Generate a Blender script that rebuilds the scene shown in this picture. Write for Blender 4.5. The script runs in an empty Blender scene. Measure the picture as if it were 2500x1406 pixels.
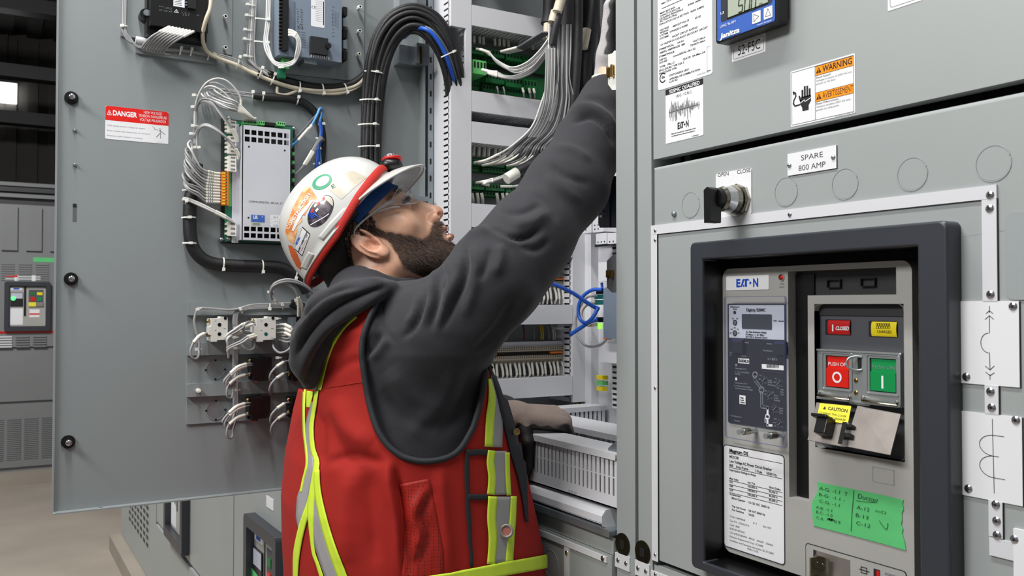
import bpy, bmesh, math, random
import numpy as np
from mathutils import Vector, Matrix
from mathutils.bvhtree import BVHTree
random.seed(7)
sc = bpy.context.scene
COL = sc.collection
# ------------------------------------------------------------------ camera
FPX, CXP, CYP = 2150.0, 1250.0, 703.0
CAM = Vector((0.0, 0.0, 1.65))
PITCH = math.atan(42.0 / FPX)
YAWR = Vector((0.5127, 0.8586, 0.0)).normalized()      # picture-right
FH = Vector((-YAWR.y, YAWR.x, 0.0))                     # horizontal forward
FWD = FH * math.cos(PITCH) + Vector((0, 0, 1)) * math.sin(PITCH)
UPV = YAWR.cross(FWD)
cam_d = bpy.data.cameras.new('camera'); cam = bpy.data.objects.new('camera', cam_d); COL.objects.link(cam)
m = Matrix((YAWR, UPV, -FWD)).transposed().to_4x4(); m.translation = CAM
cam.matrix_world = m
cam_d.sensor_width = 36.0; cam_d.lens = 36.0 * FPX / 2500.0
cam_d.clip_start = 0.02
cam_d.dof.use_dof = True; cam_d.dof.focus_distance = 1.36; cam_d.dof.aperture_fstop = 15.0
sc.camera = cam
sc.view_settings.view_transform = 'Standard'; sc.view_settings.look = 'None'
sc.view_settings.gamma = 1.0; sc.view_settings.use_curve_mapping = False
sc.view_settings.exposure = -0.12
# ------------------------------------------------------------------ light
w = bpy.data.worlds.new('world'); sc.world = w; w.use_nodes = True
w.node_tree.nodes['Background'].inputs[0].default_value = (0.95, 0.98, 1.0, 1)
w.node_tree.nodes['Background'].inputs[1].default_value = 0.22
def area(name, loc, target, sx, sy, power, col=(1, 0.985, 0.96), spread=180):
    l = bpy.data.lights.new(name, 'AREA'); l.shape = 'RECTANGLE'; l.size = sx; l.size_y = sy
    l.energy = power; l.color = col; l.spread = math.radians(spread)
    o = bpy.data.objects.new(name, l); COL.objects.link(o); o.location = loc
    o.rotation_euler = (Vector(target) - Vector(loc)).to_track_quat('-Z', 'Y').to_euler()
    return o
area('ceiling_lamp_light', (-0.85, 0.02, 3.6), (-0.85, 0.06, 1.5), 1.7, 0.14, 56)
area('aisle_lamp_light', (-0.9, -1.25, 2.95), (-1.0, 0.7, 1.7), 1.1, 0.35, 46)
area('far_lamp_light', (-5.5, -1.5, 5.2), (-6.5, 0.6, 0.8), 1.6, 0.8, 380)
# ------------------------------------------------------------------ materials
MATS = {}
def lin(c):
    c = c / 255.0
    return c / 12.92 if c <= 0.04045 else ((c + 0.055) / 1.055) ** 2.4
def mat(name, rgb, rough=0.5, metal=0.0, noise=0.0, nscale=40.0, bump=0.0, bscale=300.0, trans=0.0, alpha=1.0,
        emit=0.0, coat=0.0, sheen=0.0, rgb2=None, stretch=None, wave=None):
    if name in MATS: return MATS[name]
    M = bpy.data.materials.new(name); M.use_nodes = True; nt = M.node_tree; N = nt.nodes; L = nt.links
    b = N['Principled BSDF']; col = tuple(lin(v) for v in rgb) + (1,)
    b.inputs['Base Color'].default_value = col; b.inputs['Roughness'].default_value = rough
    b.inputs['Metallic'].default_value = metal
    if trans: b.inputs['Transmission Weight'].default_value = trans
    if alpha < 1: b.inputs['Alpha'].default_value = alpha
    if coat: b.inputs['Coat Weight'].default_value = coat; b.inputs['Coat Roughness'].default_value = 0.1
    if sheen: b.inputs['Sheen Weight'].default_value = sheen; b.inputs['Sheen Roughness'].default_value = 0.5
    if emit: b.inputs['Emission Color'].default_value = col; b.inputs['Emission Strength'].default_value = emit
    tc = N.new('ShaderNodeTexCoord'); src = tc.outputs['Object']
    if stretch:
        mp = N.new('ShaderNodeMapping'); mp.inputs['Scale'].default_value = stretch
        L.new(src, mp.inputs[0]); src = mp.outputs[0]
    if noise or rgb2:
        nz = N.new('ShaderNodeTexNoise'); nz.inputs['Scale'].default_value = nscale; nz.inputs['Detail'].default_value = 5
        L.new(src, nz.inputs['Vector'])
        rp = N.new('ShaderNodeValToRGB'); L.new(nz.outputs['Fac'], rp.inputs[0])
        if rgb2:
            c0, c1 = col, tuple(lin(v) for v in rgb2) + (1,)
            rp.color_ramp.elements[0].position = 0.42; rp.color_ramp.elements[1].position = 0.62
        else:
            c0 = tuple(max(0, v * (1 - noise)) for v in col[:3]) + (1,); c1 = tuple(min(1, v * (1 + noise)) for v in col[:3]) + (1,)
            rp.color_ramp.elements[0].position = 0.3; rp.color_ramp.elements[1].position = 0.7
        rp.color_ramp.elements[0].color = c0; rp.color_ramp.elements[1].color = c1
        L.new(rp.outputs[0], b.inputs['Base Color'])
    h = None
    if wave:
        wv = N.new('ShaderNodeTexVoronoi'); wv.inputs['Scale'].default_value = wave; L.new(src, wv.inputs['Vector']); h = wv.outputs['Distance']
        bp = N.new('ShaderNodeBump'); bp.inputs['Strength'].default_value = 0.5; bp.inputs['Distance'].default_value = 0.0005
        L.new(h, bp.inputs['Height']); L.new(bp.outputs[0], b.inputs['Normal'])
    elif bump:
        n2 = N.new('ShaderNodeTexNoise'); n2.inputs['Scale'].default_value = bscale; n2.inputs['Detail'].default_value = 3
        L.new(src, n2.inputs['Vector'])
        bp = N.new('ShaderNodeBump'); bp.inputs['Strength'].default_value = bump; bp.inputs['Distance'].default_value = 0.001
        L.new(n2.outputs['Fac'], bp.inputs['Height']); L.new(bp.outputs[0], b.inputs['Normal'])
    MATS[name] = M
    return M
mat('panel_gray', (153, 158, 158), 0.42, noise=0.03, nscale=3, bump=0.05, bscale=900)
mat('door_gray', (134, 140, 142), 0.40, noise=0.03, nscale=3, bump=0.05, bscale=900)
mat('far_gray', (118, 120, 122), 0.5, noise=0.04, nscale=2)
mat('galv', (150, 158, 164), 0.38, 0.7, noise=0.15, nscale=25)
mat('blue_steel', (74, 92, 108), 0.30, 0.6, noise=0.12, nscale=30)
mat('duct_white', (212, 213, 218), 0.45, bump=0.03)
mat('white', (208, 209, 214), 0.45)
mat('label_white', (226, 227, 231), 0.4)
mat('nylon', (232, 232, 226), 0.35, trans=0.0)
mat('black', (9, 9, 11), 0.35)
mat('black_matte', (9, 9, 10), 0.8)
mat('ink', (12, 12, 14), 0.6)
mat('ink_gray', (120, 122, 126), 0.6)
mat('ink_white', (225, 226, 230), 0.5)
mat('ink_dim', (120, 124, 134), 0.5)
mat('bezel', (50, 53, 60), 0.36, noise=0.05, nscale=8)
mat('bezel_dark', (30, 31, 34), 0.45)
mat('face_gray', (162, 161, 158), 0.5, noise=0.03, nscale=8, bump=0.08, bscale=1500)
mat('recess_gray', (76, 78, 84), 0.5, bump=0.06, bscale=1200)
mat('recess_dark', (40, 40, 42), 0.55)
mat('red', (188, 18, 16), 0.35)
mat('red_btn', (205, 28, 16), 0.3)
mat('green_btn', (12, 138, 72), 0.3)
mat('yellow', (236, 214, 20), 0.4)
mat('caution', (232, 222, 60), 0.4)
mat('orange', (250, 148, 8), 0.4)
mat('orange_plastic', (224, 116, 24), 0.4)
mat('danger_red', (216, 22, 14), 0.4)
mat('blue_label', (58, 96, 178), 0.35)
mat('logo_blue', (18, 74, 190), 0.4)
mat('lcd', (166, 176, 160), 0.25, coat=0.6)
mat('lcd_ink', (44, 60, 50), 0.4)
mat('lcd_dark', (40, 44, 52), 0.15, coat=1.0)
mat('zinc', (182, 188, 188), 0.34, 0.75, noise=0.10, nscale=18)
mat('zinc_matte', (150, 143, 138), 0.42, 0.55, noise=0.18, nscale=26)
mat('chrome', (205, 205, 208), 0.16, 1.0)
mat('brass', (166, 140, 92), 0.3, 1.0)
mat('nickel', (176, 172, 158), 0.2, 1.0)
mat('wire_gray', (150, 150, 152), 0.42)
mat('wire_dark', (92, 94, 98), 0.45)
mat('wire_light', (206, 206, 204), 0.42)
mat('sleeve_white', (226, 224, 214), 0.45)
mat('beige', (206, 196, 176), 0.5)
mat('wire_blue', (28, 84, 186), 0.4)
mat('wire_blue2', (92, 158, 224), 0.4)
mat('wire_yellow', (214, 190, 40), 0.4)
mat('wire_maroon', (128, 40, 56), 0.4)
mat('braid', (17, 17, 19), 0.55, rgb2=(46, 46, 50), nscale=700, wave=900)
mat('sleeve_black', (15, 15, 17), 0.5, rgb2=(30, 30, 33), nscale=600, wave=900)
mat('pcb', (22, 116, 82), 0.4, noise=0.15, nscale=60)
mat('green_term', (30, 112, 58), 0.42)
mat('green_light', (104, 196, 112), 0.42)
mat('term_beige', (176, 164, 148), 0.5)
mat('term_slot', (52, 46, 42), 0.7)
mat('metal_cover', (206, 208, 216), 0.34, 0.25, noise=0.03, nscale=4)
mat('device_gray', (122, 134, 150), 0.42, 0.15)
mat('contact_white', (214, 214, 208), 0.45)
mat('teal', (12, 92, 88), 0.4)
mat('tape_green', (86, 186, 112), 0.6, noise=0.06, nscale=30, bump=0.25, bscale=60)
mat('pen', (26, 52, 40), 0.6)
mat('clear', (200, 206, 235), 0.12, alpha=0.025)
mat('clear_edge', (70, 78, 140), 0.15, alpha=0.32)
mat('trip_black', (19, 21, 29), 0.4, coat=0.15)
mat('trip_white', (186, 192, 208), 0.35, coat=0.3)
mat('concrete', (146, 137, 127), 0.55, noise=0.12, nscale=1.6, bump=0.1, bscale=30)
mat('ceiling_dark', (36, 34, 32), 0.8, noise=0.3, nscale=1.0, stretch=(1, 6, 1))
mat('wall_dark', (60, 57, 54), 0.7, noise=0.1, nscale=2)
mat('steel_dark', (52, 53, 56), 0.55)
mat('led_green', (80, 255, 120), 0.4, emit=1.6)
mat('led_lime', (150, 255, 60), 0.4, emit=1.1)
mat('lamp_white', (255, 255, 255), 0.4, emit=9.0)
mat('embossed', (150, 156, 158), 0.42)
# ------------------------------------------------------------------ geometry helpers
def ray(px, py): return FWD + YAWR * ((px - CXP) / FPX) - UPV * ((py - CYP) / FPX)
def at(px, py, d): return CAM + ray(px, py) * d
def project(P):
    v = P - CAM; z = v.dot(FWD)
    return (CXP + FPX * v.dot(YAWR) / z, CYP - FPX * v.dot(UPV) / z, z)
class Plane:
    """a wall-like surface: a runs along it, b is height (z), h stands off it towards the aisle"""
    def __init__(s, axis, val):
        s.axis, s.val = axis, val
        if axis == 'Y': s.u, s.n = Vector((1, 0, 0)), Vector((0, -1, 0)); s.o = Vector((0, val, 0))
        elif axis == 'X': s.u, s.n = Vector((0, 1, 0)), Vector((1, 0, 0)); s.o = Vector((val, 0, 0))
        else: s.u, s.n = Vector((1, 0, 0)), Vector((0, 0, 1)); s.o = Vector((0, 0, val))
        s.v = Vector((0, 0, 1)) if axis != 'Z' else Vector((0, 1, 0))
    def P(s, a, b, h=0.0): return s.o + s.u * a + s.v * b + s.n * h
    def px(s, x, y, h=0.0):
        r = ray(x, y); o = s.o + s.n * h
        t = (o - CAM).dot(s.n) / r.dot(s.n); p = CAM + r * t
        return ((p - s.o).dot(s.u), (p - s.o).dot(s.v))
    def W(s, x, y, h=0.0):
        a, b = s.px(x, y, h); return s.P(a, b, h)
    def rect(s, x0, y0, x1, y1, h=0.0):
        """rectangle a0,a1,b0,b1 from two opposite picture corners (x0,y0 top-left / x1,y1 bottom-right)"""
        a0, b1 = s.px(x0, y0, h); a1, b0 = s.px(x1, y1, h); return a0, a1, b0, b1
    def quad(s, tl, tr, br, bl, h=0.0):
        p = [s.px(q[0], q[1], h) for q in (tl, tr, br, bl)]
        return ((p[0][0] + p[3][0]) / 2, (p[1][0] + p[2][0]) / 2, (p[2][1] + p[3][1]) / 2, (p[0][1] + p[1][1]) / 2)
YP = 0.80; XS = -1.695; YB = 1.167
F = Plane('Y', YP); D = Plane('X', XS); S = D; B = Plane('Y', YB)

FONT_CACHE = {}
def glyphs(txt, bold):
    k = (txt, bold)
    if k not in FONT_CACHE:
        cu = bpy.data.curves.new('t', 'FONT'); cu.body = txt; cu.size = 1.0; cu.resolution_u = 3
        cu.offset = 0.022 if bold == 1 else (0.04 if bold == 2 else (-0.008 if bold < 0 else 0.0)); cu.fill_mode = 'FRONT'
        ob = bpy.data.objects.new('t', cu); me = bpy.data.meshes.new_from_object(ob)
        vs = [(v.co.x, v.co.y) for v in me.vertices]; fs = [tuple(p.vertices) for p in me.polygons]
        bpy.data.objects.remove(ob); bpy.data.curves.remove(cu); bpy.data.meshes.remove(me)
        FONT_CACHE[k] = (vs, fs)
    return FONT_CACHE[k]
CAPH = 0.70
class MB:
    def __init__(s): s.v = []; s.f = []; s.m = []; s.sm = []; s.names = []
    def mi(s, name):
        if name not in s.names: s.names.append(name)
        return s.names.index(name)
    def add(s, vs, fs, mt, smooth=False):
        n = len(s.v); s.v += [tuple(v) for v in vs]; k = s.mi(mt)
        for f in fs: s.f.append(tuple(i + n for i in f)); s.m.append(k); s.sm.append(smooth)
    def prism(s, pl, poly, h0, h1, mt, side=None):
        n = len(poly)
        vs = [pl.P(a, b, h0) for a, b in poly] + [pl.P(a, b, h1) for a, b in poly]
        s.add(vs, [tuple(range(n, 2 * n))], mt)
        s.add(vs, [tuple(range(n - 1, -1, -1))] + [(i, (i + 1) % n, (i + 1) % n + n, i + n) for i in range(n)], side or mt)
    def flat(s, pl, poly, h, mt):
        s.add([pl.P(a, b, h) for a, b in poly], [tuple(range(len(poly)))], mt)
    def box(s, pl, a0, a1, b0, b1, h0, h1, mt):
        s.prism(pl, [(a0, b0), (a1, b0), (a1, b1), (a0, b1)], h0, h1, mt)
    def rrect(s, pl, a0, a1, b0, b1, r, h0, h1, mt, n=5, side=None):
        s.prism(pl, rpoly(a0, a1, b0, b1, r, n), h0, h1, mt, side)
    def frame(s, pl, a0, a1, b0, b1, w, h0, h1, mt, r=0.0, ri=0.0, n=6):
        """picture-frame shape with a true hole"""
        wl = w if isinstance(w, (tuple, list)) else (w, w, w, w)   # left right bottom top
        o = rpoly(a0, a1, b0, b1, max(r, 1e-5), n); i_ = rpoly(a0 + wl[0], a1 - wl[1], b0 + wl[2], b1 - wl[3], max(ri, 1e-5), n)
        k = len(o); vs = [pl.P(*p, h1) for p in o] + [pl.P(*p, h1) for p in i_] + [pl.P(*p, h0) for p in o] + [pl.P(*p, h0) for p in i_]
        fs = []
        for j in range(k):
            q = (j + 1) % k
            fs += [(j, q, q + k, j + k), (j + 2 * k, q + 2 * k, q, j), (j + k, q + k, q + 3 * k, j + 3 * k), (q + 2 * k, j + 2 * k, j + 3 * k, q + 3 * k)]
        s.add(vs, fs, mt)
    def disc(s, pl, a, b, r, h0, h1, mt, n=24, r1=None, smooth=False):
        r1 = r if r1 is None else r1
        vs = []; 
        for (rr, h) in ((r, h0), (r1, h1)):
            vs += [pl.P(a + rr * math.cos(2 * math.pi * i / n), b + rr * math.sin(2 * math.pi * i / n), h) for i in range(n)]
        s.add(vs, [(i, (i + 1) % n, (i + 1) % n + n, i + n) for i in range(n)], mt, smooth)
        s.add(vs, [tuple(range(n, 2 * n)), tuple(range(n - 1, -1, -1))], mt)
    def dome(s, pl, a, b, r, h0, hh, mt, n=16, k=4):
        rings = [(r * math.cos(t), h0 + hh * math.sin(t)) for t in [math.pi / 2 * i / k for i in range(k)]]
        vs = []
        for rr, h in rings: vs += [pl.P(a + rr * math.cos(2 * math.pi * i / n), b + rr * math.sin(2 * math.pi * i / n), h) for i in range(n)]
        vs.append(pl.P(a, b, h0 + hh)); fs = []
        for q in range(k - 1): fs += [(q * n + i, q * n + (i + 1) % n, (q + 1) * n + (i + 1) % n, (q + 1) * n + i) for i in range(n)]
        fs += [((k - 1) * n + i, (k - 1) * n + (i + 1) % n, k * n) for i in range(n)]
        s.add(vs, fs, mt, True)
    def ring(s, pl, a, b, r, w, h0, h1, mt, n=40, a0=0, a1=360):
        full = abs(a1 - a0) >= 360; m_ = n if full else n + 1
        an = [math.radians(a0 + (a1 - a0) * i / n) for i in range(m_)]
        vs = [pl.P(a + (r - w / 2) * math.cos(t), b + (r - w / 2) * math.sin(t), h1) for t in an] + \
             [pl.P(a + (r + w / 2) * math.cos(t), b + (r + w / 2) * math.sin(t), h1) for t in an] + \
             [pl.P(a + (r - w / 2) * math.cos(t), b + (r - w / 2) * math.sin(t), h0) for t in an] + \
             [pl.P(a + (r + w / 2) * math.cos(t), b + (r + w / 2) * math.sin(t), h0) for t in an]
        fs = []
        for i in range(n if full else n):
            j = (i + 1) % m_
            fs += [(i, j, j + m_, i + m_), (i + m_, j + m_, j + 3 * m_, i + 3 * m_), (j, i, i + 2 * m_, j + 2 * m_)]
        s.add(vs, fs, mt)
    def line(s, pl, pts, w, h, mt, closed=False):
        """thin inked line on a surface"""
        P2 = [Vector(p) for p in pts]; n = len(P2)
        if closed: P2.append(P2[0])
        for i in range(len(P2) - 1):
            d = P2[i + 1] - P2[i]
            if d.length < 1e-7: continue
            d.normalize(); q = Vector((-d.y, d.x)) * w / 2; e = d * w * 0.3
            A, Bb = P2[i] - e, P2[i + 1] + e
            s.add([pl.P(*(A - q), h), pl.P(*(Bb - q), h), pl.P(*(Bb + q), h), pl.P(*(A + q), h)], [(0, 1, 2, 3)], mt)
    def text(s, pl, txt, a, b, hgt, mt, h=0.0, width=None, align='l', bold=0, shear=0.0, rot=0.0, flip=False):
        """a,b is the baseline start (l), centre (c) or end (r); hgt is the height of capitals"""
        if not txt.strip(): return
        vs, fs = glyphs(txt, bold); 
        if not fs: return
        x0 = min(v[0] for v in vs); x1 = max(v[0] for v in vs)
        k = hgt / CAPH; kx = k if width is None else width / (x1 - x0)
        W_ = (x1 - x0) * kx; off = {'l': 0, 'c': -W_ / 2, 'r': -W_}[align]
        c, sn = math.cos(rot), math.sin(rot); out = []
        for x, y in vs:
            X, Y = (x - x0) * kx + off + shear * y * k, y * k
            out.append(pl.P(a + X * c - Y * sn, b + X * sn + Y * c, h))
        s.add(out, fs, mt)
    def tube(s, pts, r, mt, n=8, samp=6, closed=False, cap=True, smooth_path=True):
        pts = [Vector(p) for p in pts]; rr = r if isinstance(r, (list, tuple)) else [r] * len(pts)
        if smooth_path and len(pts) > 2:
            np_, nr = [], []
            m_ = len(pts) - 1
            for i in range(m_):
                p0 = pts[i - 1] if i else pts[0] * 2 - pts[1]; p1, p2 = pts[i], pts[i + 1]
                p3 = pts[i + 2] if i + 2 <= m_ else pts[m_] * 2 - pts[m_ - 1]
                for j in range(samp):
                    t = j / samp
                    np_.append(0.5 * ((2 * p1) + (p2 - p0) * t + (2 * p0 - 5 * p1 + 4 * p2 - p3) * t * t + (3 * p1 - p0 - 3 * p2 + p3) * t ** 3))
                    nr.append(rr[i] * (1 - t) + rr[i + 1] * t)
            np_.append(pts[-1]); nr.append(rr[-1]); pts, rr = np_, nr
        vs = []; T0 = None; N_ = None
        for i, p in enumerate(pts):
            a_, b_ = pts[max(i - 1, 0)], pts[min(i + 1, len(pts) - 1)]
            T = (b_ - a_)
            T = T.normalized() if T.length > 1e-9 else T0
            if N_ is None:
                N_ = T.cross(Vector((0.31, 0.17, 0.93)))
                if N_.length < 0.1: N_ = T.cross(Vector((1, 0, 0)))
                N_.normalize()
            else:
                N_ = (N_ - T * N_.dot(T)).normalized()
            Bn = T.cross(N_); T0 = T
            for k in range(n):
                t = 2 * math.pi * k / n
                vs.append(p + (N_ * math.cos(t) + Bn * math.sin(t)) * rr[i])
        L_ = len(pts); fs = []
        for i in range(L_ - 1):
            for k in range(n): fs.append((i * n + k, i * n + (k + 1) % n, (i + 1) * n + (k + 1) % n, (i + 1) * n + k))
        s.add(vs, fs, mt, True)
        if cap: s.add(vs, [tuple(range(n - 1, -1, -1)), tuple(range((L_ - 1) * n, L_ * n))], mt)
    def ball(s, c, r, mt, seg=12, rings=8, sx=1, sy=1, sz=1):
        c = Vector(c); vs = [c + Vector((0, 0, r * sz))]
        for i in range(1, rings):
            t = math.pi * i / rings
            vs += [c + Vector((r * sx * math.sin(t) * math.cos(2 * math.pi * k / seg), r * sy * math.sin(t) * math.sin(2 * math.pi * k / seg), r * sz * math.cos(t))) for k in range(seg)]
        vs.append(c - Vector((0, 0, r * sz))); fs = [(0, 1 + k, 1 + (k + 1) % seg) for k in range(seg)]
        for i in range(rings - 2):
            fs += [(1 + i * seg + k, 1 + (i + 1) * seg + k, 1 + (i + 1) * seg + (k + 1) % seg, 1 + i * seg + (k + 1) % seg) for k in range(seg)]
        e = len(vs) - 1; fs += [(e, 1 + (rings - 2) * seg + (k + 1) % seg, 1 + (rings - 2) * seg + k) for k in range(seg)]
        s.add(vs, fs, mt, True)
    def obox(s, c, ax, hx, ay, hy, az, hz, mt):
        """oriented box: centre, three unit axes with half sizes"""
        c = Vector(c); ax, ay, az = Vector(ax).normalized() * hx, Vector(ay).normalized() * hy, Vector(az).normalized() * hz
        vs = [c + ax * i + ay * j + az * k for k in (-1, 1) for j in (-1, 1) for i in (-1, 1)]
        s.add(vs, [(0, 2, 3, 1), (4, 5, 7, 6), (0, 1, 5, 4), (2, 6, 7, 3), (0, 4, 6, 2), (1, 3, 7, 5)], mt)
    def build(s, name, parent=None, label=None, cat=None, group=None, kind=None, bevel=0.0, seg=2):
        me = bpy.data.meshes.new(name)
        V = np.array(s.v, dtype=float)
        org = Vector((0, 0, 0))
        if parent is None and len(V):
            lo, hi = V.min(0), V.max(0); org = Vector(((lo[0] + hi[0]) / 2, (lo[1] + hi[1]) / 2, lo[2]))
        elif parent is not None: org = ABS[parent.name]
        me.from_pydata([tuple(Vector(v) - org) for v in s.v], [], s.f)
        for nm in s.names: me.materials.append(MATS[nm])
        me.polygons.foreach_set('material_index', s.m); me.polygons.foreach_set('use_smooth', s.sm)
        me.update()
        o = bpy.data.objects.new(name, me); COL.objects.link(o); ABS[o.name] = Vector(org)
        if parent is None: o.location = org
        else: o.parent = parent
        if bevel:
            md = o.modifiers.new('bevel', 'BEVEL'); md.width = bevel; md.segments = seg; md.limit_method = 'ANGLE'; md.angle_limit = math.radians(50)
            md.harden_normals = False
        tag(o, label, cat, group, kind)
        return o
ABS = {}
def tag(o, label=None, cat=None, group=None, kind=None):
    if label: o['label'] = label
    if cat: o['category'] = cat
    if group: o['group'] = group
    if kind: o['kind'] = kind
def rpoly(a0, a1, b0, b1, r, n=5):
    if a0 > a1: a0, a1 = a1, a0
    if b0 > b1: b0, b1 = b1, b0
    out = []
    for cx, cy, st in ((a1 - r, b0 + r, -90), (a1 - r, b1 - r, 0), (a0 + r, b1 - r, 90), (a0 + r, b0 + r, 180)):
        for i in range(n + 1):
            t = math.radians(st + 90 * i / n); out.append((cx + r * math.cos(t), cy + r * math.sin(t)))
    return out
def thing(name, loc, label, cat, group=None):
    o = bpy.data.objects.new(name, None); COL.objects.link(o); o.empty_display_size = 0.05
    o.location = loc; o.matrix_world = Matrix.Translation(Vector(loc)); ABS[o.name] = Vector(loc)
    tag(o, label, cat, group); return o
def bpx(mb, pl, x0, y0, x1, y1, h0, h1, mt, r=0.0):
    a0, a1, b0, b1 = pl.rect(x0, y0, x1, y1, h1)
    if r: mb.rrect(pl, a0, a1, b0, b1, r, h0, h1, mt)
    else: mb.box(pl, a0, a1, b0, b1, h0, h1, mt)
    return a0, a1, b0, b1
def one(fn, name, parent=None, **k):
    mb = MB(); fn(mb); return mb.build(name, parent, **k)
# ================================================================== SETTING
PAD = 0.103
def struct(mb, name): return mb.build(name, kind='structure')
mb = MB(); mb.box(Plane('Z', 0), -18, 6, -8, 9, -0.05, 0.0, 'concrete'); struct(mb, 'floor')
mb = MB(); mb.box(Plane('Z', 0), -18, -2.6, -8, 9, 5.7, 5.8, 'ceiling_dark')
for i in range(46): mb.box(Plane('Z', 0), -17.9, -2.7, -7.8 + i * 0.36, -7.62 + i * 0.36, 5.66, 5.7, 'ceiling_dark')
struct(mb, 'ceiling')
mb = MB(); WL = Plane('X', -15.0); mb.box(WL, -8, 9, 0, 5.8, -0.1, 0, 'wall_dark')
for i in range(60): mb.box(WL, -7.9 + i * 0.28, -7.76 + i * 0.28, 3.2, 5.6, 0, 0.04, 'wall_dark')
struct(mb, 'wall_left')
mb = MB(); mb.box(Plane('Y', 6.0), -15, 6, 0, 5.8, -0.1, 0, 'wall_dark'); struct(mb, 'wall_back')
mb = MB(); mb.box(Plane('Z', 0), -6.52, 1.2, 0.729, 2.6, 0, PAD, 'concrete'); struct(mb, 'trim_1')
mb = MB(); mb.box(Plane('Z', 0), -10.7, -9.27, -3.0, 3.6, 0, PAD, 'concrete'); struct(mb, 'trim_2')
# roof beams and the lit lamp hanging far away
for i, (x, z) in enumerate(((-13.2, 4.62), (-12.2, 5.2), (-14.2, 4.2))):
    mb = MB(); mb.box(Plane('X', x), -7, 8, z, z + 0.16, 0, 0.14, 'steel_dark')
    mb.box(Plane('X', x), -7, 8, z - 0.02, z, -0.05, 0.19, 'steel_dark')
    struct(mb, 'trim_%d' % (3 + i))
mb = MB(); c = at(16, 229, 13.0); q = Plane('X', c.x)
mb.box(q, c.y - 0.26, c.y + 0.13, c.z - 0.14, c.z + 0.15, 0.0, 0.06, 'lamp_white')
lt = MB(); lt.box(q, c.y - 0.27, c.y + 0.14, c.z + 0.15, c.z + 0.19, -0.1, 0.1, 'steel_dark'); lt.tube([c + Vector((0, 0, .19)), Vector((c.x, c.y, 5.68))], 0.012, 'steel_dark')
T = thing('high_bay_lamp', (c.x, c.y, c.z - 0.15), 'bright white warehouse lamp hanging under the dark ceiling at far left', 'ceiling lamp')
mb.build('diffuser', T); lt.build('housing', T)

# ================================================================== FAR SWITCHGEAR ROW (left edge of the picture)
FC = Plane('X', -9.45); FC2 = Plane('X', -9.43)
def fa(x, y=745): return FC.px(x, y)[0]
def fb(y, x=60): return FC.px(x, y)[1]
def louvers(mb, pl, a0, a1, b0, b1, n, mt='far_gray', h=0.012):
    for i in range(n):
        z = b0 + (b1 - b0) * (i + 0.15) / n; dz = (b1 - b0) / n * 0.55
        mb.prism(pl, [(a0, z), (a1, z), (a1, z + dz), (a0, z + dz)], 0, h, mt)
def small_breaker(pl, a0, a1, b0, b1, label, group, k=1.0, tape=None, led=False):
    T = thing('circuit_breaker', pl.P((a0 + a1) / 2, b0, 0.0), label, 'circuit breaker', group)
    W_, H_ = a1 - a0, b1 - b0
    X = lambda u: a0 + u * W_; Z = lambda v: b0 + v * H_
    mb = MB(); mb.frame(pl, a0, a1, b0, b1, W_ * 0.10, 0, 0.035, 'bezel', 0.02, 0.01); mb.build('bezel', T)
    mb = MB(); mb.rrect(pl, X(.11), X(.89), Z(.1), Z(.9), 0.01, 0.0, 0.008, 'face_gray')
    mb.box(pl, X(.42), X(.47), Z(.3), Z(.9), 0.008, 0.0085, 'black'); mb.build('faceplate', T)
    mb = MB(); mb.box(pl, X(.13), X(.40), Z(.5), Z(.78), 0.008, 0.014, 'trip_black'); mb.box(pl, X(.14), X(.39), Z(.66), Z(.77), 0.014, 0.015, 'trip_white')
    if led: mb.disc(pl, X(.19), Z(.66), W_ * 0.05, 0.014, 0.02, 'led_green')
    mb.build('trip_unit', T)
    mb = MB(); mb.rrect(pl, X(.13), X(.40), Z(.13), Z(.46), 0.004, 0.008, 0.0095, 'label_white'); mb.build('nameplate', T)
    mb = MB(); mb.box(pl, X(.13), X(.38), Z(.83), Z(.88), 0.008, 0.0095, 'label_white'); mb.box(pl, X(.19), X(.32), Z(.84), Z(.87), 0.0095, 0.0100, 'logo_blue'); mb.build('logo_plate', T)
    mb = MB(); mb.box(pl, X(.52), X(.84), Z(.5), Z(.84), 0.008, 0.010, 'recess_gray')
    mb.box(pl, X(.55), X(.66), Z(.73), Z(.79), 0.010, 0.013, 'green_term'); mb.build('indicator_window', T)
    mb = MB(); mb.box(pl, X(.70), X(.82), Z(.73), Z(.79), 0.010, 0.013, 'yellow'); mb.build('indicator_window', T)
    mb = MB(); mb.box(pl, X(.56), X(.66), Z(.61), Z(.69), 0.010, 0.014, 'red_btn'); mb.build('push_button', T, label='red push button')
    mb = MB(); mb.box(pl, X(.71), X(.81), Z(.61), Z(.69), 0.010, 0.014, 'green_btn'); mb.build('push_button', T, label='green push button')
    mb = MB(); mb.box(pl, X(.52), X(.68), Z(.5), Z(.585), 0.012, 0.02, 'caution'); mb.build('button_cover', T, label='yellow labelled button cover')
    mb = MB(); mb.box(pl, X(.69), X(.84), Z(.5), Z(.585), 0.012, 0.02, 'zinc_matte'); mb.build('button_cover', T)
    if tape == 'green':
        mb = MB(); mb.prism(pl, [(X(.1), Z(.62)), (X(.1), Z(.47)), (X(.4), Z(.36)), (X(.4), Z(.6))], 0.015, 0.0155, 'tape_green')
        mb.build('masking_tape', label='green masking tape stuck across the ' + ('right-hand low breaker' if k > 1 else 'left-hand low breaker') + ' of the row behind', cat='tape')
    if tape == 'white':
        mb = MB(); mb.box(pl, X(.54), X(.76), Z(.28), Z(.44), 0.008, 0.0095, 'label_white'); mb.box(pl, X(.54), X(.76), Z(.33), Z(.36), 0.0095, 0.0100, 'danger_red'); mb.build('warning_sticker', T)
    return T
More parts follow.
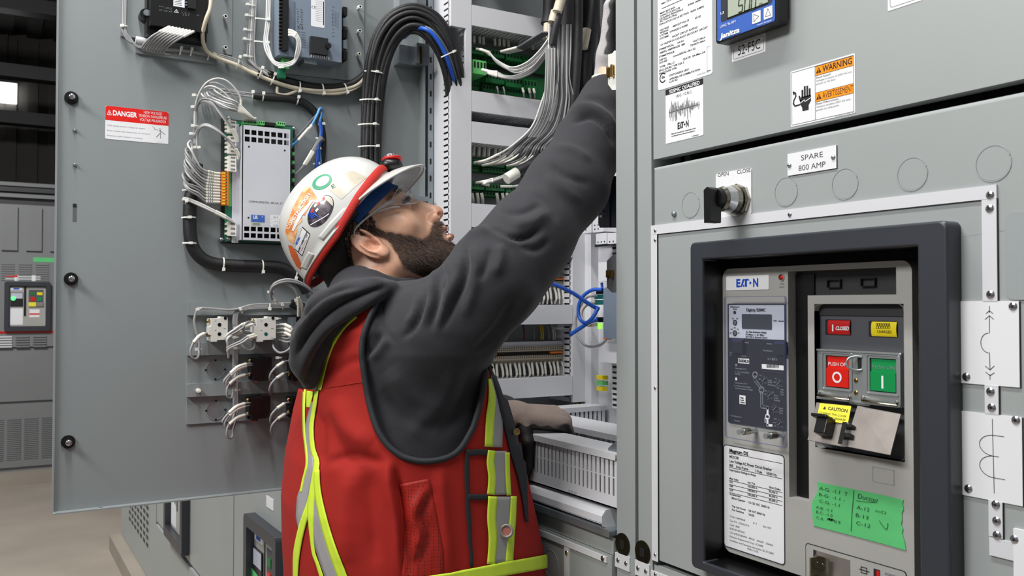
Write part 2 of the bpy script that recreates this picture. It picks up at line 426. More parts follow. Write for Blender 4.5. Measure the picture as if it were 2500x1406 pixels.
T = thing('switchgear_cabinet', (-9.9, 0.3, PAD), 'gray switchgear cabinet with louvered doors in the far row behind the open door', 'electrical cabinet')
ztop = fb(500)
mb = MB(); mb.box(FC, -2.6, 3.2, PAD, ztop, -0.9, 0, 'far_gray'); mb.build('body', T)
aL, aR = fa(-60), fa(128)
mb = MB()
for i in range(9): mb.box(FC, aL + i * 0.2, aL + i * 0.2 + 0.13, fb(612), fb(506), 0, 0.02, 'far_gray')
mb.build('upper_panel', T)
mb = MB(); mb.box(FC, aL, aR + 0.1, fb(846), fb(628), 0, 0.02, 'far_gray')
for i in range(4): louvers(mb, FC, fa(-40 + 42 * i), fa(-8 + 42 * i), fb(686), fb(642), 8, h=0.026)
for i in range(4): louvers(mb, FC, fa(-45 + 42 * i), fa(-12 + 42 * i), fb(848), fb(818), 5, 'white' if i == 1 else 'far_gray', h=0.03)
mb.build('breaker_door', T)
mb = MB(); mb.box(FC, aL, aR + 0.1, fb(978), fb(856), 0, 0.02, 'far_gray'); mb.build('door', T)
mb = MB(); mb.box(FC, aL, aR + 0.1, fb(1138), fb(984), 0, 0.02, 'far_gray')
for i in range(4): louvers(mb, FC, fa(-22 + 42 * i), fa(12 + 42 * i), fb(1120), fb(1018), 22, h=0.026)
mb.build('louvered_door', T)
mb = MB(); mb.box(FC, aL, aR + 0.1, fb(813), fb(808), 0.0, 0.024, 'red'); mb.build('warning_stripe', T, label='thin red stripe')
small_breaker(FC2, fa(10), fa(123), fb(808), fb(688), 'circuit breaker with a glowing green light in the far cabinet row', None, tape='white', led=True)
mb = MB(); mb.box(FC, fa(80), fa(131), fb(639), fb(628), 0.02, 0.022, 'tape_green'); mb.build('masking_tape', label='green tape on the far cabinet just above its louvers', cat='tape')
mb = MB(); mb.box(FC, fa(42), fa(98), fb(686), fb(672), 0.02, 0.023, 'label_white'); mb.build('label_plate', label='white label plate above the breaker of the far cabinet', cat='label')
mb = MB(); mb.box(FC, fa(12), fa(41), fb(686), fb(672), 0.02, 0.023, 'label_white'); mb.box(FC, fa(12), fa(41), fb(677), fb(672), 0.023, 0.0235, 'danger_red'); mb.build('warning_sticker', label='small red and white sticker beside the white plate on the far cabinet', cat='sticker')
for i, (y0, y1) in enumerate(((486, 500), (466, 478), (446, 460), (430, 442))):
    mb = MB(); mb.box(Plane('X', -9.6 - 0.12 * i), -2.6, 3.2, fb(y1) + 0.01, fb(y0), -0.1, 0, 'steel_dark' if i % 2 == 0 else 'far_gray')
    mb.build('cable_tray', label=['lowest', 'second lowest', 'second highest', 'highest'][i] + ' of the four horizontal trays above the far cabinet', cat='cable tray', group='cable trays over the far cabinets')

# ================================================================== ROW CONTINUING BEHIND THE OPEN DOOR
def Fa(x, h=0.0): return F.px(x, 745, h)[0]
def Fb(x, y, h=0.0): return F.px(x, y, h)[1]
TOP = 2.95
def gear(x0, x1, label):
    T = thing('switchgear_cabinet', ((x0 + x1) / 2, 1.5, PAD), label, 'electrical cabinet')
    mb = MB(); mb.box(F, x0 + .003, x1 - .003, PAD, TOP, -1.3, -0.02, 'panel_gray'); mb.build('body', T, bevel=0.004)
    return T
xe, x1_, x2_ = -6.5, Fa(386), Fa(574)
T = gear(xe, x1_, 'last gray cabinet of the near row with a perforated vent')
mb = MB(); mb.box(F, xe + .004, x1_ - .01, PAD + .01, TOP, -0.02, 0, 'panel_gray'); mb.build('door', T, bevel=0.003)
mb = MB(); g0, g1 = Fa(319), Fa(369)
for i in range(16):
    for j in range(7): 
        a = g0 + (g1 - g0) * (j + .15) / 7; z = 0.28 + 0.042 * i
        mb.box(F, a, a + (g1 - g0) / 7 * .62, z, z + 0.022, 0, 0.002, 'steel_dark')
mb.box(F, g0 - .02, g1 + .02, 0.26, 0.97, -0.001, 0.0008, 'panel_gray')
mb.build('vent', T)
T = gear(x1_, x2_, 'gray cabinet of the near row seen under the open door, left of the tall seam')
d0 = Fb(400, 1298)
mb = MB(); mb.box(F, x1_ + .008, x2_ - .008, d0 + .01, TOP, -0.02, 0, 'panel_gray'); mb.build('breaker_door', T, bevel=0.003)
mb = MB(); mb.box(F, x1_ + .008, x2_ - .008, PAD + .01, d0 - .008, -0.02, 0.004, 'panel_gray')
for i in range(6): mb.box(F, Fa(425), Fa(460), 0.55 + .05 * i, 0.57 + .05 * i, 0.004, 0.006, 'steel_dark')
mb.build('lower_door', T, bevel=0.003)
small_breaker(F, Fa(421), Fa(467), Fb(444, 1335), Fb(444, 1335) + 0.5, 'breaker in a black frame below the open door, the left one of two', 'breakers of the near row below the open door', tape='green')
T = gear(x2_, XS - 0.03, 'gray cabinet of the near row directly left of the worker, below the open door')
mb = MB(); mb.box(F, x2_ + .008, XS - .04, PAD + .01, TOP, -0.02, 0, 'panel_gray'); mb.build('door', T, bevel=0.003)
bz0 = Fb(622, 1250)
small_breaker(F, Fa(622), Fa(703) , bz0 - 0.48, bz0, 'breaker in a black frame below the open door, nearest to the vest', 'breakers of the near row below the open door', k=2, tape='green')
mb = MB(); a0 = Fa(654); a1 = Fa(671); mb.box(F, a0, a1, Fb(662, 1243), Fb(662, 1216), 0, 0.002, 'label_white'); mb.build('label_plate', label='small white plate under the open door above the black breaker frame', cat='label')
mb = MB(); mb.box(F, Fa(713), Fa(722), PAD + .1, Fb(713, 1290), 0, 0.003, 'white'); mb.build('mimic_strip', label='white strip beside the low breaker at the vest hem', cat='strip')

# ================================================================== CABINET WITH THE OPEN COMPARTMENT
XR = Fa(1505); XP = Fa(1553.5); XQ = Fa(1596)
ZL = Fb(1495, 1262)            # shelf level of the compartment
CB = thing('switchgear_cabinet', ((XS + XR) / 2, 1.5, PAD), 'gray cabinet whose wiring compartment stands open in front of the worker', 'electrical cabinet')
mb = MB(); mb.box(D, YP + .002, YB + .7, PAD, TOP, -0.028, 0, 'panel_gray'); mb.build('side_panel', CB)
mb = MB(); mb.box(B, XS, XR + .02, ZL - .02, TOP, -0.02, 0, 'duct_white'); mb.build('back_panel', CB)
mb = MB(); mb.box(Plane('X', XR + .018), YP + .003, YB, ZL - .02, TOP, -0.016, 0, 'panel_gray'); mb.build('side_panel', CB)
mb = MB(); mb.box(Plane('Z', ZL), XS, XR, YP + .03, YB, -0.015, 0, 'duct_white'); mb.build('shelf', CB)
mb = MB(); mb.box(F, XS, XR, PAD, ZL - .02, -1.2, -0.02, 'panel_gray'); mb.box(F, XS, XR, 2.55, TOP, -.44, -0.0, 'panel_gray'); mb.build('body', CB)
# shelf edge, rails, lower door below the compartment
zq = lambda y: Fb(1492, y)
mb = MB()
prof = [(-0.03, zq(1246)), (0.004, zq(1250)), (0.010, zq(1262)), (0.010, zq(1282)), (0.002, zq(1287)), (-0.03, zq(1287))]
def extr(mb, prof, x0, x1, mt):
    n = len(prof); vs = [F.P(x0, b, h) for h, b in prof] + [F.P(x1, b, h) for h, b in prof]
    mb.add(vs, [(i, (i + 1) % n, (i + 1) % n + n, i + n) for i in range(n)] + [tuple(range(n)), tuple(range(2 * n - 1, n - 1, -1))], mt)
extr(mb, prof, XS + .01, Fa(1484), 'duct_white'); mb.build('shelf_lip', CB, bevel=0.002)
mb = MB(); mb.box(F, XS + .01, XR - .003, zq(1306), zq(1289), -0.03, 0.012, 'galv'); mb.build('support_rail', CB, bevel=0.002)
mb = MB(); mb.box(F, XS + .01, XR - .003, zq(1350), zq(1307), -0.03, 0.004, 'panel_gray'); mb.build('support_rail', CB, bevel=0.006, seg=3)
mb = MB(); mb.box(F, XS + .01, Fa(1500), PAD + .02, zq(1352), -0.02, 0.006, 'panel_gray')
mb.ring(F, Fa(1352), Fb(1352, 1374), 0.022, 0.0012, 0.006, 0.0068, 'embossed'); LD = mb.build('lower_door', CB, bevel=0.004, seg=3)
def screw(mb, pl, a, b, r, h, mt='chrome', hh=0.0016):
    mb.dome(pl, a, b, r, h, hh, mt); mb.disc(pl, a, b, r * .35, h + hh * .9, h + hh * 1.02, 'ink', 8)
mb = MB(); zt, zb = Fb(1400, 1321), Fb(1400, 1335)
mb.box(F, XS + .02, Fa(1490), zb, zt, 0.006, 0.0085, 'white'); xm = Fa(1393)
mb.box(F, xm - .007, xm + .006, PAD + .05, zb - .001, 0.006, 0.0085, 'white')
mb.box(F, Fa(1480) - 0.012, Fa(1480) - .0121, zb, zt, 0.006, 0.0085, 'ink')
screw(mb, F, Fa(1481), (zt + zb) / 2, 0.0045, 0.0085); screw(mb, F, Fa(1393), zb - .01, 0.004, 0.0085)
mb.build('mimic_strip', label='white strip across the lower door right of the vest hem', cat='strip')
# posts
PR = thing('switchgear_cabinet', ((XP + 1.0) / 2, 1.5, PAD), 'gray cabinet filling the right of the picture with the breaker door and meter', 'electrical cabinet')
mb = MB(); mb.box(F, XR, XP - .0035, PAD, TOP, -0.06, 0, 'panel_gray'); PA = mb.build('corner_post', CB, bevel=0.008, seg=4)
mb = MB(); mb.box(F, XP + .0035, XQ - .004, PAD, TOP, -0.06, 0, 'panel_gray'); PBo = mb.build('corner_post', PR, bevel=0.008, seg=4)
mb = MB(); mb.box(F, XP, 1.1, PAD, TOP, -1.3, -0.062, 'recess_dark'); mb.build('body', PR)
def plug(x, y, par):
    mb = MB(); a, b = F.px(x, y); mb.disc(F, a, b, 0.0165, 0, 0.0015, 'black', 28); mb.box(F, a - .005, a + .005, b - .006, b + .006, 0.0015, 0.0021, 'black_matte')
    mb.build('hole_plug', par)
plug(1521, 1329, PA); plug(1570, 1348, PBo)
def strip2(x0, x1, y0, y1, label):
    mb = MB(); a0, a1 = Fa(x0), Fa(x1); zc = Fb((x0 + x1) / 2, (y0 + y1) / 2)
    mb.box(F, a0, a1, zc - .0105, zc + .0105, 0, 0.0022, 'white')
    screw(mb, F, a0 + (a1 - a0) * .22, zc, .0036, .0022); screw(mb, F, a0 + (a1 - a0) * .76, zc, .0036, .0022)
    mb.build('mimic_strip', label=label, cat='strip')
strip2(1502.5, 1538, 1364, 1377, 'short white strip with two screws below the left round plug')
strip2(1551, 1586, 1384, 1395, 'short white strip with two screws below the right round plug')
# latch plates on the back of the post
LP = Plane('Y', YP + 0.012)
for k, (pts, bx, lb) in enumerate((
    ([(1509, 124), (1502, 124), (1498, 130), (1487, 134), (1487, 206), (1497, 220), (1509, 220)], (1489, 164, 1504, 186), 'white latch plate with a brass catch in front of the glove'),
    ([(1509, 622), (1500, 622), (1484, 637), (1484, 702), (1496, 714), (1509, 714)], (1488, 660, 1503, 677), 'dark gray latch plate with a brass catch halfway up the post'),
    ([(1509, 1082), (1502, 1080), (1487, 1094), (1487, 1148), (1498, 1168), (1509, 1172)], (1489, 1116, 1504, 1134), 'gray latch plate with a brass catch at the end of the lower wireway'))):
    T = thing('latch_plate', LP.W(1500, pts[4][1]), lb, 'latch', 'latch plates behind the post')
    mb = MB(); mb.prism(LP, [LP.px(*p) for p in pts][::-1], 0, 0.002, ('contact_white', 'wire_dark', 'galv')[k]); mb.build('plate', T)
    mb = MB(); a0, a1, b0, b1 = LP.rect(*bx); mb.box(LP, a0, a0 + .002, b0, b1, 0.002, 0.007, 'brass'); mb.box(LP, a1 - .004, a1 - .001, b0 - .001, b1, 0.002, 0.008, 'brass'); mb.box(LP, a0, a1, b0 + .002, b1 - .002, 0.002, 0.004, 'brass'); mb.build('catch', T, label='brass catch')
# blue steel bracket
LB = Plane('Y', YP + 0.05)
T = thing('hinge_bracket', LB.W(1490, 560), 'blue steel bracket fixed behind the post above the relays', 'bracket')
mb = MB(); mb.prism(LB, [LB.px(*p) for p in ((1468, 556), (1464, 545), (1466, 438), (1473, 430), (1512, 430), (1512, 556))], 0, 0.003, 'blue_steel')
a0, b0 = LB.px(1493, 556); mb.box(LB, a0 - .001, a0 + .001, b0, LB.px(1493, 430)[1], 0.003, 0.0045, 'blue_steel'); mb.build('plate', T, bevel=0.001)
mb = MB()
for y in (454, 470, 516, 529): a, b = LB.px(1477, y); mb.box(LB, a - .004, a + .003, b - .0015, b + .002, 0.003, 0.008, 'chrome')
mb.build('rivet', T)
mb = MB(); mb.prism(LB, [LB.px(*p) for p in ((1443, 505), (1452, 490), (1460, 478), (1466, 484), (1468, 512), (1456, 518), (1453, 508), (1459, 498), (1452, 500))], -0.003, 0.001, 'blue_steel'); mb.build('hook', T)

# ================================================================== OPEN DOOR
DL, DB = D.px(133, 745)[0], D.px(133, 1252)[1]
DR = D.px(1034, 745)[0]
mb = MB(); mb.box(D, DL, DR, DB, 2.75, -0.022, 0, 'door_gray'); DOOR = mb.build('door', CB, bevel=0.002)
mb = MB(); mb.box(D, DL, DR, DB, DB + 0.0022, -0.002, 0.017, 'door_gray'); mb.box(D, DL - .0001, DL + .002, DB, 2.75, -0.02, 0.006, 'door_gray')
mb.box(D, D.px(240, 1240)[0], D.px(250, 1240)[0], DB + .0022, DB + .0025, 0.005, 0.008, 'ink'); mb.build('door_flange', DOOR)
mb = MB(); mb.box(D, DR - .012, DR - .006, DB, 2.75, 0, 0.02, 'door_gray'); mb.box(D, DR + .004, DR + .016, DB, 2.7, -.01, 0.012, 'galv'); 
for i in range(40): mb.box(D, DR + .008, DR + .012, DB + .04 + i * .036, DB + .052 + i * .036, 0.012, 0.0124, 'ink')
mb.build('hinge', DOOR)
mb = MB(); a, b = D.px(990, 128, 0.0); 
bpx(mb, D, 975, 108, 1018, 160, 0, 0.03, 'galv'); bpx(mb, D, 1018, 104, 1048, 158, 0.0, 0.04, 'galv'); bpx(mb, D, 1024, 112, 1030, 156, 0.04, 0.041, 'brass'); mb.build('hinge_block', DOOR, bevel=0.001)
mb = MB(); bpx(mb, D, 1016, 478, 1048, 492, 0, 0.03, 'galv'); mb.build('hinge_block', DOOR)
mb = MB(); bpx(mb, D, 975, -60, 1020, 30, 0, 0.03, 'door_gray'); bpx(mb, D, 1018, -60, 1040, 16, 0.0, 0.045, 'galv'); mb.build('hinge_block', DOOR)
for x, y in ((174, 240), (173, 681), (166, 1078)):
    mb = MB(); a, b = D.px(x, y); mb.disc(D, a, b, 0.0112, 0, 0.004, 'black', 24); mb.disc(D, a, b, .0086, .004, .006, 'black', 24)
    K = mb.build('door_knob', DOOR)
    mb = MB(); mb.disc(D, a, b, 0.0052, 0.006, 0.017, 'chrome', 16, smooth=True); mb.dome(D, a, b, .0052, .017, .002, 'chrome'); mb.build('stud', K, label='chrome stud')
for x, y in ((182, 318), (182, 402)):
    mb = MB(); a, b = D.px(x, y); mb.disc(D, a, b, 0.0034, 0, 0.003, 'galv', 16); mb.dome(D, a, b, 0.0024, 0.003, 0.004, 'chrome'); mb.build('stud', DOOR)
mb = MB(); a, b0 = D.px(182, 541); b1 = D.px(182, 497)[1]; mb.rrect(D, a - .003, a + .003, b0, b1, .001, 0, .0004, 'wire_dark'); mb.rrect(D, a - .003, a + .003, b0 + .025, b1, .001, 0.0004, .0008, 'ink'); mb.build('slot', DOOR)
# ================================================================== RIGHT-HAND CABINET FRONT
def cr(x0, y0, s): return lambda x, y: (x0 + x / s, y0 + y / s)
c1 = cr(1580, 0, 3.906); c3 = cr(1580, 340, 3.906); c4 = cr(1740, 640, 3.27); c5 = cr(1740, 1040, 3.842); c6 = cr(1940, 640, 2.87); c7 = cr(1940, 1100, 4.593)
def ptext(mb, pl, txt, p, x1, cap, mt, h, bold=0, shear=0.0):
    a, b = pl.px(p[0], p[1], h); a1 = pl.px(x1, p[1], h)[0]; hz = pl.px(p[0], p[1] - cap, h)[1] - b
    mb.text(pl, txt, a, b, hz, mt, h, width=a1 - a, bold=bold, shear=shear)
def rivet(mb, pl, x, y, r, h):
    a, b = pl.px(x, y, h); screw(mb, pl, a, b, r, h)
def eaton(mb, pl, a0, a1, b0, b1, h, mt):
    W_, H_ = a1 - a0, b1 - b0
    mb.text(pl, 'E', a0, b0, H_, mt, h, width=W_ * .19, bold=2)
    X = lambda u: a0 + u * W_; Z = lambda v: b0 + v * H_
    mb.flat(pl, [(X(.20), Z(0)), (X(.27), Z(0)), (X(.36), Z(.75)), (X(.36), Z(1)), (X(.30), Z(1))], h, mt)
    mb.flat(pl, [(X(.31), Z(0)), (X(.37), Z(0)), (X(.37), Z(.3)), (X(.33), Z(.3))], h, mt)
    mb.flat(pl, [(X(.37), Z(.78)), (X(.60), Z(.78)), (X(.56), Z(1)), (X(.37), Z(1))], h, mt)
    mb.flat(pl, [(X(.40), Z(0)), (X(.49), Z(0)), (X(.49), Z(.78)), (X(.40), Z(.78))], h, mt)
    mb.disc(pl, X(.645), Z(.47), H_ * .17, h - .00005, h, mt, 16)
    mb.text(pl, 'N', X(.77), b0, H_, mt, h, width=W_ * .23, bold=2)
    mb.ring(pl, X(.645), Z(.5), H_ * .40, H_ * .2, h - .00005, h, mt, 20, 60, 300) if False else None
zd = (1.8449 + 1.8416) / 2 - 0.0005; zu = 1.8537
T = PR
mb = MB(); mb.box(F, XQ + .0005, 1.05, zu, TOP, -0.022, 0, 'panel_gray'); UD = mb.build('upper_door', T, bevel=0.006, seg=4)
mb = MB(); _i0 = F.px(1714, 634, .022)[0]; _i1 = F.px(2238, 604, .022)[0]; _ib = F.px(1716, 1372, .022)[1]; _it = F.px(1714, 634, .022)[1]
mb.frame(F, XQ - .0005, 1.05, 1.2975, zd, (_i0 - XQ - .0055, 1.05 - _i1 - .005, _ib - 1.3025, zd - _it - .005), -0.022, 0, 'panel_gray'); LDR = mb.build('breaker_door', T, bevel=0.005, seg=4)
mb = MB(); mb.box(F, XQ - .0005, 1.05, PAD + .1, 1.2905, -0.022, 0, 'panel_gray'); mb.build('lower_door', T, bevel=0.007, seg=4)
for x, y in ((1686, 500), (1919, 468), (2062.5, 449), (2227, 425), (2425, 399)):
    mb = MB(); a, b = F.px(x, y); mb.ring(F, a, b, .0168, .0011, 0, .0006, 'embossed', 48, 20, 372); mb.disc(F, a, b, .0160, 0, .0003, 'panel_gray', 40); mb.build('knockout', LDR)
mb = MB(); a, b = F.px(1647, 522); mb.disc(F, a, b, .0042, 0, .002, 'galv', 16); mb.dome(F, a, b, .0038, .002, .002, 'galv'); mb.build('pin', LDR)
mb = MB(); a0, b1 = F.px(2455, 520); a1 = a0 + .1; b0 = F.px(2462, 732)[1]; mb.rrect(F, a0, a1, b0, b1, .008, 0, .0016, 'embossed'); mb.build('embossed_cover', LDR)
# ---- white rating plate
T = None
mb = MB(); a0, b0 = F.px(1607, 222); a1 = F.px(1740, 186)[0]; mb.rrect(F, a0, a1, b0, b0 + .16, .004, 0, .0004, 'label_white'); H0 = .0006
def L1(t, x, y, xe, cap=19, bold=0, c=c1, h=H0, mt='ink', pl=F, sh=0.0): ptext(mb, pl, t, c(x, y), c(xe, 0)[0], cap / 3.9, mt, h, bold, sh)
for t, x, y, xe in (('MILTON', 137, 45, 245), ('5000 AMPS', 388, 58, 532), ('MAIN BUS BAR', 122, 138, 265), ('CAPACITY/CAPACITE', 122, 164, 312), ('DE BARRE PRINCIPALE', 120, 190, 342),
    ('4000 AMPS', 410, 122, 540), ('SECTION RATING', 120, 214, 282), ('EVALUATION DE LA SECTION', 118, 244, 396), ('60 HZ', 456, 182, 512), ('VOLTAGE', 120, 300, 205), ('480Y/277 VOLTS', 242, 262, 400),
    ('TENSION', 120, 325, 200), ('SYSTEM  3 PHASE 4 WIRE', 120, 352, 386), ('SYSTEME', 118, 382, 205), ('SHORT CIRCUIT RATING', 238, 360, 478), ('LA VALEUR DU COURANT DE COURT CIRCUIT', 128, 438, 578),
    ('SYMMETRICAL', 115, 484, 255), ('100 KA', 288, 418, 350), ('VOLTS MAX', 435, 406, 555), ('AMPS/L AMPERAGE  480', 117, 516, 360), ('TENSION MAX', 410, 445, 553), ('SYMMETRIQUE', 115, 552, 258),
    ('JOB NO', 115, 584, 185), ('cmmu002761-001-22', 246, 546, 460), ('NO REF', 117, 610, 192), ('DATE  24-Mar-24', 345, 574, 552), ('TYPE   PRL-C', 117, 652, 262), ('ENCLOSURE TYPE CSA 2', 115, 684, 352),
    ('ENCLOSURE TYPE', 115, 712, 280), ('SWITCHGEAR UNIT', 212, 730, 398), ('APPAREIL DE COMMUTATION', 212, 765, 505), ('LLA7165', 212, 790, 288)):
    L1(t, x, y, xe, 17, bold=1)
mb.line(F, [F.px(*c1(140, 82), H0), (F.px(*c1(560, 82), H0)[0], F.px(*c1(140, 82), H0)[1])], .0008, H0, 'ink')
a, b = F.px(*c1(153, 742)); mb.ring(F, a, b, .0062, .0016, .0004, H0, 'ink', 30, 40, 320); L1('SA', 138, 752, 170, 22, 2)
L1('228P015H01 Rev 13', 475, 722, 607, 11, mt='ink_gray')
q0, q1, q2, q3 = F.rect(*c1(574, 450), *c1(607, 668)); 
mb.line(F, [(q0, q2), (q0, q3), (q1, q3)], .0004, H0, 'ink_gray'); mb.line(F, [(q0, q2), (q1, q2)], .0008, H0, 'ink')
mb.build('rating_plate', label='tall white rating plate with many small printed lines at the upper door edge', cat='plate')
# ---- seismic sticker
mb = MB(); a0, a1, b0, b1 = F.quad(c1(183, 850), c1(540, 752), c1(534, 1293), c1(174, 1370))
mb.rrect(F, a0, a1, b0, b1, .001, 0, .0004, 'label_white'); hb = F.px(*c1(182, 912))[1]; mb.flat(F, [(a0, hb), (a1, hb), (a1, b1), (a0, b1)], .0005, 'ink')
L1('SEISMIC QUALIFIED', 210, 893, 500, 34, 1, mt='ink_white'); L1('I.B.C. / C.B.C.', 274, 930, 428, 24)
am, bm_ = F.px(*c1(213, 1076)); ae = F.px(*c1(503, 1000))[0]; mb.line(F, [(am, bm_), (ae, bm_)], .0004, H0, 'ink')
rng = random.Random(3)
for i in range(66):
    t = i / 66; x = am + (ae - am) * t; en = .016 * (0.45 + .55 * abs(math.sin(t * 6.3 + .6))) * (1.0 if t < .7 else .6)
    u, d_ = rng.random() * en, rng.random() * en
    mb.line(F, [(x, bm_ - d_), (x + .0003, bm_ + u)], .00042, H0, 'ink')
e0, e1 = F.px(*c1(293, 1232)), F.px(*c1(398, 1205)); eaton(mb, F, e0[0], e1[0], e0[1], e0[1] + .0085, H0, 'ink')
L1('Must Be Installed Per Applicable Code', 232, 1284, 462, 12, 1); L1('and Manufacturer Recommendations', 232, 1306, 455, 12, 1); L1('IN79A0942', 428, 1304, 490, 9, 1)
mb.build('seismic_sticker', label='small sticker with a black header and a jagged seismic trace', cat='sticker')
# ---- panel meter
T = thing('panel_meter', F.W(1830, 60), 'blue and black power meter with a gray display on the upper door', 'meter')
hm = .021; a0, b0 = F.px(1748.5, 109, hm); a1 = F.px(1901, 66, hm)[0]
mb = MB(); mb.rrect(F, a0, a1, b0, b0 + .145, .005, 0.004, hm, 'black', 5); mb.rrect(F, a0 + .006, a1 - .002, b0 + .008, b0 + .14, .003, 0, .006, 'black', 4); mb.build('housing', T, bevel=0.0015)
mb = MB(); f0, g0 = F.px(1752, 102, hm); f1 = F.px(1893, 60, hm)[0]; mb.rrect(F, f0, f1, g0, g0 + .13, .003, hm, hm + .0006, 'blue_label')
h1 = hm + .0008
w0, v0 = F.px(*c1(703, 215), h1); w1 = F.px(*c1(1192, 60), h1)[0]; mb.rrect(F, w0, w1, v0, v0 + .12, .003, hm, h1, 'bezel'); h2 = h1 + .0004
L1('L3', 700, 140, 731, 22, 1, h=h2, mt='ink_white'); L1('UMG 96 RM', 695, 270, 843, 26, h=h2, mt='ink_white'); L1('Janitza', 692, 372, 880, 46, 2, h=h2, mt='ink_white', sh=.2)
L1('Power Analyser', 1050, 246, 1190, 16, h=h2, mt='ink_white'); mb.build('front_plate', T, label='blue front plate')
mb = MB(); w0, v0 = F.px(*c1(765, 175), h2); w1 = F.px(*c1(1150, 20), h2)[0]; mb.box(F, w0, w1, v0, v0 + .05, h1, h2, 'lcd'); h3 = h2 + .0003
mb.line(F, [(w0, v0 + .05), (w0, v0), (w1, v0)], .0012, h3, 'black')
def seg7(x0, x1, ybase, segs, top):
    A0, B0 = F.px(*c1(x0, ybase), h3); A1 = F.px(*c1(x1, ybase), h3)[0]; Hh = top; s_ = .22 * (A1 - A0)
    X = lambda u, v: (A0 + (A1 - A0) * u + s_ * v, B0 + Hh * v)
    S7 = {'a': ((0, 1), (1, 1)), 'b': ((1, 1), (1, .5)), 'c': ((1, .5), (1, 0)), 'd': ((0, 0), (1, 0)), 'e': ((0, 0), (0, .5)), 'f': ((0, .5), (0, 1)), 'g': ((0, .5), (1, .5))}
    for k in segs:
        (u0, v0_), (u1, v1_) = S7[k]; p, q = Vector(X(u0, v0_)), Vector(X(u1, v1_)); d_ = (q - p) * .1
        mb.line(F, [tuple(p + d_), tuple(q - d_)], .0016, h3, 'lcd_ink')
zb_ = F.px(*c1(866, 122), h3)[1]
for x0, x1, sg in ((866, 905, 'afgcd'), (925, 972, 'abcdef'), (990, 1030, 'abcdef')):
    yy = 122 - (x0 - 866) * .235; seg7(x0, x1, yy, sg, .0155)
L1('Hz', 1068, 50, 1100, 20, h=h3, mt='lcd_ink'); mb.build('display', T)
for k, (x0, y0, x1, y1) in enumerate(((1002, 232, 1082, 105), (1112, 190, 1194, 64))):
    mb = MB(); A0, B0 = F.px(*c1(x0, y0), h2); A1 = F.px(*c1(x1, y0 - 15), h2)[0]; hh = .0135
    mb.rrect(F, A0, A1, B0, B0 + hh, .0008, h1, h2, 'label_white'); cx, cy = (A0 + A1) / 2, B0 + hh / 2; r = (A1 - A0) * .3
    tri = [(cx - r, cy - r * 1.1), (cx + r, cy), (cx - r, cy + r * 1.1)] if k == 0 else [(cx - r, cy - r), (cx + r, cy - r), (cx, cy + r * 1.2)]
    mb.line(F, tri, .0005, h3, 'ink', True); mb.text(F, str(k + 1), A1 - .0022, B0 + hh - .003, .0016, 'ink', h3); mb.build('button', T)
# ---- white tags
def tagplate(quad, txt, cap, lbl, x0, x1, yb, c=c1, more=None, name='name_label', bold=0):
    global mb
    mb = MB(); q = F.quad(*quad); mb.box(F, q[0], q[1], q[2], q[3], 0, .0004, 'label_white')
    k = .0028; mb.line(F, rpoly(q[0] + k, q[1] - k, q[2] + k, q[3] - k, .0025, 3), .0004, H0, 'ink', True)
    if txt: L1(txt, x0, yb, x1, cap, bold, c=c)
    mb.build(name, label=lbl, cat='label')
tagplate((c1(810, 415), c1(1130, 320), c1(1132, 490), c1(810, 597)), '52-F5C', 92, 'white label reading 52-F5C under the panel meter', 866, 1078, 530)
tagplate(((2168, -32), (2250, -60), (2250, 3), (2168, 26)), '5', 50, 'white label cut off by the top of the frame at right', 2378, 2440, -4)
# ---- warning label
mb = MB(); q = F.quad((1932, 173), (2089, 131), (2087, 277), (1930, 310)); mb.rrect(F, q[0], q[1], q[2], q[3], .0015, 0, .0004, 'label_white')
W_, H_ = q[1] - q[0], q[3] - q[2]; X = lambda u: q[0] + u * W_; Z = lambda v: q[2] + v * H_
mb.line(F, [(X(.02), Z(.03)), (X(.98), Z(.03)), (X(.98), Z(.97)), (X(.02), Z(.97))], .0004, H0, 'ink', True); mb.line(F, [(X(.40), Z(.03)), (X(.40), Z(.97))], .0004, H0, 'ink')
for z0, z1, t, wd in ((.80, .96, 'WARNING', .445), (.34, .50, 'AVERTISSEMENT', .46)):
    mb.flat(F, [(X(.405), Z(z0)), (X(.978), Z(z0)), (X(.978), Z(z1)), (X(.405), Z(z1))], .0005, 'orange')
    mb.line(F, [(X(.405), Z(z0)), (X(.978), Z(z0))], .0004, H0, 'ink'); mb.line(F, [(X(.405), Z(z1)), (X(.978), Z(z1))], .0004, H0, 'ink')
    mb.flat(F, [(X(.415), Z(z0 + .035)), (X(.50), Z(z0 + .035)), (X(.458), Z(z0 + .135))], H0, 'ink'); mb.text(F, '!', X(.458), Z(z0 + .045), .0038, 'orange', H0 + .0001, align='c', bold=1)
    mb.text(F, t, X(.515), Z(z0 + .035), .0068, 'ink', H0, width=W_ * wd, bold=(1 if t[0] == 'W' else 0))
for v, t, wd, m_ in ((.745, 'Shock hazard.', .23, 'ink'), (.69, 'Voltages in excess of 250V AC are', .54, 'ink_gray'), (.635, 'present on the door.', .31, 'ink_gray'), (.29, "Risque d'\u00e9lectrocution.", .35, 'ink'), (.235, 'Tensions excedant 250V CA sont', .52, 'ink_gray'), (.18, 'present sur cette porte.', .35, 'ink_gray')):
    mb.text(F, t, X(.415), Z(v), .0021, m_, H0, width=W_ * wd)
mb.text(F, '78-24720-01 REV 00', X(.70), Z(.008), .0011, 'ink_gray', H0, width=W_ * .28)
cx, cz = X(.245), Z(.42); s_ = W_ * .09
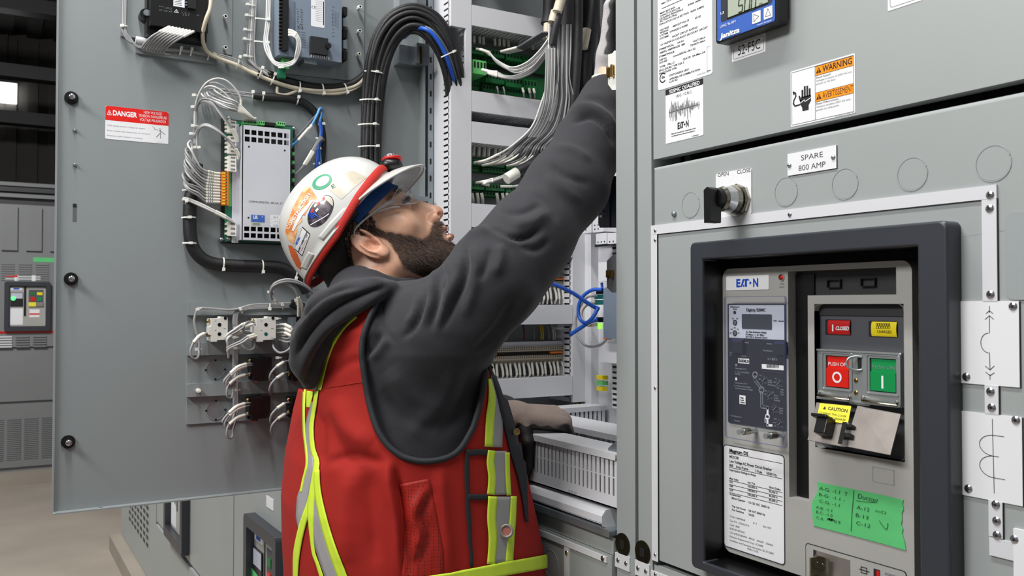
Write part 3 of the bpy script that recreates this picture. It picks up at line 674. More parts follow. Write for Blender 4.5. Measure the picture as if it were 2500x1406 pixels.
mb.flat(F, [(cx - s_ * .55, cz - s_ * 1.5), (cx + s_ * .55, cz - s_ * 1.5), (cx + s_ * .55, cz - s_ * .8), (cx + s_, cz - s_ * .2), (cx + s_ * .95, cz + s_ * .6), (cx - s_ * .75, cz + s_ * .6), (cx - s_, cz - s_ * .3), (cx - s_ * .6, cz - s_)], H0, 'ink')
for i, (dx, l) in enumerate(((-.55, 1.5), (-.12, 1.95), (.32, 1.9), (.75, 1.45))): mb.line(F, [(cx + dx * s_, cz + s_ * .5), (cx + dx * s_, cz + s_ * l)], s_ * .32, H0, 'ink')
mb.line(F, [(cx - s_ * .85, cz), (cx - s_ * 1.12, cz + s_ * .75)], s_ * .3, H0, 'ink')
mb.line(F, [(cx - s_ * .9, cz - s_ * .25), (cx - s_ * .2, cz + s_ * .1), (cx - s_ * .1, cz - s_ * .2), (cx + s_ * .9, cz + s_ * .15)], s_ * .12, H0 + .0001, 'ink_white')
mb.line(F, [(cx - s_ * 1.1 + s_ * .9 * math.cos(t) * .6 - s_ * 1.0, cz - s_ * .15 + s_ * 1.0 * math.sin(t) + .4 * s_) for t in [math.radians(a_) for a_ in range(90, -60, -15)]][:1] +
        [(cx - s_ * 2.2, cz + s_ * 1.6), (cx - s_ * 1.8, cz + s_ * 1.35), (cx - s_ * 1.75, cz + s_ * .9), (cx - s_ * 2.1, cz + s_ * .4), (cx - s_ * 2.2, cz - s_ * .1), (cx - s_ * 1.9, cz - s_ * .5), (cx - s_ * 1.0, cz - s_ * .45)], s_ * .22, H0, 'ink')
mb.build('warning_label', label='orange and white shock warning label with a black hand symbol', cat='label')
# ---- SPARE 800 AMP plate
T = thing('name_plate', F.W(1985, 420), 'white engraved plate reading SPARE 800 AMP', 'name plate')
mb = MB(); mb.box(F, -.7123, -.6439, 1.8002, 1.8256, 0, .0016, 'label_white'); mb.box(F, -.7119, -.6435, 1.7998, 1.8252, 0, .0010, 'black'); hs = .0018
L1('SPARE', 1467, 203, 1675, 50, -1, c=c3, h=hs); L1('800 AMP', 1443, 303, 1700, 52, -1, c=c3, h=hs); mb.build('plate', T)
for x, y in ((1927, 404), (2034, 384)):
    mb = MB(); a, b = F.px(x, y, .002); mb.dome(F, a, b, .0030, .0016, .002, 'zinc'); mb.line(F, [(a - .002, b), (a + .002, b)], .0006, .0037, 'ink'); mb.build('screw', T)
# ---- selector switch
T = thing('selector_switch', F.W(1790, 500), 'black selector knob in a chrome collar on a white OPEN CLOSE plate', 'switch')
mb = MB(); mb.rrect(F, -.8295, -.7692, 1.7612, 1.8177, .003, 0, .0016, 'label_white'); L1('OPEN', 673, 361, 776, 36, c=c3, h=hs); L1('CLOSE', 857, 331, 985, 38, c=c3, h=hs)
mb.build('legend_plate', T)
sa, sb = F.px(1800, 489, .004)
mb = MB(); mb.disc(F, sa, sb, .0205, .0016, .006, 'nickel', 8); mb.disc(F, sa, sb, .0195, .006, .0085, 'nickel', 32, .018, True)
mb.disc(F, sa, sb, .0165, .0085, .0125, 'black', 32, smooth=True); mb.disc(F, sa, sb, .0185, .0125, .018, 'nickel', 32, .0165, True); mb.disc(F, sa, sb, .0165, .018, .030, 'chrome', 32, .0150, True)
mb.disc(F, sa, sb, .0155, .030, .034, 'nickel', 32, .0135, True); mb.build('collar', T, label='chrome threaded collar')
mb = MB(); mb.disc(F, sa, sb, .0132, .033, .042, 'black', 24, .0122, True)
mb.prism(F, [(sa - .0055, sb - .030), (sa + .0055, sb - .030), (sa + .0060, sb + .010), (sa, sb + .0135), (sa - .0060, sb + .010)], .036, .054, 'black'); mb.build('knob', T, bevel=0.0012)
# ---- white mimic strips
mb = MB(); a0, a1 = F.px(1592, 560)[0], F.px(2436, 470)[0]; mb.box(F, a0, a1, 1.7486, 1.7612, 0, .0022, 'white'); mb.box(F, a0, a1, 1.7482, 1.7486, 0, .0018, 'ink')  # ink sliver below the strip is its painted shadow
for x, y in ((1928, 524), (2417, 476)): rivet(mb, F, x, y, .0030 if x < 2000 else .0042, .0022)
mb.build('mimic_strip', label='long white strip running above the black breaker frame', cat='strip')
mb = MB(); mb.box(F, a0, F.px(1607.5, 800)[0], F.px(1600, 1368)[1], 1.7484, 0, .0022, 'white'); b_ = F.px(1607.5, 800)[0]; mb.box(F, b_, b_ + .0006, F.px(1600, 1368)[1], 1.7484, 0, .0018, 'ink')  # shadow of the tall strip painted as an ink sliver on its right
for y in (563, 586, 947, 1354): rivet(mb, F, 1599.5, y, .0026, .0022)
mb.build('mimic_strip', label='tall white strip down the left edge of the breaker door', cat='strip')
mb = MB(); a0 = F.px(1592, 1395)[0]; b1 = F.px(1592, 1391)[1]; mb.box(F, a0, -.80, b1 - .013, b1, 0, .0022, 'white'); rivet(mb, F, 1600, 1402, .003, .0022)
mb.build('mimic_strip', label='white strip on the door edge at the very bottom, under the tall one', cat='strip')
vx0, vx1 = F.px(2400, 520)[0], F.px(2436, 520)[0]
def vstrip(z0, z1, label, scr, x0=None, x1=None):
    mb = MB(); mb.box(F, x0 or vx0, x1 or vx1, z0, z1, 0, .0022, 'white'); mb.box(F, (x1 or vx1), (x1 or vx1) + .0007, z0 - .0004, z1, 0, .0014, 'ink')  # ink box beside the strip is a painted shadow line
    for x, y in scr: rivet(mb, F, x, y, .0042, .0022)
    mb.build('mimic_strip', label=label, cat='strip')
vstrip(1.6537, 1.7484, 'vertical white strip above the upper symbol plate', ((2416, 509), (2418, 719)))
vstrip(1.5495, 1.576, 'short white strip between the two symbol plates', ((2418, 956), (2421, 995)), vx0 + .001, vx1)
vstrip(1.437, 1.470, 'short white strip below the lower symbol plate', ((2431, 1232), (2433, 1272)), vx0 + .0035, vx1 + .0025)
mb = MB(); mb.box(F, vx0 + .004, -.453, 1.4195, 1.436, 0, .0024, 'white'); rivet(mb, F, 2434, 1307, .0042, .0024); rivet(mb, F, 2477, 1317, .0042, .0024)
mb.build('mimic_strip', label='low horizontal white strip near the right edge of the picture', cat='strip')
mb = MB(); mb.box(F, -.4535, -.39, 1.405, 1.449, 0, .003, 'label_white'); mb.build('symbol_plate', label='blank edge of a white plate cut off at the lower right edge', cat='plate', group='white symbol plates')
def lpx(pts): return [F.px(2240 + x / 1.4554, 440 + y / 1.4554, H0 + .0016) for x, y in pts]
mb = MB(); mb.box(F, -.5026, -.4469, 1.576, 1.6538, 0, .0018, 'label_white'); mb.box(F, -.4469, -.4462, 1.5755, 1.6534, 0, .0012, 'ink'); hh = .0020
for pl_ in ([(255, 447), (255, 470)], [(243, 474), (255, 463), (268, 474)], [(240, 494), (255, 481), (270, 494)], [(255, 484), (255, 543)], [(255, 612), (257, 672)], [(240, 660), (257, 674), (272, 660)], [(242, 682), (257, 694), (272, 684)], [(257, 690), (257, 708)]):
    mb.line(F, lpx(pl_), .0006, hh, 'ink')
ca, cb = lpx([(252, 578)])[0]; mb.line(F, [(ca - .0062 * math.cos(t) * 1.25 + .0003, cb + .0092 * math.sin(t)) for t in [math.radians(v) for v in range(-85, 86, 10)]], .0006, hh, 'ink')
rivet(mb, F, 2473, 748, .0042, .0018); rivet(mb, F, 2359, 920, .0042, .0018)
mb.build('symbol_plate', label='upper white plate engraved with arrows above and below an arc', cat='plate', group='white symbol plates')
mb = MB(); mb.box(F, -.5023, -.4454, 1.4700, 1.5494, 0, .0018, 'label_white'); mb.box(F, -.4454, -.4447, 1.4695, 1.549, 0, .0012, 'ink')
mb.line(F, lpx([(265, 848), (272, 1112)]), .0006, hh, 'ink')
ex = lpx([(306, 911), (288, 983), (310, 1064)]); ct = lpx([(257, 940), (258, 1018)])
z0, z1, z2 = ex[0][1], ex[1][1] , ex[2][1]
for (zt_, zb2) in ((z0, z1), (z1, z2)):
    zc, rz = (zt_ + zb2) / 2, (zt_ - zb2) / 2; xa = ct[0][0]
    mb.line(F, [(xa + .004, zt_)] + [(xa - .0135 * math.cos(t) + .0035, zc + rz * math.sin(t)) for t in [math.radians(v) for v in range(88, -89, -8)]] + [(xa + .004, zb2)], .0006, hh, 'ink')
for e in ex: mb.line(F, [(ct[0][0] + .0035, e[1]), (e[0], e[1])], .0006, hh, 'ink')
rivet(mb, F, 2480, 1026, .0042, .0018); rivet(mb, F, 2364, 1193, .0042, .0018)
mb.build('symbol_plate', label='lower white plate engraved with two loops on a vertical line', cat='plate', group='white symbol plates')

# ================================================================== CIRCUIT BREAKER
BK = thing('circuit_breaker', F.P(-.70, 1.3055), 'large gray circuit breaker set in a black frame on the right-hand cabinet', 'circuit breaker')
hb = .022
p0, z1 = F.px(1683.5, 593, hb); p1 = F.px(2312, 540, hb)[0]; z1 = (z1 + F.px(2300, 537, hb)[1]) / 2; z0 = F.px(1700, 1388, hb)[1]
i0, it = F.px(1714, 634, hb); i1 = F.px(2238, 604, hb)[0]; ib = F.px(1716, 1372, hb)[1]
mb = MB(); mb.frame(F, p0, p1, z0, z1, (i0 - p0, p1 - i1, ib - z0, z1 - it), -0.004, hb, 'bezel', .007, .002); mb.build('bezel', BK, bevel=0.003, seg=3)
mb = MB(); mb.box(F, i0, i1, ib, it, -.0309, -.030, 'black_matte'); mb.frame(F, i0 - .004, i1 + .004, ib - .004, it + .004, .0041, -.030, hb - .004, 'black'); mb.build('recess', BK)
HG = -.013; G = Plane('Y', YP - HG)
f0, ft = G.px(1764, 657); f1 = G.px(2226, 640)[0]; fb_ = G.px(1768, 1343)[1]
mb = MB(); xl, xr = G.px(1925, 900)[0], G.px(1973, 900)[0]; xrr = G.px(2188, 700)[0]
zslot = G.px(1925, 1213)[1]; ztr = G.px(1990, 721)[1]; ztt = G.px(1930, 662)[1]
R_ = .012
lo = rpoly(f0, f1, fb_, ft, R_, 6)
n_ = len(lo); br, tr, tl, bl = lo[:7], lo[7:14], lo[14:21], lo[21:]
# face with an L-shaped opening (slot + upper recess)
mb.prism(G, bl + [(xl, fb_), (xl, ft)] + tl, -.016, 0, 'face_gray')
mb.prism(G, [(xl, fb_), (xr, fb_), (xr, zslot), (xl, zslot)], -.016, 0, 'face_gray')
mb.prism(G, [(xl, ztt), (xrr, ztt), (xrr, ft), (xl, ft)], -.016, 0, 'face_gray')
mb.prism(G, [(xrr, ztr)] + [(f1, ztr)] + tr + [(xrr, ft)], -.016, 0, 'face_gray')
cA0, cZ1 = G.px(1988, 742); cA1 = G.px(2206, 742)[0]; cZ0 = G.px(2000, 1093)[1]
o_ = [(xr, fb_)] + br + [(f1, ztr), (xr, ztr)]
mb.prism(G, [(xr, fb_), (cA0, fb_), (cA0, ztr), (xr, ztr)], -.016, 0, 'face_gray')
mb.prism(G, [(cA0, fb_), (cA1, fb_), (cA1, cZ0), (cA0, cZ0)], -.016, 0, 'face_gray'); mb.prism(G, [(cA0, cZ1), (cA1, cZ1), (cA1, ztr), (cA0, ztr)], -.016, 0, 'face_gray')
mb.prism(G, [(cA1, fb_)] + br + [(f1, ztr), (cA1, ztr)], -.016, 0, 'face_gray')
FP = mb.build('faceplate', BK)
mb = MB(); mb.box(G, xl, xrr, zslot, ztt, -.015, -.0145, 'recess_dark'); mb.box(G, xl + .001, xr - .001, zslot + .001, ztt - .004, -.0144, -.012, 'black'); 
for x, y in ((2015, 683), (2097, 680)): a, b = G.px(x + 6, y + 20, -.013); mb.frame(G, a, a + .0185, b, b + .0095, .001, -.0145, -.011, 'black', 0, 0)
mb.build('racking_slot', BK)
mb = MB(); mb.frame(G, cA0 - .0001, cA1 + .0001, cZ0 - .0001, cZ1 + .0001, .0001, -.012, .0002, 'face_gray', .008, .008); mb.rrect(G, cA0, cA1, cZ0, cZ1, .006, -.0125, -.0095, 'recess_gray')
mb.box(G, cA0, cA1, cZ1 - .013, cZ1, -.0095, -.008, 'recess_dark')
CP = mb.build('control_recess', BK)
# logo plate
mb = MB(); q = G.quad((1774, 675), (1878, 670.5), (1878, 705.5), (1774, 710)); mb.rrect(G, q[0], q[1], q[2], q[3], .0015, 0, .0008, 'label_white')
e0, e1 = G.px(1799, 700.5), G.px(1852.5, 699); eaton(mb, G, e0[0], e1[0], e0[1], e0[1] + .0098, .0010, 'logo_blue'); mb.build('logo_plate', BK)
mb = MB(); a, b = G.px(1908, 677); mb.ring(G, a, b, .0042, .0008, 0, .0012, 'face_gray'); mb.disc(G, a, b, .0034, -.001, .0004, 'bezel_dark'); mb.dome(G, a + .0006, b, .0026, .0004, .001, 'red_btn')
L4 = lambda t, x, y, xe, cap, bold=0, h=.0003, mt='ink', sh=0: ptext(mb, G, t, c4(x, y), c4(xe, 0)[0], cap / 3.27, mt, h, bold, sh)
L4('TRIP', 533, 180, 572, 12, mt='ink_gray'); L4('RESET', 533, 205, 572, 12, mt='ink_gray')
mb.build('trip_indicator', BK, label='round red trip indicator')
# trip unit
TU = None
mb = MB(); t0, tz1 = G.px(1776, 741, .002); t1 = G.px(1915.5, 741, .002)[0]; tz0 = G.px(1778, 1031, .002)[1]
mb.rrect(G, t0, t1, tz0, tz1, .002, 0, .002, 'trip_black'); wz = G.px(1780, 824, .002)[1]; mb.rrect(G, t0 + .003, t1 - .0005, wz, tz1 - .002, .001, .002, .0023, 'trip_white')
hT = .0026
L4('Digitrip 520MC', 268, 392, 421, 23, 2, hT); L4('Maintenance', 140, 361, 213, 10, 2, hT); L4('Mode', 163, 378, 193, 10, 2, hT)
L4('ON', 152, 456, 168, 11, 1, hT); L4('0/1', 187, 456, 205, 11, 1, hT); L4('R3', 169, 529, 183, 11, 1, hT); L4('R4', 144, 540, 158, 11, 1, hT); L4('R2', 193, 541, 207, 11, 1, hT); L4('R5', 137, 570, 151, 11, 1, hT); L4('R1', 199, 571, 213, 11, 1, hT)
L4('PHA   Neutral', 486, 474, 565, 12, 2, hT); L4('Arc Flash Reduction Setting', 263, 562, 428, 14, 2, hT); L4('R5 (Max.) ---- R1 (Min.)', 263, 582, 411, 13, 2, hT); L4('0/1= OFF or External Control', 263, 602, 434, 13, 2, hT)
for x, y, r in ((176, 401, .0022), (178, 482, .0036), (177, 566, .0036)):
    a, b = G.px(*c4(x, y), hT); mb.disc(G, a, b, r, .0023, .003, 'black', 16)
    if r > .003: mb.disc(G, a + .0005, b, r * .6, .003, .0034, 'zinc', 12); mb.line(G, [(a - .002, b - .001), (a + .002, b + .001)], .0007, .0036, 'ink')
Lw = lambda t, x, y, xe, cap, bold=0: L4(t, x, y, xe, cap, bold, hT, 'ink_dim')
for t, x, y, xe in (('Addition', 245, 645, 288), ('Battery', 432, 655, 474), ('Check', 498, 660, 530), ('Reset/Battery', 405, 710, 478), ('Test', 505, 712, 530), ('Catalog', 223, 752, 268), ('Dependent on Ir', 180, 852, 270), ('Ir = Ig x Long Delay', 178, 878, 292), ('Setting', 180, 895, 218),
    ('Dependent on In', 178, 966, 275), ('In = Max Amp Rating', 172, 990, 302), ('(Current Sensor Rating)', 180, 1010, 318), ('~ I2t Response', 135, 1228, 230), ('Transmit', 170, 1268, 218), ('Long', 440, 946, 472), ('Delay', 440, 962, 476), ('Setting', 440, 982, 488), ('Short', 490, 1068, 524), ('Delay', 490, 1088, 526), ('Setting', 490, 1106, 536),
    ('Long', 540, 1020, 565), ('Delay', 540, 1040, 566), ('Time', 540, 1060, 566), ('Short', 530, 1170, 562), ('Delay', 530, 1188, 562), ('Time', 530, 1208, 560), ('Test', 134, 726, 154), ('Kit', 134, 744, 150), ('OFF', 488, 1255, 512), ('M1', 484, 1285, 502), ('12', 512, 1008, 530), ('24', 493, 932, 508), ('20', 486, 962, 502), ('15', 492, 992, 508), ('1.0', 370, 908, 386), ('.95', 364, 938, 382), ('M1', 414, 1032, 434), ('12', 412, 1058, 428), ('2.5', 470, 1042, 490), ('10', 490, 1310, 506)):
    Lw(t, x, y, xe, 12 if len(t) > 3 else 11, 1)
for x, y in ((407, 938), (528, 962), (453, 1062), (495, 1168), (533, 1288)):
    a, b = G.px(*c4(x, y), hT); mb.disc(G, a, b, .0026, .002, .003, 'black', 14); mb.line(G, [(a - .0018, b - .0018), (a + .0018, b + .0018)], .0008, .0032, 'ink_dim')
    for k in range(9):
        t = math.radians(30 + 36 * k); mb.line(G, [(a + .0034 * math.cos(t), b + .0034 * math.sin(t)), (a + .0046 * math.cos(t), b + .0046 * math.sin(t))], .0005, hT, 'ink_dim')
        if k % 2 == 0: mb.text(G, str(k + 2), a + .0060 * math.cos(t), b + .0060 * math.sin(t) - .0006, .0013, 'ink_dim', hT, align='c')
def P4(*pts): return [G.px(*c4(x, y), hT) for x, y in pts]
for wd, mt_ in ((.0042, 'ink_dim'), (.0024, 'bezel')): mb.line(G, P4((337, 915), (337, 942), (388, 1005)), wd, hT + (.0002 if mt_ == 'bezel' else 0), mt_)
mb.line(G, P4((390, 1040), (392, 1152), (438, 1162)), .0044, hT, 'ink_dim'); mb.line(G, P4((390, 1040), (392, 1148), (430, 1156)), .0024, hT + .0002, 'bezel'); mb.line(G, P4((438, 1160), (438, 1218)), .0030, hT, 'ink_white'); mb.line(G, P4((437, 1250), (438, 1300), (472, 1303)), .0030, hT, 'ink_white')
for x, y, r, m_ in ((338, 900, .0036, 'ink_dim'), (390, 1021, .0038, 'ink_dim'), (437, 1234, .0030, 'ink_white')):
    a, b = G.px(*c4(x, y), hT); mb.ring(G, a, b, r, .0011, .002, hT + .0003, m_, 20)
for (x0, y0, x1, y1, mt_) in ((203, 765, 291, 805, 'ink_white'), (213, 1060, 262, 1130, 'ink_white'), (180, 920, 195, 942, 'ink_white'), (180, 810, 195, 830, 'ink_dim'), (392, 812, 566, 850, 'ink_white'), (412, 1242, 428, 1282, 'ink_dim')):
    a0, b1 = G.px(*c4(x0, y0), hT); a1 = G.px(*c4(x1, y0), hT)[0]; b0 = G.px(*c4(x0, y1), hT)[1]; mb.flat(G, [(a0, b0), (a1, b0), (a1, b1), (a0, b1)], hT, mt_)
hU = hT + .0002
L4('5ARMLSI', 208, 797, 288, 22, 2, hU); 
for k, t in enumerate(('High', 'Load', 'Alarm')): L4(t, 220, 1086 + 18 * k, 222 + (24, 26, 34)[k], 12, 2, hU)
rng = random.Random(5); x = 430
while x < 528:
    w_ = rng.choice((2, 3, 5)); a0, b1 = G.px(*c4(x, 816), hU); a1 = G.px(*c4(x + w_, 816), hU)[0]; b0 = G.px(*c4(x, 842), hU)[1]; mb.flat(G, [(a0, b0), (a1, b0), (a1, b1), (a0, b1)], hU, 'ink'); x += w_ + rng.choice((2, 3))
a0, b1 = G.px(*c4(388, 752), hT); a1 = G.px(*c4(570, 752), hT)[0]; b0 = G.px(*c4(388, 872), hT)[1]; mb.frame(G, a0, a1, b0, b1, .0006, .002, .0025, 'bezel')
L4('In = 800 A', 440, 780, 518, 18, 1, hU, 'ink_dim')
TU = mb.build('trip_unit', BK)
mb = MB(); a0, b1 = G.px(*c4(232, 414), .003); a1 = G.px(*c4(470, 414), .003)[0]; b0 = G.px(*c4(232, 530), .003)[1]; mb.rrect(G, a0, a1, b0, b1, .001, .0023, .003, 'lcd_dark'); mb.build('display', TU)
for x0, y0, x1, y1 in ((150, 608, 235, 722), (485, 628, 574, 740)):
    mb = MB(); a0, b1 = G.px(*c4(x0, y0), .007); a1 = G.px(*c4(x1, y0), .007)[0]; b0 = G.px(*c4(x0, y1), .007)[1]
    mb.rrect(G, a0, a1, b0, b1, .002, .002, .007, 'trip_black'); mb.flat(G, [(a0 + .001, b1 - .0035), (a1 - .001, b1 - .0035), (a1 - .001, b1 - .0008), (a0 + .001, b1 - .0008)], .0072, 'clear_edge'); mb.build('button_guard', TU)
a0, b1 = G.px(1768, 724, .014); a1 = G.px(1917, 724, .014)[0]; b0 = G.px(1768, 1067, .014)[1]
mb = MB(); mb.rrect(G, a0, a1, b0, b1, .003, .0125, .0138, 'clear'); mb.frame(G, a0, a1, b0, b1, .0009, .0115, .0142, 'clear_edge', .003, .002); mb.build('clear_cover', BK, label='clear plastic cover')
for x, y in ((1803, 1055), (1868, 1065)):
    mb = MB(); a, b = G.px(x, y, .03); mb.disc(G, a, b, .0034, .0, .030, 'zinc', 16, smooth=True); mb.disc(G, a, b, .0042, .012, .022, 'nickel', 16, smooth=True); mb.build('cover_screw', BK)
# name plate with ratings
mb = MB(); q = G.quad((1769, 1086), (1914, 1113), (1916, 1378), (1769, 1331)); mb.frame(G, q[0] - .001, q[1] + .001, q[2] - .001, q[3] + .001, .001, 0, .0008, 'bezel', .005, .004); mb.rrect(G, q[0], q[1], q[2], q[3], .004, 0, .0006, 'label_white')
hN = .0008
def L5(t, x, y, xe, cap, bold=1): ptext(mb, G, t, c5(x, y), c5(xe, 0)[0], cap / 3.84, 'ink', hN, bold)
for t, x, y, xe, cp, bd in (('Magnum DS', 157, 244, 333, 34, 2), ('MDSC08', 158, 296, 242, 24, 1), ('Low Voltage AC Power Circuit Breaker', 158, 338, 555, 25, 1), ('800', 157, 378, 192, 24, 1), ('Amp Frame', 216, 391, 333, 24, 1), ('3 Pole', 398, 432, 462, 24, 1), ('50/60 Hz', 503, 452, 600, 24, 1),
    ('Interruption Ratings in Amps', 158, 418, 404, 20, 1), ('Max Volts', 158, 498, 240, 19, 1), ('Inst Trip', 328, 535, 398, 19, 1), ('Short Delay', 527, 580, 636, 19, 1), ('635', 158, 530, 187, 18, 1), ('508', 158, 568, 187, 18, 1), ('254', 158, 606, 187, 18, 1),
    ('100,000 A', 328, 572, 418, 19, 1), ('100,000 A', 328, 609, 416, 19, 1), ('100,000 A', 328, 650, 418, 19, 1), ('85,000 A', 527, 620, 610, 19, 1), ('85,000 A', 527, 660, 610, 19, 1), ('85,000 A', 527, 700, 610, 19, 1), ('Accessories', 157, 643, 260, 18, 1), ('Motor Operator', 178, 682, 306, 19, 1), ('110-125 VAC  50/60 Hz', 330, 722, 534, 20, 1),
    ('Trip Unit Power', 178, 758, 311, 18, 1), ('120 VAC 50/60 Hz', 334, 800, 491, 19, 1), ('Aux Switches', 178, 790, 292, 18, 1), ('2A/2B', 336, 836, 388, 19, 1), ('G.O.#  CABH90648', 160, 852, 303, 17, 0), ('It: 4', 380, 915, 412, 17, 0), ('Sec: 005', 472, 946, 547, 17, 0), ('Cust P.O.  4220-637516', 160, 892, 342, 17, 0),
    ('Code:  0000', 160, 930, 250, 17, 0), ('02/01/24 09:26:55', 160, 966, 300, 17, 0), ('CAT # MDSC083WEA   08CUA    NAN2N    DNNAX', 160, 1004, 565, 17, 0), ('Enclosure Requirements Dwg   2C13090', 160, 1040, 470, 17, 0), ('Installation and Operating Instructions I.B. 2C12060', 160, 1076, 570, 17, 0), ('Made in USA', 326, 1156, 428, 17, 0)):
    L5(t, x, y, xe, cp, bd)
xa, xb = G.px(*c5(155, 250))[0], G.px(*c5(655, 350))[0]
for y in (252, 386, 506, 545, 583, 620): z = G.px(*c5(157, y))[1]; mb.line(G, [(xa, z), (xb, z)], .0006, hN, 'ink')
mb.build('nameplate', BK, label='white printed rating nameplate')
# indicators
HC = -.0095
def win(x0, y0, x1, y1, dx0, mt_, fn, lb):
    global mb
    mb = MB(); a0, b1 = G.px(x0, y0, HC); a1 = G.px(x1, y0, HC)[0]; b0 = G.px(x0, y1, HC)[1]
    mb.rrect(G, a0, a1, b0, b1, .001, HC, HC + .0003, 'bezel_dark'); 
    d0 = G.px(dx0, y0, HC)[0]; n = 8; zc = (b0 + b1) / 2; rz = (b1 - b0) / 2 - .0008
    vs = []; 
    for i in range(n + 1):
        t = math.radians(-80 + 160 * i / n); vs += [G.P(d0, zc + rz * math.sin(t) / math.sin(math.radians(80)), HC + .0005 + .002 * math.cos(t)), G.P(a1, zc + rz * math.sin(t) / math.sin(math.radians(80)), HC + .0005 + .002 * math.cos(t))]
    mb.add(vs, [(2 * i, 2 * i + 1, 2 * i + 3, 2 * i + 2) for i in range(n)], mt_, True); fn(); mb.build('indicator', BK, label=lb)
def fr():
    ptext(mb, G, 'CLOSED', c6(286, 474), c6(380, 0)[0], 25 / 2.87, 'ink_white', HC + .0028, 2, .15); ptext(mb, G, 'I', c6(262, 482), c6(272, 0)[0], 44 / 2.87, 'ink_white', HC + .0028, 2)
def fy():
    ptext(mb, G, 'CHARGED', c6(577, 495), c6(679, 0)[0], 19 / 2.87, 'ink', HC + .0028, 0)
    mb.line(G, [G.px(*c6(570 + 8.2 * i, 432 if i % 2 else 460), HC + .0028) for i in range(13)], .0005, HC + .0028, 'ink')
    for y in (430, 464): mb.line(G, [G.px(*c6(568, y), HC + .0028), G.px(*c6(668, y + 0), HC + .0028)], .0004, HC + .0028, 'ink')
win(2015, 779.5, 2077.5, 817, 2024, 'red', fr, 'red CLOSED flag'); win(2121, 783, 2191.5, 822, 2130, 'yellow', fy, 'yellow CHARGED flag')
# metal button frame
HM = -.004
a0, b1 = G.px(1990.5, 851, HM); a1 = G.px(2200, 866, HM)[0]; b0 = G.px(1989, 972, HM)[1]; lf0, lf1 = G.px(2016, 900, HM)[0], G.px(2073, 900, HM)[0]; rg0, rg1 = G.px(2123, 900, HM)[0], G.px(2188, 900, HM)[0]
ot = G.px(2016, 867, HM)[1]; ob = G.px(2016, 944, HM)[1]
mb = MB()
for (x0, x1, z0_, z1_) in ((a0, lf0, b0, b1), (lf1, rg0, b0 - .002, b1), (rg1, a1, b0, b1), (lf0, lf1, ot, b1), (rg0, rg1, ot, b1), (lf0, lf1, b0, ob), (rg0, rg1, b0, ob)): mb.box(G, x0, x1, z0_, z1_, HC + .001, HM, 'zinc')
mb.frame(G, a0, a1, b0, b1, .0018, HM, HM + .0016, 'zinc', .003, .002); mb.frame(G, lf0 - .005, lf1 + .0045, ob - .003, ot + .004, .0012, HM, HM + .001, 'zinc', .003, .002); mb.frame(G, rg0 - .004, rg1 + .004, ob - .003, ot + .004, .0012, HM, HM + .001, 'zinc', .003, .002)
for x, y in ((2090, 929), (2090, 959)): a, b = G.px(x, y, HM); mb.dome(G, a, b, .0028, HM, .001, 'brass'); mb.line(G, [(a, b - .002), (a, b + .002)], .0006, HM + .0012, 'ink')
BFm = mb.build('button_frame', BK, label='zinc plated button frame')
mb = MB(); a, b = G.px(2081, 887, .004); mb.tube([G.P(a + .006, b + .007, HM), G.P(a + .001, b + .0075, .0), G.P(a - .004, b + .005, .005), G.P(a - .0055, b, .006), G.P(a - .004, b - .005, .005), G.P(a + .001, b - .0075, .0), G.P(a + .006, b - .007, HM)], .0014, 'zinc', 8); mb.box(G, a + .001, a + .0055, b - .006, b + .006, HM, HM + .0006, 'ink'); mb.build('hasp', BFm)
for nm, x0, x1, mt_, t1, t2 in (('push_button', lf0, lf1, 'red_btn', 'PUSH OFF', 'O'), ('push_button', rg0, rg1, 'green_btn', 'PUSH ON', 'I')):
    mb = MB(); zm = ob + (ot - ob) * .60
    mb.prism(Plane('X', 0), [(0, 0)] * 3, 0, 0, mt_) if False else None
    mb.box(G, x0 + .0012, x1 - .0004, zm, ot - .001, HC, HM - .0015, mt_)
    mb.box(G, x0 + .0012, x1 - .0004, ob + .001, zm, HC, HM + .0005, mt_)
    mb.text(G, t1, (x0 + x1) / 2, zm + .003, .0040, 'ink_dim' if t2 == 'I' else 'ink_white', HM - .0013, width=(x1 - x0) * .84, align='c')
    if t2 == 'O': mb.ring(G, (x0 + x1) / 2, ob + (zm - ob) * .55, .0052, .0021, HM, HM + .0008, 'ink_white', 28)
    else: mb.box(G, (x0 + x1) / 2 - .0012, (x0 + x1) / 2 + .0012, ob + .004, zm - .004, HM, HM + .0008, 'ink_white')
    mb.build(nm, BK, label='red PUSH OFF button' if t2 == 'O' else 'green PUSH ON button')
for x0, y0, x1, y1 in ((1997, 962, 2074, 974), (2105, 975, 2190, 988)):
    mb = MB(); A, B_ = G.W(x0, y0 - 5, .0), G.W(x1, y1 - 5, .0); A2, B2 = G.W(x0, y0 + 2, .004), G.W(x1, y1 + 2, .004)
    mb.tube([G.W(x0 + 1, y0 - 6, HM), A2, B2, G.W(x1, y1 - 7, HM)], .0016, 'nickel', 8, smooth_path=False); mb.build('hinge_pin', BK)
def flap(p, hs_, mt_):
    vs = [G.W(*q, h) for q, h in zip(p, hs_)]; n = (vs[1] - vs[0]).cross(vs[3] - vs[0]).normalized() * .0012
    return vs, n
fl = []
for p in (((1993, 982), (2075, 990), (2060, 1091), (1971, 1074)), ((2093, 990), (2199, 1010), (2173, 1111), (2062, 1089))):
    vs, n = flap(p, (.002, .002, .022, .022), 0); mb = MB()
    mb.add(vs + [v + n for v in vs], [(0, 1, 2, 3), (7, 6, 5, 4), (0, 4, 5, 1), (1, 5, 6, 2), (2, 6, 7, 3), (3, 7, 4, 0)], 'zinc_matte')
    fl.append((vs, mb.build('button_cover', BK, bevel=0.0004)))
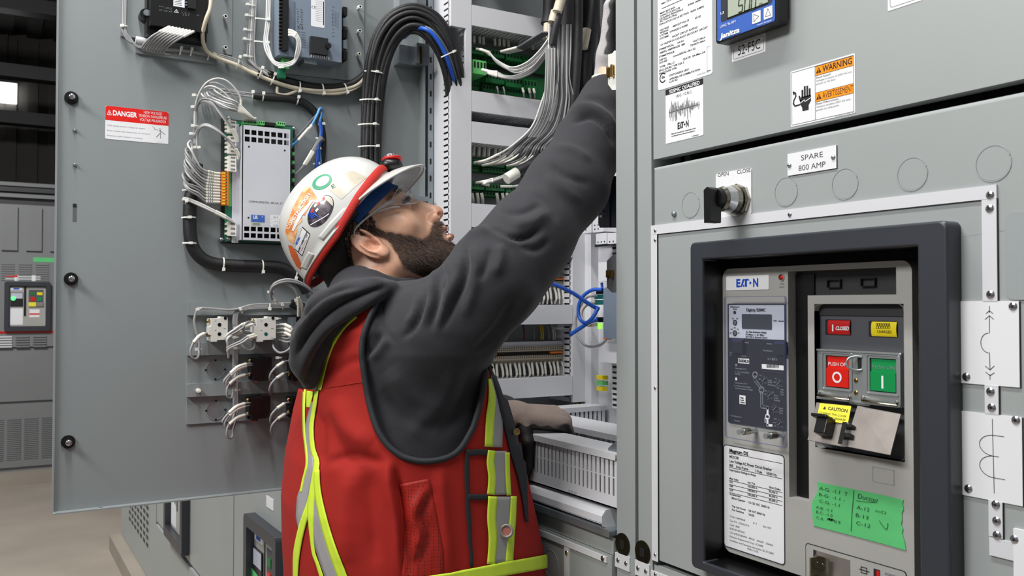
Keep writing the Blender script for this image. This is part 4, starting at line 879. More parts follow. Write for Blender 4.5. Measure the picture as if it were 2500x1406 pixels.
def onflap(vs, x, y, e=.0006):
    o, u, v = vs[0], vs[1] - vs[0], vs[3] - vs[0]; n = u.cross(v).normalized(); n = -n if n.dot(CAM - o) < 0 else n
    r = ray(x, y); t = (o - CAM).dot(n) / r.dot(n); return CAM + r * t + n * e, n
vs = fl[0][0]; mb = MB(); st = [onflap(vs, *c6(*q))[0] for q in ((182, 990), (402, 1012), (378, 1138), (160, 1103))]
nf = onflap(vs, 2000, 1000)[1]; mb.add([p + nf * .0008 for p in st], [(0, 1, 2, 3)], 'caution')
class FlapPlane:
    def __init__(s): s.o = st[3] + nf * .001; s.uu = (st[2] - st[3]) ; s.vv = (st[0] - st[3])
    def P(s, a, b, h=0): return s.o + s.uu * a + s.vv * b + nf * h
fp = FlapPlane()
for t, a, b, cp, wd, bd in (('CAUTION', .30, .66, .20, .62, 1), ('CLOSING THIS COVER', .06, .36, .13, .86, 0), ('WILL OPEN BREAKER', .08, .14, .13, .84, 0)): mb.text(fp, t, a, b, cp, 'ink', 0, width=wd, bold=bd)
mb.add([fp.P(.14, .66), fp.P(.24, .66), fp.P(.19, .86)], [(0, 1, 2)], 'ink'); mb.build('caution_sticker', fl[0][1], label='yellow CAUTION sticker')
mb = MB(); c = onflap(vs, *c6(238, 1165), .006)[0]; up_ = (vs[0] - vs[3]).normalized(); rt = (vs[1] - vs[0]).normalized()
mb.obox(c, rt, .0075, up_, .0105, nf, .008, 'black'); mb.obox(onflap(vs, *c6(236, 1112), .008)[0], rt, .0105, up_, .0018, nf, .010, 'black'); mb.build('thumb_tab', fl[0][1], label='black thumb tab', bevel=0.001)
mb = MB(); c = onflap(vs, *c6(366, 1215), .004)[0]; mb.obox(c, rt, .0028, up_, .0125, nf, .004, 'chrome'); mb.obox(onflap(vs, *c6(385, 1225), .003)[0], rt, .0055, up_, .0022, nf, .004, 'black'); mb.obox(onflap(vs, *c6(400, 1160), .003)[0], rt, .005, up_, .0016, nf, .004, 'black'); mb.build('slide_latch', fl[0][1])
# small square blank, bottom racking panel
mb = MB(); q = G.quad(c7(876, 180), c7(1115, 215), c7(1118, 390), c7(876, 345)); mb.frame(G, q[0], q[1], q[2], q[3], .0004, 0, .0005, 'embossed'); mb.build('blank_square', FP)
mb = MB(); a0, b1 = G.px(1968, 1324); a1 = G.px(2214, 1396)[0]; mb.frame(G, a0, a1, b1 - .045, b1, .0006, 0, .0012, 'bezel_dark', .004, .0035); mb.rrect(G, a0 + .0006, a1 - .0006, b1 - .045, b1 - .0006, .004, 0, .0010, 'face_gray')
x0_, x1_2 = G.px(1988, 1345)[0], G.px(2077, 1365)[0]; zt_ = G.px(1988, 1341)[1]; mb.box(G, x0_, x1_2, zt_ - .03, zt_, .0010, .0014, 'zinc_matte'); mb.box(G, x0_, x0_ + .004, zt_ - .03, zt_, .0014, .0018, 'recess_dark')
xr0, xr1 = G.px(2135, 1390)[0], G.px(2150, 1390)[0]; zr = G.px(2135, 1387)[1]; mb.box(G, xr0, xr1, zr - .01, zr, .0010, .0016, 'bezel_dark'); mb.box(G, (xr0 + xr1) / 2, xr1, zr - .008, zr - .001, .0016, .002, 'red')
ptext(mb, G, 'POSITION', (2160, 1403), 2200, 6, 'ink_dim', .0013, 2)
a, b = G.px(2112, 1392); mb.line(G, [(a - .006, b), (a + .006, b - .0002)], .0010, .0013, 'bezel_dark'); mb.line(G, [(a - .004, b + .003), (a + .003, b + .003), (a + .003, b - .003), (a - .004, b - .003)], .0009, .0013, 'bezel_dark', True)
mb.build('racking_panel', BK)
mb = MB(); a, b = G.px(1993, 1385, .012); c = G.P(a, b, .012)
mb.box(Plane('X', c.x), c.y - .010, c.y + .006, c.z - .014, c.z + .012, -.001, .001, 'nickel'); mb.box(G, a - .004, a + .014, b - .009, b + .013, .008, .0095, 'nickel'); mb.disc(G, a + .006, b + .001, .0042, .0095, .0098, 'bezel_dark', 16); mb.disc(G, a + .0045, b + .002, .0038, .0098, .0100, 'nickel', 16)
mb.box(G, a - .010, a + .02, b - .016, b - .012, .002, .03, 'nickel'); mb.build('racking_lever', BK, label='bent metal racking lever')
# handwritten green tape
mb = MB(); hp = .0016
out = [c7(*q) for q in ((250, 350), (400, 385), (700, 443), (1000, 505), (1213, 556), (1205, 600), (1216, 660), (1195, 700), (1200, 760), (1190, 830), (1210, 880), (1200, 930), (1225, 1010), (1243, 1120), (1000, 1050), (700, 970), (450, 905), (205, 842), (212, 790), (190, 745), (198, 700), (183, 650), (190, 580), (232, 500), (262, 440))]
mb.prism(G, [G.px(*p, hp) for p in out][::-1], .0002, hp - .0006, 'tape_green')
def hand(t, x, y, xe, cap): ptext(mb, G, t, c7(x, y), c7(xe, 0)[0], cap / 4.593, 'pen', hp, -1, .15)
for t, x, y, xe, cp in (('A-G: -1.1  T', 275, 437, 590, 40), ('B-G: -1.1 -', 272, 505, 560, 34), ('C-G: -1.1', 275, 578, 500, 34), ('A.B: -1.1', 236, 645, 415, 32), ('B.C: -1.0', 240, 700, 420, 32), ('C.A: -', 243, 762, 355, 32), ('0.9', 440, 805, 508, 32), ('Ductor', 708, 535, 915, 55), ('A-12', 693, 652, 835, 42), ('m\u03a9', 905, 686, 1020, 30), ('B-13', 683, 740, 822, 42), ('C-12', 688, 828, 845, 42)): hand(t, x, y, xe, cp)
Pt = lambda *p: [G.px(*c7(*q), hp) for q in p]
mb.line(G, Pt((662, 445), (655, 560), (640, 720), (632, 900)), .0006, hp, 'pen'); mb.line(G, Pt((690, 560), (780, 575), (915, 582), (930, 545)), .0005, hp, 'pen'); mb.line(G, Pt((948, 785), (975, 830), (1010, 872), (1030, 884), (1040, 860), (1045, 815)), .0006, hp, 'pen')
mb.line(G, Pt((365, 768), (395, 760), (385, 775), (420, 768), (405, 782), (438, 776)), .0012, hp, 'pen')
mb.build('masking_tape', label='green masking tape with handwritten readings across the large breaker', cat='tape')
# ================================================================== THINGS MOUNTED ON THE OPEN DOOR
d1 = cr(280, 0, 3.3484); d2 = cr(420, 180, 2.812); d3 = cr(420, 640, 3.056); dz = cr(440, 180, 6.39)
def rectpx(pl, c, x0, y0, x1, y1, h):
    a0, b1 = pl.px(*c(x0, y0), h); a1 = pl.px(*c(x1, y0), h)[0]; b0 = pl.px(*c(x0, y1), h)[1]; return a0, a1, b0, b1
def poly(pl, c, pts, h): return [pl.px(*c(*p), h) for p in pts]
ident = lambda x, y: (x, y)
def ccw(p):
    A = sum(p[i][0] * p[(i + 1) % len(p)][1] - p[(i + 1) % len(p)][0] * p[i][1] for i in range(len(p)))
    return p if A > 0 else p[::-1]
def wpath(pl, c, pts): return [pl.W(*c(p[0], p[1]), p[2]) for p in pts]
# ---- danger label
mb = MB(); q = D.quad((257, 258), (411, 273.5), (411.5, 350), (257, 341)); mb.rrect(D, q[0], q[1], q[2], q[3], .0025, 0, .0004, 'label_white')
zr = D.px(257, 292.5)[1]; rp = rpoly(q[0], q[1], zr, q[3], .0025, 4); mb.flat(D, [p for p in rp if p[1] > zr + .004][:0] or [(q[0], zr), (q[1], zr), (q[1], q[3] - .0025), (q[1] - .0025, q[3]), (q[0] + .0025, q[3]), (q[0], q[3] - .0025)], .0005, 'danger_red')
W_ = q[1] - q[0]; X = lambda u: q[0] + u * W_; Hh = q[3] - zr; Z = lambda v: zr + v * Hh
mb.text(D, 'DANGER', X(.115), Z(.38), Hh * .34, 'ink_white', .0006, width=W_ * .38, bold=2)
mb.line(D, [(X(.025), Z(.38)), (X(.095), Z(.38)), (X(.06), Z(.7))], .0009, .0006, 'ink_white', True); mb.text(D, '!', X(.06), Z(.42), .004, 'ink_white', .0006, align='c', bold=1)
for t, u, v, wd in (('HIGH VOLTAGE', .745, .72, .29), ('TENSION DANGEREUSE', .745, .46, .45), ('VOLTAJE PELIGROSO', .745, .18, .42)): mb.text(D, t, X(u), Z(v), Hh * .19, 'ink_white', .0006, width=W_ * wd, align='c')
Z2 = lambda v: q[2] + v * (zr - q[2])
for t, v, wd in (('Will cause severe injury or death.', .70, .60), ('Peut causer des blessures ou la mort.', .43, .68), ('Provoca da\u00f1o severo o muerte.', .16, .56)): mb.text(D, t, X(.03), Z2(v), .0022, 'ink_gray', .0006, width=W_ * wd)
cx, cz = X(.86), Z2(.72); mb.ring(D, cx, cz + .0015, .0018, .0005, .0004, .0006, 'ink_gray', 14)
mb.line(D, [(cx - .0125, cz + .006), (cx - .009, cz + .003), (cx - .0095, cz + .001), (cx - .003, cz)], .0006, .0006, 'ink_gray')
for p in ([(cx, cz), (cx + .001, cz - .006)], [(cx + .001, cz - .001), (cx + .009, cz - .007)], [(cx, cz - .006), (cx - .006, cz - .013)], [(cx + .001, cz - .006), (cx + .001, cz - .015)]): mb.line(D, p, .0011, .0006, 'ink_gray')
mb.text(D, '78-24720 Rev C', X(.80), Z2(.02), .0011, 'ink_gray', .0006, width=W_ * .17)
mb.build('danger_label', label='red and white DANGER high voltage label on the open door', cat='label')

# ---- upper left relay on its plate
def standoff(par, pl, x, y, h0=.004, L_=.016):
    mb = MB(); a, b = pl.px(x, y, h0 + L_); mb.disc(pl, a, b, .0022, h0, h0 + L_, 'nylon', 10, smooth=True); mb.disc(pl, a, b, .0045, h0 + L_ * .6, h0 + L_, 'nylon', 12, .0035, True); mb.build('standoff', par)
T = thing('protection_relay', D.W(440, 80), 'black relay on a gray plate, cut off by the top edge at upper left', 'relay')
hP = .005
mb = MB(); pp = poly(D, ident, ((294, -110), (294, 88), (331, 92), (331, 129), (529, 158), (529, 130), (566, 134), (568, -110)), hP); mb.prism(D, ccw(pp), 0, hP, 'door_gray'); PLT = mb.build('mounting_plate', T, bevel=.001)
standoff(PLT, D, 551, 39); standoff(PLT, D, 551, 115); standoff(PLT, D, 551, -30)
hR = .055
mb = MB(); a0, b0 = D.px(367, 60, hR); a1 = D.px(508, 60, hR)[0]; 
mb.prism(Plane('X', XS), [(a0, b0), (a1, b0), (a1, b0 + .12), (a0, b0 + .12)], .010, hR, 'black')
a0b, b0b = D.px(360, 92, .03); mb.box(D, a0 - .003, a1 + .002, b0 - .012, b0 + .1, .006, .034, 'black'); mb.build('housing', T, bevel=.002)
def T1(t, x, y, xe, cap, h, mt='ink_dim', bold=0, c=d1, pl=D): ptext(mb, pl, t, c(x, y), c(xe, 0)[0], cap / 3.35, mt, h, bold)
mb = MB(); hT_ = hR + .0003
for t, x, y, xe, cp in (('A B C', 362, 54, 402, 10), ('L1 L2 L3', 410, 70, 465, 16), ('x1 x2 x5', 362, 84, 470, 12), ('1 2 3', 550, 108, 612, 12), ('5 6 7', 556, 124, 610, 12), ('RS485', 670, 128, 690, 10)): T1(t, x, y, xe, cp, hT_)
mb.line(D, poly(D, d1, ((487, 100), (522, 106), (505, 76)), hT_), .0007, hT_, 'ink_white', True); T1('!', 502, 100, 507, 14, hT_, 'ink_white', 1)
q = rectpx(D, d1, 480, -30, 572, 48, hT_); mb.box(D, q[0], q[1], q[2], q[3], hR, hT_, 'label_white'); 
for k in range(4): mb.line(D, [(q[0] + .002, q[2] + .003 + .003 * k), (q[0] + .014, q[2] + .003 + .003 * k)], .0008, hT_ + .0001, 'ink')
mb.build('front_print', T)
mb = MB(); q = rectpx(D, d1, 600, -40, 665, 62, hR + .006)
mb.box(D, q[0], q[1], q[2], q[3], hR, hR + .006, 'black_matte')
for k in range(5): mb.box(D, q[0] - .004, q[0] - .001, q[2] + .004 + .005 * k, q[2] + .006 + .005 * k, hR, hR + .004, 'device_gray')
mb.build('plug_connector', T)
mb = MB(); a, b = D.px(358, 30, .04); mb.disc(D, a, b, .0095, .006, .03, 'black', 18); mb.disc(D, a + .001, b + .001, .0055, .03, .036, 'galv', 14); mb.build('knob', T)
mb = MB()
for k in range(8): a, b = D.px(405 + k * 10.5, 66 + k * 1.7, .04); mb.box(D, a - .002, a + .002, b - .006, b + .004, .03, .042, 'black_matte')
mb.build('terminal_row', T)
T = thing('wire_bundle', D.W(420, 120, .02), 'eight gray wires with white ends curving below the black relay', 'wires')
for k in range(8):
    x, y = 417 + k * 8.3, 61 + k * 1.6; mb = MB()
    e = (352 + k * 7.5, 121 + k * 1.4)
    p = [D.W(x + 5, y, .044), D.W(x - 6, y + 6, .055), D.W(x - 28, y + 17, .062), D.W(e[0] + 16, e[1] - 30 + k * .6, .058), D.W(e[0] - 4, e[1] - 8, .040), D.W(e[0] - 2, e[1] + 3, .018), D.W(e[0] + 10, e[1] + 3, .012)]
    mb.tube(p, .0019, 'wire_gray', 8); mb.tube(p[:3], .0027, 'sleeve_white', 8); mb.build('wire', T)
mb = MB(); mb.tube(wpath(D, ident, ((331, 97, .012), (345, 100, .012), (362, 104, .010))), .007, 'white', 10); mb.build('spiral_wrap', T)
for i in range(3):
    mb = MB(); o = i * 3.4
    mb.tube(wpath(D, ident, ((302 + o, -30, .010), (300 + o, 50, .010), (301 + o, 78, .012), (312 + o, 98 - o * .6, .012), (332, 108 + o * .7, .012), (352, 113 + o * .7, .012), (395, 118 + o * .6, .010), (450, 122 + o * .5, .010), (515, 133 + o * .5, .010))), .0018, 'wire_gray', 8); mb.build('wire', T)
def tie(par, pl, x, y, h, ang=0, L_=.020, head=1, hr=.008, mt='nylon', c=ident):
    """nylon cable tie: a strap across the cables and a head block. ang in degrees of the strap in the picture"""
    P = pl.W(*c(x, y), h); u = (pl.W(*c(x + 10, y), h) - P); v = (pl.W(*c(x, y - 10), h) - P); u.normalize(); v.normalize()
    t = math.radians(ang); s_ = u * math.cos(t) + v * math.sin(t); r_ = v * math.cos(t) - u * math.sin(t)
    mb = MB(); pts = []
    for k in range(9):
        f = -1 + 2 * k / 8; pts.append(P + s_ * (f * L_ / 2) + pl.n * (hr * (math.sqrt(max(0, 1 - f * f * .96)) - 1)))
    for k in range(8):
        A, B_ = pts[k], pts[k + 1]; w_ = r_ * .0013; e = pl.n * .0006
        mb.add([A - w_, B_ - w_, B_ + w_, A + w_, A - w_ + e, B_ - w_ + e, B_ + w_ + e, A + w_ + e], [(0, 1, 2, 3), (7, 6, 5, 4), (0, 4, 5, 1), (2, 6, 7, 3), (0, 3, 7, 4), (1, 5, 6, 2)], mt)
    hc = P + s_ * (head * L_ * .36) + pl.n * .0015
    mb.obox(hc, s_, .0030, r_, .0024, pl.n, .0022, mt); return mb.build('cable_tie', par, bevel=.0004)
for x, y in ((441, 124), (467, 127), (509, 137)): tie(T, D, x, y, .012, 80, .014, 1, .004)
tie(T, D, 304, 63, .014, 0, .012, -1, .004)

# ---- upper right controller
T = thing('motor_controller', D.W(780, 120), 'blue-gray metal controller box on the upper part of the door', 'controller')
mb = MB(); pp = poly(D, ident, ((566, -110), (566, 90), (600, 200), (640, 205), (889, 208), (889, -110)), .004); pp = poly(D, ident, ((660, -110), (660, 176), (889, 200), (889, -110)), .004)
mb.prism(D, ccw(pp), 0, .004, 'door_gray'); PLT = mb.build('mounting_plate', T, bevel=.001)
standoff(PLT, D, 880, 16); standoff(PLT, D, 879, 75); standoff(PLT, D, 878, 131)
hQ = .060
mb = MB(); a0, b0 = D.px(722, 137, hQ); a1, b0_ = D.px(834, 152, hQ); b0 = (b0 + b0_) / 2
aL_ = a0 - .030
mb.box(D, aL_, a0, b0 + .0, b0 + .14, .006, hQ - .010, 'device_gray'); mb.box(D, a0, a1, b0, b0 + .14, .006, hQ, 'device_gray')
mb.box(D, a0 + .02, a0 + .045, b0 - .008, b0 + .005, .01, hQ - .012, 'galv'); mb.build('housing', T, bevel=.0012)
hq = hQ + .0003; mb = MB()
q = rectpx(D, d1, 1606, -20, 1716, 212, hq); mb.rrect(D, q[0], q[1], q[2], q[3], .002, hQ, hq, 'label_white'); mb.text(D, 'CE', q[0] + .001, q[3] - .02, .005, 'ink', hq + .0001)
for k in range(14): mb.line(D, [(q[0] + .009, q[2] + .012 + .0035 * k), (q[1] - .005, q[2] + .012 + .0035 * k)], .0005, hq + .0001, 'ink_gray')
mb.line(D, [(q[1] - .002, q[2] + .006), (q[1] - .002, q[3] - .004)], .0018, hq + .0001, 'ink')
mb.line(D, poly(D, d1, ((1500, 225), (1540, 232), (1519, 192)), hq), .0005, hq, 'ink', True)
for k in range(9):
    T1('%d %s' % (k + 1, 'ABCDEFGHI'[k]), 1490, 78 + k * 20, 1540, 9, hq, 'bezel')
    if k < 7: T1('DI%d  DO%d' % (k, k), 1492, 262 + k * 20, 1560, 9, hq, 'bezel')
    T1('X%d' % k, 1775, 60 + k * 30, 1795, 9, hq, 'bezel')
for k in range(5): mb.line(D, poly(D, d1, ((1780 + k * 12, 100), (1780 + k * 12, 200 + 10 * k)), hq), .0004, hq, 'bezel')
mb.build('front_print', T)
mb = MB(); hk = hQ + .010; q = rectpx(D, d1, 1604, 292, 1746, 430, hk); mb.box(D, q[0], q[1], q[2], q[3], hQ, hk, 'bezel_dark'); a, b = D.px(*d1(1748, 374), hk + .003); mb.disc(D, a, b, .0055, hQ, hk + .004, 'black', 16); 
for k in range(9): mb.box(D, q[0] + .003 + .0042 * k, q[0] + .005 + .0042 * k, q[2] - .006, q[2] - .001, hQ, hQ + .003, 'white')
mb.build('plug', T, label='black square plug with a round knob')
mb = MB(); q = rectpx(D, d1, 1372, -40, 1418, 408, hQ); mb.box(D, q[0], q[1], q[2], q[3], hQ - .012, hQ + .004, 'black')
for k in range(16): mb.box(D, q[0] - .004, q[0], q[2] + .004 + .007 * k, q[2] + .0075 + .007 * k, hQ - .012, hQ - .001, 'black_matte')
mb.build('terminal_row', T)
mb = MB(); q = rectpx(D, d1, 1366, 480, 1420, 560, .03); mb.box(D, q[0], q[1], q[2], q[3], .01, .035, 'green_light'); q = rectpx(D, d1, 1345, 560, 1400, 632, .03); mb.box(D, q[0], q[1], q[2], q[3], .01, .03, 'pcb'); mb.build('bottom_plug', T, label='green plug below the box')
mb = MB(); 
for k in range(5): q = rectpx(D, d1, 1862, 60 + 90 * k, 1895, 130 + 90 * k, .03); mb.box(D, q[0], q[1], q[2], q[3], .006, .035, 'black_matte' if k % 2 == 0 else 'galv')
mb.build('side_connector', T)
T = thing('wire_bundle', D.W(690, 140, .03), 'light gray wires tied in two vertical runs left of the blue-gray controller', 'wires')
for k in range(4):
    mb = MB(); x = 609 + k * 4.6
    mb.tube(wpath(D, ident, ((x + 4, -30, .014), (x + 1, 40, .014), (x - 2, 90, .014), (x - 5 + k * 1.2, 138, .014), (x + 4, 154 + 3 * k, .014), (x + 26, 172, .014), (x + 48, 186, .014))), .0019, 'wire_gray' if k != 1 else 'wire_light', 8); mb.build('wire', T)
for k in range(3):
    mb = MB(); o = k * 4
    mb.tube(wpath(D, ident, ((652 + o, -30, .020), (650 + o, 50, .020), (645 + o, 95, .022), (649 + o, 125 - o, .028), (668, 155 - o, .036), (690, 163 - o, .045), (716, 156 - o, .058), (730 - o, 132, .066), (734 - o, 105, .070), (724 - o * .5, 82 + o, .070), (706, 73 + o * 1.6, .064))), .0018, 'wire_light', 8)
    mb.tube(wpath(D, ident, ((724 - o * .5, 82 + o, .070), (714, 76 + o * 1.3, .067), (704, 73 + o * 1.6, .063))), .0026, 'sleeve_white', 8); mb.build('wire', T)
for x, y, l in ((613, 12, .020), (610, 38, .018), (607, 73, .020), (606, 96, .020), (607, 137, .020)): tie(T, D, x, y, .018, -6, l, -1, .005)
for x, y in ((636, 43, ), (634, 99)): tie(T, D, x + 6, y + 3, .022, -8, .030, 1, .004)
tie(T, D, 688, 164, .048, 0, .012, 0, .004)
# beige cables and main door harness
T = thing('cable_bundle', D.W(700, 200, .02), 'beige cables tied along the upper door and running into the thick black bundle', 'cables')
mb = MB(); mb.tube(wpath(D, ident, ((517, -40, .070), (514, 15, .070), (503, 48, .066), (495, 82, .050), (497, 108, .030), (510, 130, .020), (540, 145, .018), (580, 160, .018), (620, 180, .018), (680, 203, .018), (740, 218, .018), (800, 222, .018), (850, 216, .020), (880, 202, .024), (902, 172, .03))), .0036, 'beige', 10); mb.build('cable', T)
for k in range(2):
    mb = MB(); o = 6 + 6 * k
    mb.tube(wpath(D, ident, ((520, 128 + o * .3, .012), (560, 143 + o * .5, .012), (600, 162 + o * .6, .012), (650, 188 + o * .5, .014), (700, 208 + o * .3, .016), (760, 223 + o * .2, .016), (820, 227 + o * .2, .018), (862, 219, .02), (888, 200, .024), (904, 176, .03))), .0026, 'beige', 8); mb.build('cable', T)
for k in range(3):
    mb = MB(); mb.tube(wpath(D, ident, ((515, 130 + k * 4, .012), (555, 138 + k * 4, .014), (590, 152 + k * 4, .014), (640, 180 + k * 3, .012), (675, 196 + k * 2, .010))), .0018, 'wire_gray', 8); mb.build('wire', T)
mb = MB(); mb.tube(wpath(D, ident, ((628, 176, .006), (660, 184, .008), (700, 198, .009), (760, 212, .010), (820, 214, .010), (862, 204, .012), (895, 180, .02))), .0085, 'sleeve_black', 12); mb.build('sleeve', T, label='black braided sleeve')
mb = MB(); mb.tube(wpath(D, ident, ((677, 212, .012), (678, 228, .012), (700, 231, .014), (735, 217, .016))), .0028, 'beige', 8); mb.build('cable', T)
for x, y, an in ((583, 150, 75), (637, 176, 70), (668, 191, 70), (733, 211, 85), (790, 217, 95), (846, 215, 105)): tie(T, D, x, y, .026, an, .024, 1 if x in (583, 637, 668) else -1, .010)
for x in range(2): tie(T, D, 634 + 2, 182, .02, 20, .012, -1, .004)

# ---- control board / power supply
T = thing('power_supply', D.W(650, 590), 'silver vented power supply on a green circuit board in the middle of the door', 'power supply')
mb = MB(); q = rectpx(D, d2, 345, 300, 850, 1160, .012); mb.box(D, q[0], q[1], q[2], q[3], 0.0015, .004, 'steel_dark'); mb.build('base_plate', T)
mb = MB(); q = rectpx(D, d2, 368, 318, 830, 1152, .016); mb.box(D, q[0], q[1], q[2], q[3], .012, .0155, 'pcb'); 
q2 = rectpx(D, d2, 388, 670, 432, 910, .017); mb.box(D, q2[0], q2[1], q2[2], q2[3], .0155, .0158, 'green_light'); PC = mb.build('circuit_board', T, label='green circuit board')
hC = .046
q = rectpx(D, d2, 484, 345, 818, 1150, hC); a0, a1, b0, b1 = q; b0 = D.px(*d2(486, 1140), hC)[1]; b1 = D.px(*d2(486, 350), hC)[1]
mb = MB(); vh = [rectpx(D, d2, 486, 350, 818, 486, hC), rectpx(D, d2, 486, 1040, 818, 1140, hC)]
zt1 = D.px(*d2(486, 470), hC)[1]; zb1 = D.px(*d2(486, 1040), hC)[1]
mb.box(D, a0, a1, zb1, zt1, hC - .0015, hC, 'metal_cover')
def vents(zlo, zhi, n, rows):
    w_ = (a1 - a0); cw = w_ * .94 / n; rh = (zhi - zlo) / rows; m_ = .12
    xs = [a0 + w_ * .03 + cw * i for i in range(n + 1)]
    mb.box(D, a0, xs[0] + cw * m_, zlo, zhi, hC - .0015, hC, 'metal_cover'); mb.box(D, xs[-1] - cw * m_, a1, zlo, zhi, hC - .0015, hC, 'metal_cover')
    for i in range(1, n): mb.box(D, xs[i] - cw * m_, xs[i] + cw * m_, zlo, zhi, hC - .0015, hC, 'metal_cover')
    for r in range(rows):
        for i in range(n): mb.box(D, xs[i] + cw * m_, xs[i + 1] - cw * m_, zlo + rh * r, zlo + rh * (r + m_ * 1.3), hC - .0015, hC, 'metal_cover')
        for i in range(n): mb.box(D, xs[i] + cw * m_, xs[i + 1] - cw * m_, zlo + rh * (r + 1 - m_ * 1.3), zlo + rh * (r + 1), hC - .0015, hC, 'metal_cover')
zv = D.px(*d2(486, 372), hC)[1]; vents(zt1, zv, 7, 2); mb.box(D, a0, a1, zv, b1, hC - .0015, hC, 'metal_cover')
zv0 = D.px(*d2(486, 1130), hC)[1]; vents(zv0, zb1, 7, 2); mb.box(D, a0, a1, b0, zv0, hC - .0015, hC, 'metal_cover')
mb.box(D, a0, a0 + .0015, b0, b1, .006, hC, 'metal_cover'); mb.box(D, a1 - .0015, a1, b0, b1, .006, hC, 'metal_cover'); mb.box(D, a0, a1, b0, b0 + .001, .006, hC - .002, 'galv')
mb.box(D, a0 + .002, a1 - .002, b0 + .002, b1 - .002, .016, .019, 'black_matte')
for x, y in ((528, 501), (774, 527), (525, 988), (768, 1000)): a, b = D.px(*d2(x, y), hC + .0002); mb.disc(D, a, b, .0018, hC, hC + .0002, 'ink', 14)
mb.box(D, a0 - .012, a0, b0 - .004, b1 + .006, .017, .019, 'metal_cover')
T1('CMMU002761-001A-21', 528, 884, 757, 17, hC + .0002, 'ink', 0, d2)
CV = mb.build('cover', T, label='silver vented metal cover', bevel=.0006)
def sticker(c, x0, y0, x1, y1, mt_, nm, lb, fn=None, h=hC, par=None, pl=D):
    global mb
    mb = MB(); q = rectpx(pl, c, x0, y0, x1, y1, h + .0003); mb.box(pl, q[0], q[1], q[2], q[3], h, h + .0003, mt_)
    if fn: fn()
    return mb.build(nm, par, label=lb)
sticker(d2, 543, 967, 637, 1016, 'blue_label', 'approval_sticker', 'blue sticker', lambda: (T1('UR', 556, 994, 590, 26, hC + .0005, 'ink_white', 2, d2), T1('c', 615, 985, 625, 10, hC + .0005, 'ink_white', 1, d2)), par=CV)
sticker(d2, 545, 1018, 608, 1042, 'lcd', 'approval_sticker', None, lambda: T1('ROHS', 560, 1034, 600, 10, hC + .0005, 'teal', 1, d2), par=CV)
for k in range(3): sticker(d2, 676 + k * .5, 970 + 27 * k, 750, 995 + 27 * k, 'label_white', 'revision_sticker', None, lambda k=k: T1(('77.7', '---', '01.4.20')[k], 695, 990 + 27 * k, 728, 12, hC + .0005, 'ink', 0, d2), par=CV)
mb = MB()
for x, y in ((396, 303), (843, 373), (389, 1133), (342, 1137)): a, b = D.px(*d2(x, y), .02); mb.disc(D, a, b, .0045, .004, .017, 'galv', 6); mb.dome(D, a, b, .004, .017, .003, 'chrome')
mb.build('bolt', T)
for k, (x0, x1) in enumerate(((490, 578), (592, 634), (722, 775))):
    mb = MB(); q = rectpx(D, d2, x0, 322 + k * 3, x1, 346 + k * 5, hC - .014); mb.box(D, q[0], q[1], q[2], q[3], .016, hC - .012, 'green_light')
    n_c = (9, 3, 4)[k]
    for i in range(n_c): a = q[0] + (q[1] - q[0]) * (i + .5) / n_c; mb.box(D, a - .0009, a + .0009, q[2] + .003, q[2] + .006, hC - .012, hC - .0118, 'ink')
    mb.build('plug_connector', PC, label='green plug connector')
mb = MB(); q = rectpx(D, d2, 636, 330, 712, 352, hC - .014); mb.box(D, q[0], q[1], q[2], q[3], .016, hC - .014, 'black_matte'); mb.build('plug_connector', PC, label='black connector')
for y0, y1, n_c in ((318, 402, 3), (425, 545, 4), (560, 668, 4), (1012, 1112, 3)):
    mb = MB(); hx = .032; q = rectpx(D, d2, 388, y0, 442, y1, hx); mb.box(D, q[0], q[1], q[2], q[3], .016, hx, 'sleeve_white')
    for i in range(n_c): b = q[2] + (q[3] - q[2]) * (i + .5) / n_c; mb.box(D, q[0] + .004, q[0] + .012, b - .0018, b + .0018, hx, hx + .0003, 'ink_gray'); mb.box(D, q[0] - .004, q[0], b - .002, b + .002, .018, .024, 'sleeve_white')
    mb.build('plug_connector', PC, label='white plug connector')
mb = MB(); q = rectpx(D, d2, 341, 671, 389, 900, .030); mb.box(D, q[0], q[1], q[2], q[3], .0158, .030, 'orange_plastic')
for i in range(11):
    b = q[2] + (q[3] - q[2]) * (i + .5) / 11; mb.disc(D, q[1] - .005, b, .0018, .030, .0304, 'bezel', 10); mb.box(D, q[0] + .001, q[0] + .007, b - .001, b + .001, .030, .0306, 'yellow')
OC = mb.build('terminal_block', T, label='orange terminal block', bevel=.0004)
mb = MB(); 
for k in range(9): a, b = D.px(*d2(832, 520 + k * 30), .02); mb.box(D, a - .002, a + .002, b - .003, b + .003, .0155, .022, 'green_light' if k % 2 else 'black_matte')
mb.build('edge_component', PC)
